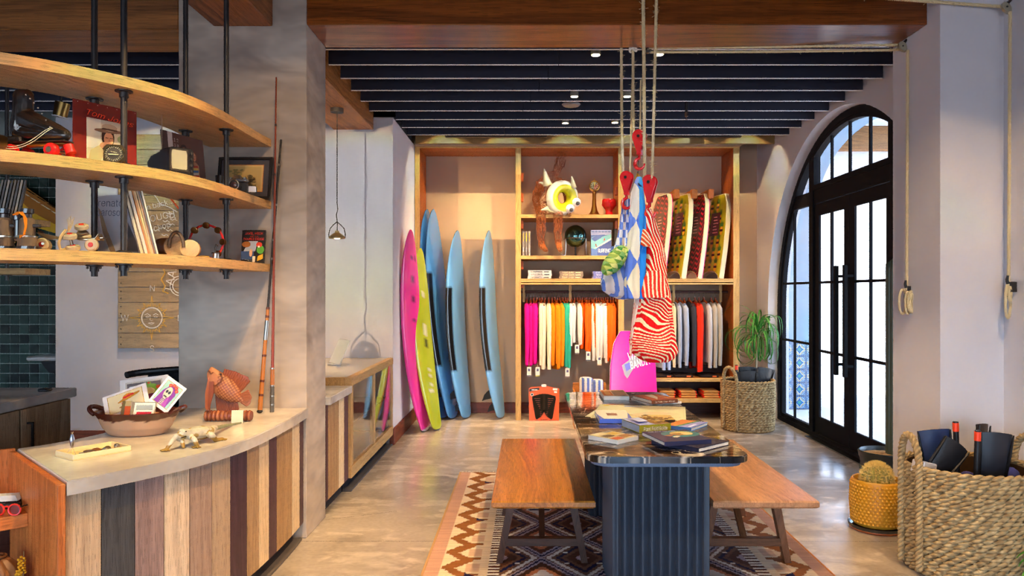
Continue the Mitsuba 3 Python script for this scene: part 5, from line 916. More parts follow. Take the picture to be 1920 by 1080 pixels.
# ================================================================== the hanging fabrics
def drape(rows, D, nth=96, fold=.1, nf=7, seed=1, flat=.6, bottom=.03):
    "rows: (y px, left px, right px) from top to bottom -> closed sack, with its angles and heights"
    r = np.array(rows, float); yy = np.linspace(r[0, 0], r[-1, 0], 110); l, rt = np.interp(yy, r[:, 0], r[:, 1]), np.interp(yy, r[:, 0], r[:, 2])
    s = F/D; cx_, rx = ((l+rt)/2-CX)/s, (rt-l)/2/s; z = EYE-(yy-CY)/s; th = np.arange(nth)*2*PI/nth
    T_, Z_ = np.meshgrid(th, z); n_ = meshkit.fbm(np.stack([np.cos(T_)*2.2, np.sin(T_)*2.2, Z_*5], -1)+seed*3, 3)-.5
    k_ = 1+fold*np.cos(nf*T_+3*np.sin(Z_*7+seed)+seed)*np.clip((z[0]-Z_)*4, .25, 1)+n_*.35*fold/.1*.5
    X_ = cx_[:, None]+rx[:, None]*np.cos(T_)*np.clip(k_, .6, 1.25); Y_ = D+np.maximum(rx[:, None]*flat, .006)*np.sin(T_)*k_
    v = np.stack([X_, Y_, Z_], -1).reshape(-1, 3); m = len(z); i, j = np.meshgrid(np.arange(m-1), np.arange(nth), indexing='ij'); j2 = (j+1) % nth
    q_ = np.stack([i*nth+j, (i+1)*nth+j, (i+1)*nth+j2, i*nth+j2], -1).reshape(-1, 4); f = np.vstack([q_[:, [0, 1, 2]], q_[:, [0, 2, 3]]])
    o = len(v); v = np.vstack([v, [cx_[-1], D, z[-1]-.004], [cx_[0], D, z[0]+.004]]); jj = np.arange(nth); f = np.vstack([f, np.stack([(m-1)*nth+jj, np.full(nth, o), (m-1)*nth+(jj+1) % nth], 1), np.stack([jj, (jj+1) % nth, np.full(nth, o+1)], 1)])
    return tm(v, f)
def sub2(m): return m.subdivide()
def stripes(v, ang, per, w, ca, cb, warp=0, seed=0, duty=.5):
    c, s = math.cos(ang), math.sin(ang); q = v[:, 0]*c+v[:, 2]*s+v[:, 1]*.5
    if warp: q = q+warp*(meshkit.fbm(np.stack([v[:, 0]*5, v[:, 1]*5, v[:, 2]*4], -1)+seed, 2)-.5)
    return np.where(((q/per) % 1 < duty)[:, None], hexc(ca), hexc(cb))
RB = thing('striped_bag', 'big red and cream striped fabric bag hanging from the right red hook', 'bag')
m = sub2(drape([(392, 1206, 1222), (410, 1203, 1228), (440, 1200, 1238), (480, 1203, 1247), (520, 1200, 1252), (560, 1194, 1255), (600, 1188, 1259), (640, 1184, 1265), (660, 1187, 1268), (672, 1200, 1262), (679, 1212, 1250)], HD, 110, .10, 6, 2))
def redc(v, n):
    z = v[:, 2]; t_ = np.clip((1.62-z)/.35, 0, 1)[:, None]; a = stripes(v, .25, .022, 0, '#c8161c', '#ecd9b8', .16, 1, .58); b = stripes(v, 1.25, .024, 0, '#c8161c', '#ecd9b8', .22, 5, .6)
    return np.where((meshkit.noise(v*6+2) > t_[:, 0])[:, None], a, b)
add('body', m, 'cloth', redc, RB, smooth=True)
pk = drape([(508, 1214, 1240), (520, 1208, 1246), (545, 1202, 1249), (558, 1204, 1248)], HD-.075, 64, .06, 5, 4, .25); add('pocket', sub2(pk), 'cloth', lambda v, n: stripes(v, .12, .026, 0, '#d8332c', '#efdcc0', .05, 2, .6), RB, smooth=True)
pk = drape([(430, 1205, 1212), (445, 1201, 1216), (458, 1200, 1222), (462, 1206, 1222)], HD-.07, 40, .08, 4, 3, .4); add('bow', sub2(pk), 'cloth', lambda v, n: stripes(v, .8, .02, 0, '#dd4a2c', '#f2ddb9', .05, 2, .6), RB, smooth=True)
add('strap', cat([tube([P(1212, 384, HD), P(1208+s*8, 400, HD-.02), P(1208+s*12, 440, HD)], [.006, .009, .012], 8) for s in (0,)]), 'cloth', '#d8332c', RB)
def strip(rows, D, dD, th=.004, amp=.01):
    r = np.array(rows, float); yy = np.linspace(r[0, 0], r[-1, 0], 60); l, rt = np.interp(yy, r[:, 0], r[:, 1]), np.interp(yy, r[:, 0], r[:, 2]); u = np.linspace(0, 1, 14); V = []
    for a, b, y in zip(l, rt, yy):
        for t_ in u: V.append(P(a+(b-a)*t_, y, D+dD*t_+amp*math.sin(t_*6+y*.03)))
    V = np.array(V); n_ = len(u); i, j = np.meshgrid(np.arange(59), np.arange(n_-1), indexing='ij'); q_ = np.stack([i*n_+j, (i+1)*n_+j, (i+1)*n_+j+1, i*n_+j+1], -1).reshape(-1, 4); f = np.vstack([q_[:, [0, 1, 2]], q_[:, [0, 2, 3]]])
    t2 = tm(np.vstack([V, V+[0, th, 0]]), np.vstack([f, f[:, ::-1]+len(V)])); return t2
fk = thing('flecked_scarf', 'white fabric with small red flecks hanging at the left side of the red striped bag', 'scarf')
add('cloth', sub2(strip([(455, 1208, 1214), (480, 1200, 1212), (530, 1193, 1206), (580, 1187, 1196), (640, 1181, 1186), (668, 1180, 1184)], HD-.07, .06)), 'cloth', lambda v, n: np.where((meshkit.noise(v*75) > .72)[:, None], hexc('#cf3038'), hexc('#ddd8d2')), fk, smooth=True)
bb_ = thing('blue_bag', 'blue and white striped cloth bag hanging left of the blue shirt', 'bag')
m = drape([(462, 1148, 1182), (480, 1140, 1186), (505, 1132, 1189), (530, 1127, 1190), (545, 1130, 1190), (555, 1144, 1188), (561, 1160, 1182)], HD+.12, 110, .07, 8, 6, .7)
add('body', sub2(m), 'cloth', lambda v, n: np.where(((v[:, 0]*1.0+.18*(v[:, 2]-1.5)+.8*v[:, 1]) / .062 % 1 < .5)[:, None], hexc('#5f80cf'), hexc('#dddbe0')), bb_, smooth=True)
chk = lambda v, n: np.where((((np.floor(v[:, 2]/.05)+np.floor((v[:, 0]+v[:, 1]*.5)/.028)) % 2) < 1)[:, None], hexc('#5b7fd0'), hexc('#dcdde6'))
add('strap', sub2(strip([(372, 1167, 1173), (400, 1164, 1172), (440, 1158, 1170), (470, 1150, 1168)], HD, .05)), 'cloth', chk, bb_, smooth=True); add('strap', sub2(strip([(372, 1174, 1181), (400, 1173, 1182), (440, 1170, 1181), (475, 1170, 1184)], HD+.02, .06)), 'cloth', chk, bb_, smooth=True)
gp = thing('green_pouch', 'green patterned pouch tied against the blue and white bag', 'pouch')
c = P(1152, 489, HD-.01); m = sph((0, 0, 0), 1, 5); vv = m.vertices*[.058, .05, .118]; an = np.arctan2(vv[:, 1], vv[:, 0]); vv = vv*(1+.05*np.cos(5*an+vv[:, 2]*20))[:, None]; vv[:, 2] *= np.where(vv[:, 2] > 0, .95, .9); m.vertices = vv; m.apply_transform(rot(38, [0, 1, 0])); m.apply_translation(c)
GP = np.array([hexc(h) for h in ('#8aa84a', '#b9c96a', '#5f8f3c', '#cfd78a', '#2f7a3c', '#7ab06a')])
def greenc(v, n): w = np.stack([v[:, 0]+v[:, 2]*.6, v[:, 2]-v[:, 0]*.6, v[:, 1]], -1)*22; i = (np.floor(w[:, 0]+.5*np.sin(w[:, 1]))*7+np.floor(w[:, 1]+.5*np.sin(w[:, 0]*1.3))*3+np.floor(w[:, 0]+w[:, 1])).astype(int) % 6; return GP[i]
add('body', m, 'cloth', greenc, gp, smooth=True)
add('tail_scrap', sub2(strip([(562, 1176, 1184), (580, 1177, 1186), (590, 1179, 1184)], HD+.08, .02)), 'cloth', '#1f8a64', gp) if False else None
bs = thing('hanging_shirt', 'blue shirt with big white diamonds on a wooden hanger under the middle red hook', 'shirt')
m = drape([(332, 1194, 1203), (342, 1189, 1205), (360, 1183, 1207), (385, 1181, 1209), (440, 1178, 1211), (500, 1174, 1212), (545, 1172, 1211), (560, 1173, 1209)], HD-.01, 110, .10, 7, 9, 1.1)
def shirtc(v, n):
    u, w_ = (v[:, 0]-.66+.25*(v[:, 1]-HD))/.11, v[:, 2]/.26; d = np.abs(u % 1-.5)+np.abs(w_ % 1-.5); a = np.where((d < .5)[:, None], hexc('#4d74d8'), hexc('#e6dccb'))
    return np.where((v[:, 0] > .70)[:, None], hexc('#1f78dc'), a)
add('body', sub2(m), 'cloth', shirtc, bs, smooth=True); add('collar', tube([P(1193, 338, HD-.0), P(1198, 346, HD-.05), P(1204, 352, HD-.03)], .006, 8), 'cloth', '#2a3a66', bs)
wh = thing('wooden_hanger', 'wooden hanger inside the blue diamond shirt, on the middle red hook', 'hanger'); add('bar', tube([P(1192, 336, HD+.03), P(1196, 327, HD+.03), P(1200, 334, HD+.0)], [.006, .010, .006], 8), 'satin', '#c98f2c', wh); add('hook', tube([P(1196, 327, HD+.03), P(1196.5, 312, HD+.02), P(1197, 302, HD+.01), P(1194, 298, HD)], .0025, 6), 'satin', '#2a2a2c', wh)
# ================================================================== shelving unit on the back wall
PY0, PY1 = 8.75, 9.295
PLY_ = ('#a5763e', '#d9ac6a'); PLYF = ('#a67c42', '#d2ae6c'); CED = ('#6d2e10', '#a8581f')
su = thing('shelving_unit', 'full-width plywood shelving unit with three bays along the back wall', 'shelving unit')
PX = [(-1.325, -1.268), (-.146, -.083), (1.058, 1.125), (2.406, 2.478)]
ZTOP = 3.19
for i, (x0, x1) in enumerate(PX):
    k = add('upright', box(x0, x1, PY0+.004, PY1, 0, ZTOP, .002), 'wood', ([0, 0, 1], *CED) if i in (0, 2, 3) else ([0, 0, 1], *PLY_), su)
    add('front_edge', box(x0, x1, PY0-.002, PY0+.005, .0, ZTOP+.04, .001), 'wood', ([0, 0, 1], *PLYF), k)
add('top_board', box(PX[0][0], PX[3][1], PY0, PY1, ZTOP, ZTOP+.045, .002), 'wood', ([1, 0, 0], '#8a4a1e', '#b9713a'), su)
k = add('top_rail', box(PX[0][0], PX[3][1], PY0-.01, PY0+.01, ZTOP+.0, ZTOP+.05, .002), 'wood', ([1, 0, 0], *PLYF), su)
S1, S2, S3 = 2.412, 1.93, 1.66
def shelf(x0, x1, z, t=.042): k = add('shelf_board', box(x0+.001, x1-.001, PY0+.006, PY1, z-t, z, .001), 'wood', ([1, 0, 0], '#7d4a22', '#b57d42'), su); add('front_edge', box(x0+.001, x1-.001, PY0-.002, PY0+.007, z-t, z, .001), 'wood', ([1, 0, 0], *PLYF), k); return k
M0, M1, R0, R1 = PX[1][1], PX[2][0], PX[2][1], PX[3][0]
for z in (S1, S2, S3): shelf(M0, M1, z)
shelf(R0, R1, S3); shelf(M0, M1, S3-.05, .02); shelf(R0, R1, S3-.05, .02); shelf(R0, R1, .494); shelf(R0, R1, .256, .05)
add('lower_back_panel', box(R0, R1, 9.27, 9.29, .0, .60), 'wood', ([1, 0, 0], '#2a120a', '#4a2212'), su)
for z in (2.86, 2.62, 2.30, 1.82, 1.6): add('peg', box(M0, M0+.03, 8.82, 8.88, z-.05, z+.05, .003), 'wood', ([0, 0, 1], '#7d2e0e', '#b5541c'), su)
for z in (2.7, 2.3): add('peg', box(M1-.03, M1, 8.82, 8.88, z-.05, z+.05, .003), 'wood', ([0, 0, 1], '#4a1c0c', '#7d3414'), su)
for px in (842, 905): q = P(px, 561, 9.25); add('wall_peg', box(q[0]-.028, q[0]+.028, 9.2, 9.295, q[2]-.05, q[2]+.05, .003), 'wood', ([0, 1, 0], '#a8501c', '#d8803a'), su)
for i, px in enumerate((1268, 1301, 1332)): q = P(px, 364, 8.9); add('board_peg', box(q[0]-.032, q[0]+.032, 8.86, 9.295, q[2]-.055, q[2]+.055, .003), 'wood', ([0, 1, 0], '#8a4414', '#b5702e'), su)
RZ = 1.505
for x0, x1, bx_ in ((M0, M1, (982, 1070, 1158)), (R0, R1, (1266, 1355))):
    k = add('clothes_rail', cyl((x0, 9.0, RZ), (x1, 9.0, RZ), .015, 14), 'satin', '#3a1a12', su)
    for px in bx_: X_ = (px-CX)*8.9/F; add('rail_bracket', tf(bev_prism(sbox(-.016, -.06, .016, .16).union(Point(0, -.06).buffer(.016)), 0, .035, .003), xz((X_, 9.02, 1.455))), 'wood', ([0, 0, 1], *PLYF), su)
# ================================================================== surfboards
def surfboard(label, tail, nose, W, th, rocker, base, nyaw=12, black=True, fins=True, deco=None):
    k = thing('surfboard', label, 'surfboard'); a, b = np.array(tail, float), np.array(nose, float); T_ = b-a; L = np.linalg.norm(T_); T_ /= L
    N = np.array([math.cos(math.radians(nyaw)), -math.sin(math.radians(nyaw)), 0]); N -= T_*np.dot(N, T_); N /= np.linalg.norm(N); B = np.cross(T_, N)
    t = np.r_[np.linspace(0, .08, 10)[:-1], np.linspace(.08, .88, 50)[:-1], np.linspace(.88, 1, 22)]
    w = np.where(t > .47, W/2*np.maximum(0, 1-((t-.47)/.53)**2.5)**.55, W/2*(1-.5*np.abs((.47-t)/.47)**2.0)); w = w*np.clip((t/.012), .25, 1)**.5; w = np.maximum(w, .004)
    h = th/2*np.minimum(1, np.maximum(.18, np.minimum(t/.15*.6+.4, (1-t)/.25*.75+.22)))
    r = -rocker*(1-np.abs(2*t-1)**2.0); c = a+T_*(t*L)[:, None]+N*r[:, None]
    n = 28; an = np.arange(n)*2*PI/n; ex = np.sign(np.cos(an))*np.abs(np.cos(an))**.75; ez = np.sign(np.sin(an))*np.abs(np.sin(an))**.85
    v = (c[:, None]+(w[:, None]*ex)[..., None]*B+(h[:, None]*ez)[..., None]*N).reshape(-1, 3); m_ = len(t); i, j = np.meshgrid(np.arange(m_-1), np.arange(n), indexing='ij'); q_ = np.stack([i*n+j, i*n+(j+1) % n, (i+1)*n+(j+1) % n, (i+1)*n+j], -1).reshape(-1, 4)
    f = np.vstack([q_[:, [0, 1, 2]], q_[:, [0, 2, 3]]]); jj = np.arange(n); v = np.vstack([v, c[0], c[-1]]); f = np.vstack([f, np.stack([(jj+1) % n, jj, np.full(n, len(v)-2)], 1), np.stack([(m_-1)*n+jj, (m_-1)*n+(jj+1) % n, np.full(n, len(v)-1)], 1)])
    me = tm(v, f)
    if me.volume < 0: me.invert()
    base = hexc(base)
    def colr(vv, nn):
        tt_ = np.clip(((vv-a)@T_)/L, 0, 1); side = nn@N; bq = (vv-a)@B; cc = np.tile(base, (len(vv), 1))
        if black: cc[((tt_ > .25) & (tt_ < .70) & ((side < .2) | (bq < -.70*np.interp(tt_, t, w)))) | ((tt_ > .955) & (side < .55))] = hexc('#101114')
        if deco: deco(cc, tt_, side, bq)
        return cc
    add('board', me, 'gloss', colr, k, smooth=True)
    if fins:
        for (tt_, bb) in ((.045, 0), (.11, .11), (.11, -.11)):
            o = a+T_*tt_*L+N*(np.interp(tt_, t, r)-th*.3)+B*bb; add('fin', tf(move(prism(Polygon([(0, 0), (.11, 0), (.085, .05), (.04, .10), (-.035, .135), (-.02, .09), (-.012, .04)]), .008), 0, 0, -.004), frame(o, T_, -N)), 'satin', '#121318', k)
    return k
def pinkd(cc, t, s, b): cc[(s > .55) & (t > .55) & (t < .9) & (np.abs(b-.05) < .05) & (np.sin(t*60)+np.sin(b*70) > .7)] = hexc('#5a2a4a'); cc[(t < .012)] = hexc('#e8e0e4')
surfboard('hot pink surfboard leaning in front of the lime one by the white wall', [-1.10, 8.08, .012], [-1.235, 7.86, 2.16], .50, .07, .075, '#e8359c', 14, False, False, pinkd)
def limed(cc, t, s, b):
    m = (s > .5) & (np.abs(b+.02) < .05) & (((t > .52) & (t < .58)) | ((t > .2) & (t < .34) & (np.sin(t*240) > -.2)) | ((t > .72) & (t < .75))); cc[m] = hexc('#dfe4c8'); cc[(s > .5) & (t > .45) & (t < .5) & (np.abs(b) < .04)] = hexc('#2f3a20')
surfboard('lime green surfboard between the pink one and the blue ones', [-.985, 8.12, .012], [-1.19, 8.28, 1.99], .50, .065, .07, '#a9b82a', 14, False, False, limed)
BL = '#3f86cc'
surfboard('first blue surfboard from the left, deepest blue, close behind the lime one', [-1.002, 8.88, .012], [-1.215, 8.99, 2.50], .56, .075, .07, '#3a7cc4', 15)
surfboard('second blue surfboard from the left, long black stripe, just right of the deepest blue one', [-.888, 8.86, .012], [-1.14, 8.99, 2.50], .56, .075, .06, '#4f94dc', 17)
surfboard('third blue surfboard from the left, standing alone against the left wall peg', [-.73, 8.88, .012], [-.848, 9.0, 2.246], .56, .075, .08, '#6aaef0', 17)
surfboard('rightmost blue surfboard, standing alone against the right wall peg', [-.318, 8.88, .012], [-.469, 9.0, 2.246], .56, .075, .08, '#74b4f2', 16)
# ================================================================== middle bay: wire figure, ring, ornaments
wf = thing('wire_figure', 'rusty wire sculpture of a seated person whose legs hang below the top shelf', 'sculpture')
def wires(ch, edge, drop, r=.0017):
    m = blob(ch, edge, 2); m = m.simplify_quadric_decimation(face_count=max(60, int(len(m.faces)*.5))) if False else m; e = m.edges_unique; V = m.vertices+np.array([random.gauss(0, 1) for _ in range(len(m.vertices)*3)]).reshape(-1, 3)*edge*.12; keep = np.array([random.random() > drop+.18 for _ in range(len(e))])
    return cat([tube(V[q_], r, 4, caps=False) for q_ in e[keep]])
def w_(px, py, d): return tuple(P(px, py, d))
RU = '#7d4220'
add('head', wires([[(w_(1050, 308, 8.95), .05), (w_(1052, 294, 8.95), .065)], [(w_(1043, 322, 8.95), .045), (w_(1050, 308, 8.95), .05)]], .055, .3), 'satin', RU, wf)
add('torso', wires([[(w_(1032, 338, 8.95), .11), (w_(1026, 360, 8.97), .11), (w_(1014, 385, 8.97), .12)], [(w_(1016, 345, 8.95), .075), (w_(1052, 345, 8.92), .07)], [(w_(1014, 385, 8.97), .12), (w_(1035, 392, 8.8), .08)]], .075, .3), 'satin', RU, wf)
for px, fx in ((1014, 1024), (1046, 1051)):
    add('leg', wires([[(w_(px, 392, 8.78), .06), (w_(px+1, 408, 8.66), .055)], [(w_(px+1, 408, 8.66), .055), (w_(px, 440, 8.66), .042), (w_(px+1, 455, 8.66), .033)]], .045, .25), 'satin', RU, wf)
    add('foot', wires([[(w_(px+1, 455, 8.66), .033), (w_(px+2, 462, 8.65), .034), (w_(fx, 469, 8.56), .022)]], .028, .15), 'satin', '#94501f', wf)
add('arm', wires([[(w_(1052, 345, 8.9), .05), (w_(1063, 362, 8.85), .04), (w_(1066, 385, 8.8), .033), (w_(1066, 402, 8.75), .03)]], .04, .25), 'satin', RU, wf); add('arm', wires([[(w_(1014, 345, 8.95), .05), (w_(1004, 372, 8.92), .042), (w_(1010, 398, 8.8), .03)]], .04, .25), 'satin', RU, wf)
ir = thing('inflatable_ring', 'white inflatable animal ring with yellow-green inside and two eyes, in front of the wire figure', 'swim ring')
c = P(1054, 371, 8.72); axn = np.array([.42, -.85, -.12]); axn /= np.linalg.norm(axn); e1 = np.cross(axn, [0, 0, 1]); e1 /= np.linalg.norm(e1); e2 = np.cross(e1, axn)
nu, nv = 72, 28; U_, V_ = np.meshgrid(np.arange(nu)*2*PI/nu, np.arange(nv)*2*PI/nv, indexing='ij'); R_, r_ = .135, .07*(1+.02*np.sin(U_*24))
rad = R_+r_*np.cos(V_); vv = c+(rad*np.cos(U_))[..., None]*e1+(rad*np.sin(U_))[..., None]*e2+(r_*np.sin(V_))[..., None]*axn
i, j = np.meshgrid(np.arange(nu), np.arange(nv), indexing='ij'); i2, j2 = (i+1) % nu, (j+1) % nv; q_ = np.stack([i*nv+j, i2*nv+j, i2*nv+j2, i*nv+j2], -1).reshape(-1, 4); rgm = tm(vv.reshape(-1, 3), np.vstack([q_[:, [0, 1, 2]], q_[:, [0, 2, 3]]]))
if rgm.volume < 0: rgm.invert()
add('ring', rgm, 'gloss', np.where((np.cos(V_.ravel()) < .25)[:, None], hexc('#bcc21a'), hexc('#dfe3d2')), ir, smooth=True)
def horn(px, py, tx, ty, r, d=8.70): a, b = P(px, py, d), P(tx, ty, d-.03); add('fin', tube([a, a+(b-a)*.35, a+(b-a)*.75, b], [r, r*.75, r*.38, r*.1], 14), 'gloss', '#e3e0bd', ir, smooth=True)
horn(1027, 348, 1020, 316, .055); horn(1076, 352, 1072, 330, .035); horn(1030, 390, 1014, 394, .035); horn(1028, 346, 1010, 342, .035, 8.72); horn(1030, 394, 1042, 398, .03)
for px, py in ((1081, 379), (1069, 391)): ey_ = add('eye', sph(P(px, py, 8.56), .05, 3), 'gloss', '#e9e9ea', ir, smooth=True); add('pupil', sph(P(px+2, py+2, 8.525), .024, 2), 'gloss', '#3a3d44', ey_, smooth=True)
tg = thing('brass_telegraph', 'brass ship telegraph on a tapered column, on the top shelf', 'ornament'); o = P(1114, 402, 8.95); o[2] = S1
add('column', lathe([(0, 0), (.075, 0), (.075, .018), (.06, .028), (.04, .06), (.025, .13), (.02, .26), (.024, .29), (0, .29)], 28, o), 'metal', '#b07a3a', tg)
M = frame(o+[0, -.03, .355], [1, 0, 0], [0, .1, 1]); add('dial_case', tf(lathe([(0, -.03), (.055, -.03), (.064, -.02), (.064, .026), (.055, .03), (.05, .024), (0, .024)], 28), M), 'metal', '#c9a050', tg)
p = Print(.01, .01, '#000000'); p.l = []; p.z = .025; p.ell(0, 0, .048, .048, '#16130f'); p.poly(Polygon([(0, 0)]+[(.045*math.cos(a), .045*math.sin(a)) for a in np.linspace(-1.9, .5, 12)]), '#5a1c1c')
for i in range(10): a = i*PI/5; p.line([(.024*math.cos(a), .024*math.sin(a)), (.044*math.cos(a), .044*math.sin(a))], .005, '#d9cfae')
p.line([(0, -.01), (0, .04)], .008, '#d8a83a'); add('dial', tf(p.l, M), 'satin', None, tg, smooth=False); add('handle', cyl(o+[0, -.03, .42], o+[0, -.03, .45], .006, 8), 'metal', '#c9a050', tg)
rv = thing('red_head_vase', 'glossy red vase in the shape of a head, on the top shelf', 'vase'); o = P(1142, 402, 8.9); o[2] = S1
hv = lathe([(0, 0), (.05, 0), (.046, .02), (.04, .05), (.05, .075), (.07, .10), (.082, .14), (.084, .17), (.076, .195), (.066, .197), (.06, .18), (0, .16)], 56); vv = hv.vertices
for (x, z, s, a) in ((0, .118, .012, .016), (0, .135, .010, .012), (-.026, .142, .012, -.008), (.026, .142, .012, -.008), (-.03, .155, .016, .006), (.03, .155, .016, .006), (0, .094, .015, .009), (-.03, .112, .014, .004), (.03, .112, .014, .004)): g = np.exp(-((vv[:, 0]-x)**2+(vv[:, 2]-z)**2)/(2*s*s))*(vv[:, 1] < 0); vv[:, 1] -= a*g
hv.vertices = vv; hv = hv.subdivide(); add('head', move(hv, *o), 'gloss', '#b01218', rv, smooth=True)
for s in (-1, 1): add('ear', move(sph((.08*s, .0, .13), .016, 2, (.5, .7, 1.2)), *o), 'gloss', '#b01218', rv, smooth=True)
gb = thing('mirror_globe', 'dark mirrored globe on a bent metal stand, on the second shelf', 'globe'); c = P(1079, 443, 8.95); c[2] = max(c[2], S2+.2)
add('globe', sph(c, .132, 4), 'mirror', '#56807f', gb, smooth=True)
add('ring', tube([c+np.array([.137*math.cos(a), .137*math.sin(a), -.03]) for a in np.linspace(0, 2*PI, 41)[:-1]], .005, 6, closed=True), 'metal', '#8f8f8d', gb)
for s in (-1, 1): add('leg', tube([c+[.12*s, -.065, -.03], c+[.12*s, -.065, -.15], [c[0]+.125*s, c[1]-.07, S2+.03], [c[0]+.135*s, c[1]-.085, S2+.006], [c[0]+.16*s, c[1]-.10, S2+.006], [c[0]+.17*s, c[1]-.105, S2+.03]], .006, 6), 'metal', '#a8a8a6', gb)
add('leg', cyl([c[0], c[1]+.13, c[2]-.03], [c[0], c[1]+.13, S2], .006, 6), 'metal', '#8f8f8d', gb); add('post', cyl(c-[0, 0, .12], [c[0], c[1], S2+.004], .01, 8), 'satin', '#111111', gb)
for i, px in enumerate((981.5, 987, 992.5)):
    o = P(px, 477, 8.85); o[2] = S2+.001; k = thing('book', ('left', 'middle', 'right')[i]+' one of three grey books standing on the second shelf, yellow lettering', 'book', 'three grey upright books on the second shelf')
    add('cover', box(o[0]-.013, o[0]+.013, 8.80, 8.98, S2+.0005, S2+.29, .002), 'satin', ('#8d8b8c', '#6d6b6d', '#9d9b9c')[i], k); add('spine_lettering', [(box(o[0]-.006, o[0]+.006, 8.799, 8.801, S2+.17, S2+.27), '#b5a01c'), (box(o[0]-.004, o[0]+.004, 8.799, 8.801, S2+.05, S2+.10), '#e8e8e8')], 'satin', None, k)
def cov_surf(w, h):
    p = Print(w, h, '#3f6fc0'); p.rect(0, .8*h, w, h, '#9fb4e6'); p.poly([(0, .68*h), (.25*w, .78*h), (.55*w, .74*h), (w, .84*h), (w, .62*h), (.5*w, .35*h), (.2*w, .25*h), (0, .3*h)], '#7fd0e0'); p.poly([(.1*w, .28*h), (.5*w, .45*h), (w, .70*h), (w, .55*h), (.5*w, .35*h)], '#e9eef4'); p.poly([(0, .66*h), (.3*w, .8*h), (.7*w, .82*h), (.5*w, .7*h), (.2*w, .55*h)], '#3b6fc4'); p.poly([(.3*w, .3*h), (w, .62*h), (w, 0), (.3*w, 0)], '#2f4fa8')
    p.ell(.66*w, .63*h, .03*w, .03*h, '#d8402a'); p.line([(.66*w, .66*h), (.62*w, .58*h)], .02*w, '#d8402a'); p.ell(.24*w, .42*h, .03*w, .03*h, '#b5402a'); p.line([(.24*w, .4*h), (.28*w, .34*h)], .02*w, '#b5402a')
    for i in range(6): p.ell((.1+.16*i)*w, .93*h, .07*w, .03*h, '#6a86d0')
    p.text('SURFING', .32*w, .13*h, .14*h, '#f4f2ee', w=.62*w, bold=True); return p
o = P(1108, 477, 8.9); o[2] = S2; book('book', 'blue book with surfers on a wave on its cover, upright on the second shelf', o, [1, 0, 0], [0, .12, 1], .245, .315, .02, '#2f4fa8', cov_surf)
o = P(1150, 477, 8.95); k = thing('book', 'black book with an orange mark, upright beside the surfer book', 'book'); add('cover', box(o[0], o[0]+.09, 8.85, 9.05, S2, S2+.33, .003), 'satin', '#141416', k); add('mark', box(o[0]+.045, o[0]+.07, 8.848, 8.8505, S2+.1, S2+.2), 'satin', '#d8501c', k)
STK = [(990, 1034, 506, 'white book with black lettering', '#dcdad6', '#1a1a1a', 'OCEANOS'), (1049, 1093, 508, 'grey-tan book', '#8d7d68', '#e9dfae', 'TOP 100'), (1112, 1156, 508, 'blue book', '#6a74c0', '#c9cfe8', 'BIG WAVE')]
for (xa, xb, yt, nm, cvr, tx, word) in STK:
    a, b = P(xa, 522, 8.85), P(xb, 522, 8.85); hh = (522-yt)/F*8.85/3
    for i in range(3):
        k = thing('book', nm+', '+('bottom', 'middle', 'top')[i]+' of its stack on the third shelf', 'book', nm.split(' with')[0]+'s stacked on the third shelf'); z = S3+.0005+i*hh; d = .004*((i*5) % 3-1)
        add('cover', cat([box(a[0]+d, b[0]+d, 8.83, 9.03, z, z+.004), box(a[0]+d, b[0]+d, 8.83, 9.03, z+hh-.0045, z+hh-.0005), box(a[0]+d, b[0]+d, 8.83, 8.834, z, z+hh-.0005)]), 'satin', cvr, k); add('pages', box(a[0]+d+.003, b[0]+d-.003, 8.834, 9.025, z+.004, z+hh-.0045), 'matte', '#e4ddd0', k)
        m = meshkit.text_mesh(word, .017, .0006, True); wd = (b[0]-a[0]); m.apply_scale([wd*.5/(m.bounds[1][0]-m.bounds[0][0]), 1, 1]); add('spine_lettering', [(tf(m, frame([a[0]+d+.03, 8.8295, z+.007], [1, 0, 0], [0, 0, 1])), tx), (box(b[0]+d-.09, b[0]+d-.03, 8.8292, 8.83, z+.009, z+.02), tx)], 'satin', None, k, smooth=False)
# ================================================================== bodyboards on the right bay's shelf
def bodyboard_poly(W=.50, L=1.03): return Polygon([(W/2*math.cos(0), 0)]+[(W*.5, .04), (W*.52, .35), (W*.5, .65), (W*.42, .9), (W*.34, .985), (W*.27, L), (-W*.27, L), (-W*.34, .985), (-W*.42, .9), (-W*.5, .65), (-W*.52, .35), (-W*.5, .04), (-W*.46, 0)]+[(W*.40*math.cos(t_), .085*math.sin(t_)) for t_ in np.linspace(PI, 0, 13)]).buffer(0)
def pineapple(p, x, y, s):
    p.ell(x, y, .018*s, .028*s, '#d8951c').rect(x-.018*s, y-.006*s, x+.018*s, y+.008*s, '#2a1414')
    p.poly([(x-.016*s, y+.025*s), (x-.022*s, y+.055*s), (x-.008*s, y+.04*s), (x-.006*s, y+.07*s), (x+.004*s, y+.045*s), (x+.014*s, y+.065*s), (x+.012*s, y+.04*s), (x+.024*s, y+.05*s), (x+.014*s, y+.025*s)], '#2f5a1e')
random.seed(5)
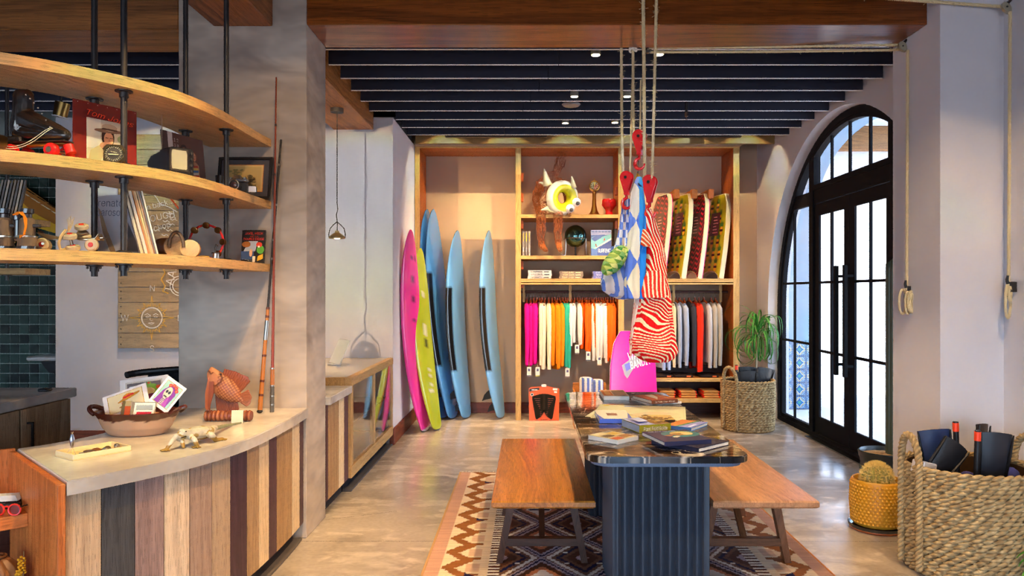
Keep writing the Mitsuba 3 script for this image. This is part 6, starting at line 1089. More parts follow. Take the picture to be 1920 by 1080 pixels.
for bi, (px, kind) in enumerate(((1243, 'p'), (1282, 'y'), (1313, 'p'), (1353, 'y'))):
    k = thing('bodyboard', ('red and black zigzag bodyboard behind the red striped bag', 'pineapple-print bodyboard second from the left on the shelf', 'red and black zigzag bodyboard between two pineapple ones', 'pineapple-print bodyboard at the right end of the shelf')[bi], 'bodyboard', 'bodyboards standing on the right shelf')
    wv = np.array([.25, -.968, 0]); up = np.array([.13, .03, 1.0]); base_ = P(px-4, 521, 8.79); base_[2] = S3+.004; o = base_-wv*.25
    M = frame(o, wv, up); 
    if M[0, 2] > 0: M = frame(o, -wv, up)
    poly = bodyboard_poly(); add('core', tf(move(bev_prism(poly, 0, .052, .006), 0, 0, -.052), M), 'satin', '#e4dcb4', k)
    p = Print(.01, .01, '#000000'); p.l = []; p.z = .0004; face = poly.buffer(-.012)
    if kind == 'y':
        p.poly(face, '#a8a01e'); rows = [(x+.06*(j % 2), .14+.145*j) for j in range(6) for x in (-.17, -.03, .11)]
        for (x, y) in rows:
            if face.contains(Point(x, y).buffer(.04)): pineapple(p, x, y, 1.9)
    else:
        p.poly(face, '#c01f34')
        for j in range(-4, 22): p.poly(LineString([(-.3+.06*i, .06*j+(.025 if i % 2 else -.025)+.02*i) for i in range(11)]).buffer(.014, 2).intersection(face), '#3a1418', 0)
    p.z += .0004; p.rect(-.10, .52, .12, .80, '#4a2a2a').rect(-.08, .55, -.05, .78, '#6d3a3a')
    for j in range(6): p.rect(-.03, .55+.038*j, .09-.02*(j % 3), .565+.038*j, '#c98a8a')
    add('print', tf(p.l, M), 'gloss', None, k, smooth=False); add('rail', tf(move(bev_prism(poly.buffer(.002), 0, .008, .002), 0, 0, -.056), M), 'satin', '#d8358c' if kind == 'p' else '#d9d4b8', k)
random.seed(11)
WB = thing('bodyboard', 'hot pink bodyboard with white graffiti lettering, standing behind the table', 'bodyboard'); pw = P(1189, 735, 8.5)
M = frame([pw[0], 8.52, .012], [1, 0, 0], [0, .09, 1]); poly = bodyboard_poly(.52, 1.045); poly = Polygon([(x, y) for x, y in poly.exterior.coords]).buffer(-.03).buffer(.03)
add('core', tf(move(bev_prism(poly, 0, .05, .006), 0, 0, -.05), M), 'satin', '#e8109a', WB); add('rail', tf(move(bev_prism(poly.buffer(.003), 0, .014, .003), 0, 0, -.04), M), 'satin', '#e9e2e4', WB)
p = Print(.01, .01, '#000000'); p.l = []; p.z = .0004; p.poly(poly.buffer(-.012), '#f0089c')
p.poly([(-.10, .54), (-.13, .65), (-.05, .71), (.06, .80), (.23, .83), (.24, .76), (.12, .70), (.02, .64), (-.02, .58), (-.07, .50)], '#9d9aa4').poly([(-.08, .58), (-.10, .66), (-.03, .69), (-.02, .62)], '#6a6ac8')
p.text('WAVE', -.055, .705, .085, '#f6f2f4', w=.20, bold=True, a=14, shear=.15).text('BANDIT', -.03, .605, .085, '#f6f2f4', w=.25, bold=True, a=16, shear=.15); p.poly([(.16, .02), (.18, .06), (.2, .02)], '#b00a70')
add('print', tf(p.l, M), 'gloss', None, WB, smooth=False)
# ================================================================== clothes
def sleeve_mesh(sg, L, sway): m = tube([(0, sg*.15, -.035), (sway*.2, sg*.2, -.08), (sway*.6, sg*.225, -.08-L*.3), (sway, sg*.23, -.08-L*.65), (sway*.8, sg*.225, -.08-L)], [.034, .04, .037, .032, .026], 10); v = m.vertices; v[:, 0] = v[:, 0]*.74+.003*np.sin(v[:, 2]*60); return m
def body_mesh(L):
    po = Polygon([(-.06, 0), (.06, 0), (.20, -.05), (.215, -.2), (.20, -L), (-.20, -L+.02), (-.215, -.2), (-.20, -.05)]); m = tf(move(prism(po, .02), 0, 0, -.01), yz()); m = m.subdivide().subdivide(); v = m.vertices; v[:, 0] += .005*np.sin(v[:, 1]*45+v[:, 2]*9); return m
SH = {}
def shirt_parts(col, L, sl):
    if (col, L, sl) not in SH:
        d2 = '#%02x%02x%02x' % tuple(int(int(col[i:i+2], 16)*.93) for i in (1, 3, 5))
        SH[col, L, sl] = [('body', entry(body_mesh(L), 'cloth', d2, 40)), ('sleeve', entry(sleeve_mesh(-1, sl, .006), 'cloth', col, True)), ('sleeve', entry(sleeve_mesh(1, sl, -.004), 'cloth', col, True)), ('collar', entry(tube([(.0, .055*math.cos(a)*1.2, .004+.012*math.sin(a)) for a in np.linspace(0, 2*PI, 17)[:-1]], .008, 6, closed=True), 'cloth', col, True))]
    return SH[col, L, sl]
HG = [('bar', entry(tube([(0, -.19, -.052), (0, -.1, -.012), (0, 0, .012), (0, .1, -.012), (0, .19, -.052)], [.008, .010, .014, .010, .008], 8), 'satin', '#7a3414', True)), ('neck', entry(box(-.009, .009, -.02, .02, .0, .045, .004), 'satin', '#8a3c16', 30)), ('hook', entry(tube([(0, 0, .04), (0, 0, .075), (0, .016, .092), (0, .02, .108), (0, .012, .122), (0, -.004, .126), (0, -.016, .118)], .0025, 6), 'metal', '#8d8d90', True))]
nth = ('first', 'second', 'third', 'fourth', 'fifth')
def hang(px, col, L, sl, zt, nm, i, n, group, where):
    X_ = (px-CX)*8.88/F; yaw = random.uniform(-9, 9); z = RZ+.0145-.126+.0; M = loc(X_, 9.0, z, yaw)
    h = thing('clothes_hanger', f'wooden hanger of the {nth[i]} {nm} from the left', 'hanger', 'hangers on the '+where)
    for a, d in HG: reuse(a, d, h, M)
    k = thing('shirt', (f'{nm}, {nth[i]} of {n} from the left, on the {where}') if n > 1 else f'{nm} on the {where}', 'shirt', group)
    W_s = loc(X_, 9.0, z-.012, yaw)@np.diag([random.uniform(.9, 1.15), random.uniform(.92, 1.04), random.uniform(.94, 1.05), 1])
    for a, d in shirt_parts(col, L, sl): reuse(a, d, k, W_s)
LR, RR = 'left clothes rail', 'right clothes rail'
for (nm, col, xs, L, sl, g) in (('magenta long-sleeved shirt', '#e0128c', (988, 995, 1001, 1007), .78, .66, 1), ('cream long-sleeved shirt', '#e6d8bc', (1012, 1017, 1022.5, 1029.5), .8, .7, 1), ('amber long-sleeved shirt', '#e58417', (1036, 1041, 1046, 1050.5), .80, .68, 1), ('teal long-sleeved shirt', '#2fa38d', (1056, 1061, 1066), .80, .70, 1),
      ('white short shirt', '#d9d3cf', (1073, 1078.5, 1084, 1089), .48, .42, 1), ('vivid orange short shirt', '#ee5a12', (1093.5, 1098, 1102, 1106.5, 1111), .56, .48, 1), ('white long shirt', '#dcd6d0', (1115.6, 1120, 1124, 1128.5, 1132.5), .66, .60, 1), ('vivid orange long shirt', '#ef5f14', (1137.5, 1142, 1147, 1152), .66, .60, 1)):
    for i, px in enumerate(xs): hang(px, col, L, sl, 0, nm, i, len(xs), nm+'s on the left rail', LR)
for (nm, col, xs, L, sl) in (('pale blue shirt', '#a9bce0', (1240, 1247), .82, .74), ('cream shirt', '#dcc49c', (1261.5,), .74, .70), ('blue-grey shirt', '#98a3b8', (1270.5, 1278), .72, .66), ('charcoal shirt', '#34343c', (1287, 1296), .72, .66), ('bright red shirt', '#d8301c', (1307, 1315), .76, .70), ('pale grey shirt', '#b5b2b4', (1324,), .70, .66), ('stone-grey shirt', '#a39a8e', (1338, 1346), .74, .66)):
    for i, px in enumerate(xs): hang(px, col, L, sl, 0, nm, i, len(xs), nm+'s on the right rail', RR)
for i, (px, py, band) in enumerate(((992, 697, '#3a3a48'), (1008, 697, '#b5b02a'), (1064, 699, '#6d5a58'), (1082, 655, '#4a4a4c'), (1103, 668, '#2d3a48'), (1124, 676, '#c9b48a'))):
    q = P(px, py, 8.74); k = thing('price_tag', 'pale paper tag hanging '+('below the magenta shirts', 'below the first cream shirts', 'below the teal shirts', 'below the white short shirts', 'below the vivid orange short shirts', 'below the white long shirts')[i], 'tag')
    add('card', box(q[0]-.026, q[0]+.026, 8.738, 8.741, q[2]-.055, q[2]+.055), 'satin', '#ddd2c4', k); add('mark', box(q[0]-.012, q[0]+.012, 8.7372, 8.738, q[2]+.005, q[2]+.035), 'satin', '#5a5270', k); add('band', box(q[0]-.026, q[0]+.026, 8.7372, 8.738, q[2]-.053, q[2]-.042), 'satin', band, k); add('string', cyl((q[0], 8.74, q[2]+.055), (q[0], 8.80, q[2]+.14), .0012, 4), 'cloth', '#d8cfc0', k)
# ================================================================== orange pad card, towels, folded goods
op = thing('traction_pad_card', 'orange card with a black grooved traction pad, standing on the floor under the left rail', 'traction pad')
a, b = P(992, 787, 8.72), P(1048, 787, 8.72); w = b[0]-a[0]; h = .40; M = frame([a[0], 8.72, .002], [1, 0, 0], [0, .13, 1])
add('card', tf(move(prism([(0, 0), (w, 0), (w+.006, h-.03), (w*.6, h), (w*.08, h-.01), (-.004, h-.03)], .012), 0, 0, -.012), M), 'satin', '#d8560f', op)
p = Print(.01, .01, '#000000'); p.l = []; p.z = .0003; p.poly([(.005, h-.065), (.005, h-.035), (.12, h-.02), (.12, h-.045)], '#1a1410'); p.rect(.03, h-.05, .10, h-.04, '#e8e0d8'); p.rect(w*.8, h-.05, w-.015, h-.025, '#efe8e0'); p.rect(w*.84, h-.08, w-.02, h-.06, '#efe8e0'); p.rect(w*.38, .008, w*.62, .012, '#3a1a08'); p.ell(w*.1, h-.1, .018, .018, '#d8d8d8'); p.ell(w*.1, h-.1, .012, .012, '#1a1410')
add('print', tf(p.l, M), 'satin', None, op, smooth=False)
for s in (-1, 1):
    X_ = w/2; pp = Polygon([(0, .31), (s*.05, .305), (s*.135, .28), (s*.138, .25), (s*.10, .03), (s*.085, .012), (s*.03, .05), (0, .10)]); slots = [sbox(min(s*.045, s*(.115-.012*i)), .25-.022*i, max(s*.045, s*(.115-.012*i)), .257-.022*i) for i in range(10)]
    for q_ in slots: pp = pp.difference(q_)
    add('pad', tf(move(prism(affinity.translate(pp, X_, 0), .008), 0, 0, .0006), M), 'matte', '#17130f', op)
add('kicker', tf(box(w/2-.018, w/2+.018, .12, .31, .008, .018, .003), M), 'matte', '#231d18', op); add('clip', tf(box(w/2-.03, w/2+.03, h-.012, h+.02, -.006, .004, .004), M), 'satin', '#d9d6d0', op)
st_ = thing('wooden_crate', 'low orange-brown wooden crate behind the table, holding the rolled towels', 'crate'); X0, X1 = P(1076, 735, 8.3)[0], P(1140, 735, 8.3)[0]
for bb in ((X0, X1, 8.2, 8.215, .0, .30), (X0, X1, 8.5, 8.515, .0, .47), (X0, X0+.015, 8.215, 8.5, 0, .40), (X1-.015, X1, 8.215, 8.5, 0, .40), (X0+.015, X1-.015, 8.215, 8.5, .02, .035)): add('panel', box(*bb, .002), 'wood', ([1, 0, 0], '#8a4a14', '#c07a2e'), st_)
for i, (px, r_) in enumerate(((1099, .075), (1120, .066))):
    c = P(px, 735, 8.36); k = thing('rolled_towel', ('left', 'right')[i]+' of two rolled blue and white towels in the crate behind the table', 'towel', 'rolled towels in the crate'); zt = P(0, (708, 712)[i], 8.36)[2]; pts = []
    ths = np.linspace(0, 2*PI, 49)[:-1]; m = lathe([(0, .036), (r_*.96, .036), (r_, .06), (r_*1.02, zt*.5), (r_, zt-.02), (r_*.9, zt), (r_*.5, zt-.004), (0, zt-.01)], 48, (c[0], 8.36, 0)); cc = c[0]
    add('towel', m.subdivide().subdivide(), 'cloth', lambda v, n, cc=cc: np.where((np.abs(((v[:, 0]-cc)/.055+.2) % 1-.5) < .25)[:, None], hexc('#5f72b0'), hexc('#dcd8d0')), k, smooth=True)
    add('inner_roll', cat([tube([(c[0]+(.1+.8*t_/20)*r_*.8*math.cos(t_*1.1), 8.36+(.1+.8*t_/20)*r_*.8*math.sin(t_*1.1), zt+.001) for t_ in np.linspace(0, 20, 60)], .004, 5)]), 'cloth', '#c9c6c8', k)
for s_, px in enumerate((1250, 1290, 1333)):
    for i in range(3):
        a = P(px, 747, 8.80); k = thing('folded_tote', f'folded kraft tote with red edges, {("bottom", "middle", "top")[i]} of the {("left", "middle", "right")[s_]} stack on the lowest shelf', 'tote', 'folded kraft totes on the lowest shelf'); z = .257+i*.029; d = .004*((i*7+s_) % 3-1)
        add('fold', box(a[0]-.095+d, a[0]+.095+d, 8.77, 9.05, z, z+.027, .011), 'cloth', '#c08a4c', k); add('red_edge', cat([box(a[0]+.082+d, a[0]+.098+d, 8.768, 9.05, z+.003, z+.024, .005)]), 'cloth', '#d8301c', k); add('red_edge', box(a[0]-.098+d, a[0]-.086+d, 8.768, 9.05, z+.003, z+.024, .005), 'cloth', '#d8301c', k)
for i, px in enumerate((1245, 1282, 1330)):
    a = P(px, 709, 8.82); k = thing('folded_pouch', ('left', 'middle', 'right')[i]+' flat dark folded pouch on the upper of the two low shelves', 'pouch', 'dark pouches on the upper low shelf'); add('fold', box(a[0]-.11, a[0]+.11, 8.80, 9.1, .4945, .525, .012), 'cloth', '#2a211f', k); add('label_patch', box(a[0]+.03, a[0]+.08, 8.797, 8.801, .5, .518, .001), 'satin', '#d8601c', k)
# ================================================================== lamps and fittings in the slats
LG = {'type': 'area', 'radiance': {'type': 'rgb', 'value': [30, 19, 8.5]}}
for i, (px, py, D, lit, txt) in enumerate(((1117, 103, 5.45, True, 'glowing cylinder downlight under the first slats, left of the ropes'), (1236, 102, 5.45, True, 'small glowing cylinder downlight just right of the hanging ropes'), (1077, 181, 6.58, False, 'grey cylinder downlight above the smoke detector'), (1176, 181, 6.58, False, 'grey cylinder downlight between the ropes'), (1153, 230, 7.62, True, 'bright small downlight at the back of the slats, left of the ropes'), (1060, 231, 7.62, False, 'tilted grey downlight near the back of the slats'))):
    k = thing('downlight', txt, 'downlight'); c = P(px, py, D); r_ = .036
    add('can', cyl(c, (c[0], D, c[2]+.085), r_, 20), 'satin', '#8d8880' if not lit else '#b9a888', k); add('stem', cyl((c[0], D, c[2]+.085), (c[0], D, 3.72), .008, 8), 'satin', '#17181b', k)
    add('lens', move(disc((0, 0, 0), r_*.86, .002, (0, 0, 1)), c[0], D, c[2]-.003), 'matte', '#fff0cc', k, **({'emitter': LG} if True else {}))
sd = thing('smoke_detector', 'flat grey smoke detector hanging below the slats', 'smoke detector'); c = P(1071, 197, 6.9); add('disc', lathe([(0, -.012), (.075, -.008), (.088, .006), (.07, .022), (0, .024)], 28, c), 'satin', '#77757a', sd); add('stem', cyl(c+[0, 0, .02], (c[0], c[1], 3.72), .018, 10), 'satin', '#1a1b1e', sd)
sk_ = thing('sprinkler', 'black sprinkler pipe hanging below the slats at the right', 'sprinkler'); c = P(1287, 220, 6.8); add('pipe', cyl(c+[0, 0, .04], (c[0], c[1], 3.72), .013, 10), 'satin', '#14151a', sk_); add('head', lathe([(0, -.02), (.012, -.018), (.004, -.012), (.004, 0), (.016, .01), (.016, .045), (0, .05)], 14, c), 'metal', '#7d6a60', sk_)
df = thing('air_diffuser', 'long black slot diffuser above the shelving unit', 'air diffuser')
for xa, xb in ((835, 1025), (1215, 1390)): a, b = P(xa, 248, 8.4), P(xb, 248, 8.4); k = add('slot_frame', box(a[0], b[0], 8.38, 8.44, 3.245, 3.28, .003), 'satin', '#0d0e11', df); add('blade', box(a[0]+.01, b[0]-.01, 8.376, 8.382, 3.258, 3.262), 'metal', '#5a4a38', k)
for xa, xb in ((835, 1025), (1215, 1390)): a = P((xa+xb)/2, 248, 8.4); add('hanger', box(a[0]-.02, a[0]+.02, 8.40, 8.42, 3.28, 3.72), 'satin', '#0d0e11', df)
# ================================================================== baskets with fins
def braid_ring(cx_, cy_, z, rx, r=.019, pitch=.12, seed=0, lean=1):
    L = 2*PI*rx; n_t = max(8, round(L/pitch)); n = n_t*9; a = np.arange(n)*2*PI/n; ph = a*n_t; ms = []
    for s in (0, PI):
        rr = rx+r*.5*np.cos(ph+s+seed); zz = z+r*.5*np.sin(ph+s+seed)*lean; w = .70+.30*np.cos(ph+s+seed)
        t_ = tube(np.stack([cx_+rr*np.cos(a), cy_+rr*np.sin(a), zz], 1), r*.80*w, 7, closed=True); ms.append(t_)
    return cat(ms)
BC = [hexc(h) for h in ('#b08a52', '#8d6a3a', '#c9a56a', '#a37c46')]
def strawc(v, n): a = meshkit.noise(np.stack([np.arctan2(v[:, 1]-v[:, 1].mean(), v[:, 0]-v[:, 0].mean())*26, v[:, 2]*60, v[:, 0]*8], -1), 4)[:, None]; b = meshkit.noise(v*70, 2)[:, None]; return np.clip((hexc('#6d5232')*(1-a)+hexc('#cbb283')*a)*(.65+.55*b), 0, 1)
def braid_path(pts, r=.022, pitch=.07): p = np.asarray(pts, float); return twist(p, r, pitch, 3, 9)
def basket(label, cx_, cy_, R, H, handles, rows, r=.019, pitch=.12, taper=.97):
    k = thing('woven_basket', label, 'basket')
    for i in range(rows): f = i/(rows-1); add('braid_row', braid_ring(cx_, cy_, .02+f*(H-.03), R*(taper+(1-taper)*math.sin(min(1, f*1.3)*PI/2)), r, pitch, random.uniform(0, 6.28)), 'cloth', strawc, k, smooth=True, kind='stuff')
    add('base', move(lathe([(0, .0), (R*taper, .0), (R*taper, .02), (0, .02)], 40), cx_, cy_, .001), 'cloth', '#7d5c34', k); add('lining', lathe([(R*taper-.022, .02), (R-.02, H*.5), (R-.02, H-.02), (R-.026, H-.02), (R-.028, H*.5), (R*taper-.03, .02)], 40, (cx_, cy_, 0)), 'cloth', '#2c1d0e', k)
    for (a, w, hh) in handles:
        def rim(an, z, e=.02): return np.array([cx_+(R+e)*math.cos(an), cy_+(R+e)*math.sin(an), z])
        pts = [rim(a-w, .03), rim(a-w, H*.5), rim(a-w, H-.02)]+[rim(a-w*math.cos(t_), H+hh*math.sin(t_), .02) for t_ in np.linspace(.15, PI-.15, 9)]+[rim(a+w, H-.02), rim(a+w, H*.5), rim(a+w, .03)]
        add('handle', braid_path(pts, .020, .075), 'cloth', strawc, k, smooth=True)
    return k
basket('large woven straw basket in the front right corner, full of swim fins', 2.385, 4.06, .315, .575, ((PI+.1, .24, .16), (.05, .24, .14)), 25, .0148, .10)
basket('woven straw basket by the far end of the door, full of black fins', 2.41, 8.19, .275, .545, ((PI*1.18, .32, .15), (PI*.18, .3, .1)), 21, .0155, .095)
def fin_blade(name, label, c, W, L, yaw, tiltx, tilty, col, rng_=0):
    "a swim fin standing in a basket, blade up: c is the top centre of the blade"
    k = thing('swim_fin', label, 'swim fin', None); n = 15; u = np.linspace(-1, 1, n); t = np.linspace(0, 1, 18); V = []
    for tt_ in t:
        w = W/2*(.74+.26*tt_**.8); top = .022*tt_*math.cos(0)
        for uu in u: V.append((w*uu, -.016*(1-uu*uu)*1.0+.02*tt_*tt_, -L*(1-tt_)-.010*uu*uu*tt_))
    V = np.array(V); i, j = np.meshgrid(np.arange(17), np.arange(n-1), indexing='ij'); q_ = np.stack([i*n+j, i*n+j+1, (i+1)*n+j+1, (i+1)*n+j], -1).reshape(-1, 4); f = np.vstack([q_[:, [0, 1, 2]], q_[:, [0, 2, 3]]])
    m = tm(np.vstack([V, V+[0, .006, 0]]), np.vstack([f, f[:, ::-1]+len(V)])); M = loc(*c, yaw)@rot(tilty, [0, 1, 0])@rot(tiltx, [1, 0, 0]); add('blade', tf(m, M), 'satin', col, k, smooth=True)
    for s in (-1, 1): add('side_rail', tf(tube([(s*W/2*(.74+.26*t_**.8), .01*t_*t_-.002, -L*(1-t_)) for t_ in np.linspace(0, .97, 9)], [.009]*6+[.007, .006, .004], 7), M), 'satin', '#0c0d10', k)
    add('foot_pocket', tf(tube([(0, -.01, -L+.02), (0, -.02, -L-.04), (0, -.015, -L-.1)], [W*.24, W*.3, W*.26], 14), M), 'satin', '#111215', k); return k
def tp_(px, py, D): return P(px, py, D)
NV, BK = '#1c2b52', '#17181c'
fin_blade('a', 'navy swim fin with a slanted top edge, at the left of the front basket', tp_(1752, 806, 4.1), .165, .30, -12, 8, -7, NV)
fin_blade('a', 'black swim fin tipped over like a diamond, in the middle of the front basket', tp_(1800, 832, 3.98), .165, .26, 10, 12, 34, BK)
fin_blade('a', 'glossy black swim fin facing forward, at the right of the front basket', tp_(1872, 812, 3.98), .165, .30, -6, 8, 4, '#20242e')
fin_blade('a', 'dark pointed swim fin behind the glossy one at the right of the front basket', tp_(1850, 795, 4.12), .15, .32, 38, 4, 8, '#2a2220')
fin_blade('a', 'black swim fin at the left in the back basket', tp_(1403, 688, 8.26), .20, .30, 5, 8, 2, '#15161a')
fin_blade('a', 'black swim fin in front of the others in the back basket', tp_(1401, 696, 8.15), .20, .28, -8, 8, -3, '#1b1c21')
fin_blade('a', 'black swim fin with a slanted top, at the right in the back basket', tp_(1438, 690, 8.2), .20, .30, 12, 8, 10, '#191a1f')
def snorkel(label, top, bot):
    k = thing('snorkel', label, 'snorkel'); a, b = np.array(top), np.array(bot); add('tube', cyl(b, a, .0145, 14), 'satin', '#14151a', k); d = (a-b)/np.linalg.norm(a-b); add('red_tip', cyl(a-d*.02, a+d*.028, .0165, 14), 'satin', '#e2401c', k); add('black_cap', cyl(a+d*.028, a+d*.034, .0145, 14), 'satin', '#14151a', k)
snorkel('black snorkel with an orange-red tip, left of the two in the front basket', tp_(1792, 802, 4.15), tp_(1796, 935, 4.15)); snorkel('black snorkel with an orange-red tip, right of the two in the front basket', tp_(1833, 819, 3.93), tp_(1829, 950, 3.95))
snorkel('black snorkel with a red tip in the back basket', tp_(1381, 690, 8.2), tp_(1379, 735, 8.2))
q = tp_(1733, 872, 4.0); add('white_box', tf(box(-.05, .05, -.04, .04, -.05, .02, .006), trimesh.transformations.translation_matrix(q)@rot(20, [0, 0, 1])@rot(14, [0, 1, 0])), 'satin', '#c9c6c4', label='small pale box lying among the fins in the front basket', cat='box')
for i, (px, py, c_) in enumerate(((1766, 855, '#2f86d0'), (1815, 880, '#3a3a6a'), (1893, 872, '#3a3f7a'))):
    q = tp_(px, py+14, 4.05); m = sph((0, 0, 0), .05, 3); m.vertices *= 1+.2*(meshkit.noise(m.vertices*40, i)-.5)[:, None]; m.apply_translation(q-[0, 0, .02]); add('mesh_pouch', m, 'cloth', c_, smooth=True, label=('bright blue', 'dark violet', 'indigo')[i]+' cloth pouch showing between the fins in the front basket', cat='pouch')
# ================================================================== plants
def soil(cx_, cy_, z, r, k, col='#8a6a48'):
    m = lathe([(r*f, z+.01*(1-f)) for f in np.linspace(1, 0, 9)], 30, (cx_, cy_, 0)); m = m.subdivide(); m.vertices[:, 2] += .010*(meshkit.noise(m.vertices*110, 3)-.5); m.fix_normals(); add('gravel', m, 'matte', lambda v, n: hexc(col)*(.6+.8*meshkit.noise(v*140, 5)[:, None]), k)
cp = thing('cactus_pot', 'mustard yellow studded pot with a round golden cactus on a dark saucer', 'potted cactus'); cx_, cy_ = 2.215, 4.74; R_ = .155; Hp = .285; z0 = .035
pf = np.array([(0, z0), (.14, z0), (.15, z0+.02), (.158, z0+.14), (.153, z0+Hp-.01), (.146, z0+Hp), (.138, z0+Hp-.004), (.136, z0+Hp-.05), (0, z0+Hp-.05)])
pb = add('pot', lathe(pf, 48, (cx_, cy_, 0)), 'satin', '#b5801f', cp)
bump = sph((0, 0, 0), .0085, 1); ms = []
for j in range(13):
    zz = z0+.022+j*.0195; rr = np.interp(zz, pf[1:5, 1], pf[1:5, 0])
    for i in range(38): a = (i+.5*(j % 2))*2*PI/38; b_ = bump.copy(); b_.apply_translation([cx_+rr*math.cos(a), cy_+rr*math.sin(a), zz]); ms.append(b_)
add('studs', cat(ms), 'satin', '#c08c28', pb, kind='stuff')
add('saucer', lathe([(0, .0005), (.15, .0005), (.165, .012), (.165, .018), (.15, .02), (0, .02)], 40, (cx_, cy_, 0)), 'satin', '#a5562a', cp); add('saucer_rim', lathe([(.15, .018), (.168, .018), (.172, .036), (.166, .037), (.158, .028), (.12, .026)], 40, (cx_, cy_, 0)), 'gloss', '#17191a', cp)
soil(cx_, cy_, z0+Hp-.035, .138, cp); cz = z0+Hp-.03; rc_ = .085
cm_ = sph((0, 0, 0), 1, 5); vv = cm_.vertices; an = np.arctan2(vv[:, 1], vv[:, 0]); cm_.vertices = vv*(1+.06*np.cos(18*an)*np.sqrt(np.maximum(0, 1-vv[:, 2]**2)))[:, None]*[rc_, rc_, rc_*1.0]; cm_.vertices[:, 2] = np.maximum(cm_.vertices[:, 2], -.03)
add('cactus', move(cm_, cx_, cy_, cz+.03), 'satin', '#7a7434', cp, smooth=True); ms = []
for i in range(18):
    a = (i)*2*PI/18
    for j in range(9):
        e = -.25+j*.2; o = np.array([math.cos(a)*math.cos(e), math.sin(a)*math.cos(e), math.sin(e)])*rc_*1.05+[cx_, cy_, cz+.03]; d0 = o-np.array([cx_, cy_, cz+.03]); d0 /= np.linalg.norm(d0)
        for m_ in range(9): d = d0+.75*np.array([random.gauss(0, 1) for _ in range(3)]); d /= np.linalg.norm(d); ms.append(tube([o, o+d*.026], [.0017, .0006], 3, caps=False))
add('spines', cat(ms), 'matte', '#e6cf82', cp, kind='stuff')
tc = thing('tall_cactus', 'tall column cactus in a black pot, half hidden by the white pillar', 'potted cactus'); cx_, cy_ = 2.67, 5.58
add('pot', lathe([(0, .001), (.14, .001), (.15, .02), (.175, .25), (.185, .275), (.19, .31), (.18, .318), (.168, .30), (.165, .26), (0, .26)], 40, (cx_, cy_, 0)), 'satin', '#1d2423', tc)
for j in range(2):
    for i in range(12): a = (i+.5*j)*2*PI/12; rr = .158+.014*j; add('ring_stud', disc([cx_+rr*math.cos(a), cy_+rr*math.sin(a), .09+.1*j], .02, .008, (math.cos(a), math.sin(a), -.1)), 'satin', '#2a3331', tc)
soil(cx_, cy_, .285, .168, tc, '#b08a5c')
ang = np.arange(36)*2*PI/36; zz = np.linspace(.28, 1.75, 40); V = np.array([[(cx_+.055+ (.043*(1+.14*np.cos(9*ang))*(1 if z < 1.7 else max(.05, math.sqrt(max(0, 1-((z-1.7)/.05)**2)))))[k]*math.cos(ang[k]), cy_+(.043*(1+.14*np.cos(9*ang)))[k]*math.sin(ang[k])*(1 if z < 1.7 else max(.05, math.sqrt(max(0, 1-((z-1.7)/.05)**2)))), z) for k in range(36)] for z in zz]).reshape(-1, 3)
i, j = np.meshgrid(np.arange(39), np.arange(36), indexing='ij'); q_ = np.stack([i*36+j, i*36+(j+1) % 36, (i+1)*36+(j+1) % 36, (i+1)*36+j], -1).reshape(-1, 4); add('trunk', tm(V, np.vstack([q_[:, [0, 1, 2]], q_[:, [0, 2, 3]]])), 'satin', '#3f4a3a', tc, smooth=True)
pp = thing('potted_palm', 'slender potted plant with drooping ribbon leaves, behind the back basket', 'potted plant'); cx_, cy_ = 2.63, 8.66
add('pot', lathe([(0, .001), (.11, .001), (.14, .26), (.145, .28), (.13, .28), (.125, .25), (0, .25)], 30, (cx_, cy_, 0)), 'satin', '#3a3d40', pp); soil(cx_, cy_, .262, .128, pp, '#5a4632')
hx = P(1421, 628, 8.66); add('trunk', tube([(cx_, cy_, .25), (cx_+.01, cy_, .6), (hx[0], 8.66, hx[2]-.08), (hx[0], 8.66, hx[2]+.03)], [.017, .014, .013, .010], 10), 'satin', '#8a7a5c', pp)
def ribbon(o, az, el, L, w, droop, col):
    n = 14; p = [np.array(o)]; e = el
    for s in range(n): p.append(p[-1]+np.array([math.cos(az)*math.cos(e), math.sin(az)*math.cos(e), math.sin(e)])*L/n); e -= droop*(.5+s/n)/n*2
    p = np.array(p); p[:, 0] = np.minimum(p[:, 0], 2.835); side = np.array([-math.sin(az), math.cos(az), 0]); ws = w*np.sin(np.linspace(.25, PI*.98, n+1))**.7
    V = np.vstack([p-side*ws[:, None], p+side*ws[:, None]+0, p+[0, 0, -.0]]); i = np.arange(n); N1 = n+1; up = np.array([0, 0, .35*w]); V[2*N1:] -= up
    f = np.vstack([np.stack([i, i+1, 2*N1+i+1], 1), np.stack([i, 2*N1+i+1, 2*N1+i], 1), np.stack([2*N1+i, 2*N1+i+1, N1+i+1], 1), np.stack([2*N1+i, N1+i+1, N1+i], 1)]); return tm(V, f)
random.seed(21)
for i in range(72):
    az = random.uniform(0, 2*PI); up_ = random.random(); zb = hx[2]-.06+.10*up_; el = 1.25*up_+.15+random.uniform(-.15, .15); L = random.uniform(.45, .78)
    add('leaf', ribbon((hx[0], 8.66, zb), az, el, L, .0085, 1.5+1.4*(1-up_), None), 'leaf', ('#1f5a1c', '#2f7a28', '#276a22', '#4f8f3a')[i % 4], pp, smooth=True)
sp_ = thing('leafy_sprig_pot', 'small leafy plant at the right edge, in front of the large basket', 'potted plant'); ox, oy = 2.62, 3.70
add('pot', lathe([(0, .001), (.06, .001), (.08, .14), (.072, .14), (.068, .12), (0, .12)], 24, (ox, oy, 0)), 'satin', '#6b4a38', sp_)
for i in range(16): az = random.uniform(0, 2*PI); add('leaf', ribbon((ox, oy, .12), az if i > 4 else PI+random.uniform(-.5, .5), random.uniform(.5, 1.3), random.uniform(.2, .30), .014, 1.2, None), 'leaf', ('#3f7a2c', '#5c963c')[i % 2], sp_, smooth=True)
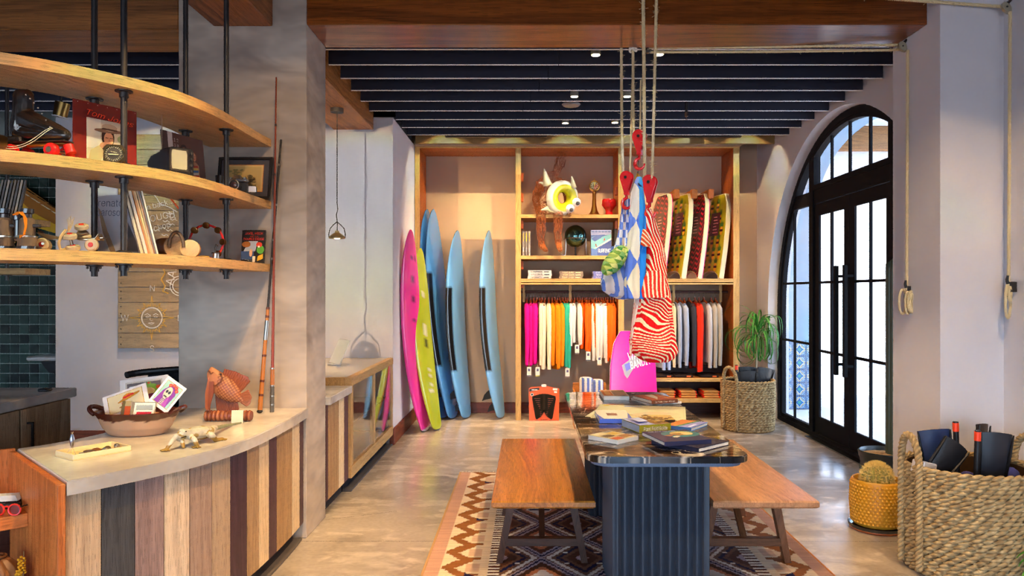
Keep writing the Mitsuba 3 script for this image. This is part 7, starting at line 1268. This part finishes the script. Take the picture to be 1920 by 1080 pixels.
# ================================================================== wall ropes and pulleys at the right
def wall_pulley(label, c, nx):
    k = thing('wall_pulley', label, 'pulley'); c = np.array(c); add('sheave', disc(c, .036, .012, (.35, -.9, .25)), 'metal', '#b5b09c', k); add('cheek', disc(c+[-.006, -.014, 0], .034, .003, (.35, -.9, .25)), 'satin', '#9a927c', k); add('axle', disc(c+[-.01, -.02, 0], .005, .006, (.35, -.9, .25)), 'satin', '#222222', k)
    add('swivel', tube([c+[.01, 0, .03], c+[.03, 0, .05], c+[nx*.6, .0, .065]], [.009, .007, .005], 7), 'metal', '#4a4a4c', k); add('eye_hook', tube([c+[nx*.6, 0, .05]+np.array([.0, .016*math.cos(a), .016+.016*math.sin(a)]) for a in np.linspace(0, 2*PI, 15)[:-1]], .004, 6, closed=True), 'metal', '#77787c', k); add('screw', cyl(c+[nx*.6, 0, .07], c+[nx, 0, .075], .004, 6), 'metal', '#77787c', k)
wall_pulley('small round pulley at the top of the white pillar', P(1693, 88, 4.80), .055); wall_pulley('small round pulley on a black shackle at the top right corner', P(1887, 15, 4.33), .05)
def wall_rope(px0, py0, px1, py1, D, loops, label, wx):
    a, b = P(px0, py0, D), P(px1, py1, D); k = rope(label, [a, (a+b)/2, b], 0, .0095, 'ropes tied on the right wall')
    for i, (dx, dz, rx, rz) in enumerate(loops):
        c = b+[dx, 0, dz]; add('loop', twist([c+np.array([rx*math.cos(t_)*.75, rx*math.cos(t_)*.55-.012*i, rz*math.sin(t_)]) for t_ in np.linspace(PI/2, PI/2+2*PI, 26)], .0085, .034), 'cloth', ROPE, k, smooth=True)
    ck = thing('rope_cleat', 'black cleat holding the '+label.split(',')[0], 'cleat'); add('base', box(b[0], wx, b[1]-.012, b[1]+.012, b[2]-.03, b[2]+.03, .003), 'satin', '#131416', ck)
    for s in (-1, 1): add('horn', tube([b+[-.004, 0, .02*s], b+[-.012, -.004, .04*s], b+[-.012, -.012, .065*s]], [.010, .009, .006], 8), 'satin', '#131416', ck)
wall_rope(1702, 94, 1700, 545, 4.755, ((-.025, -.07, .048, .078), (.0, -.078, .03, .07), (.016, -.07, .042, .066), (.012, -.078, .018, .06)), 'rope down the white pillar, coiled at its lower end', 2.434)
wall_rope(1894, 22, 1891, 538, 4.30, ((-.004, -.085, .036, .095), (.0, -.04, .016, .04)), 'rope near the right edge of the picture, ending in one long loop', 2.81)
# ================================================================== the palette of the woods
_D = mi.Float(np.array([t[0] for t in TONES]).ravel().astype(np.float32)); _L = mi.Float(np.array([t[1] for t in TONES]).ravel().astype(np.float32))
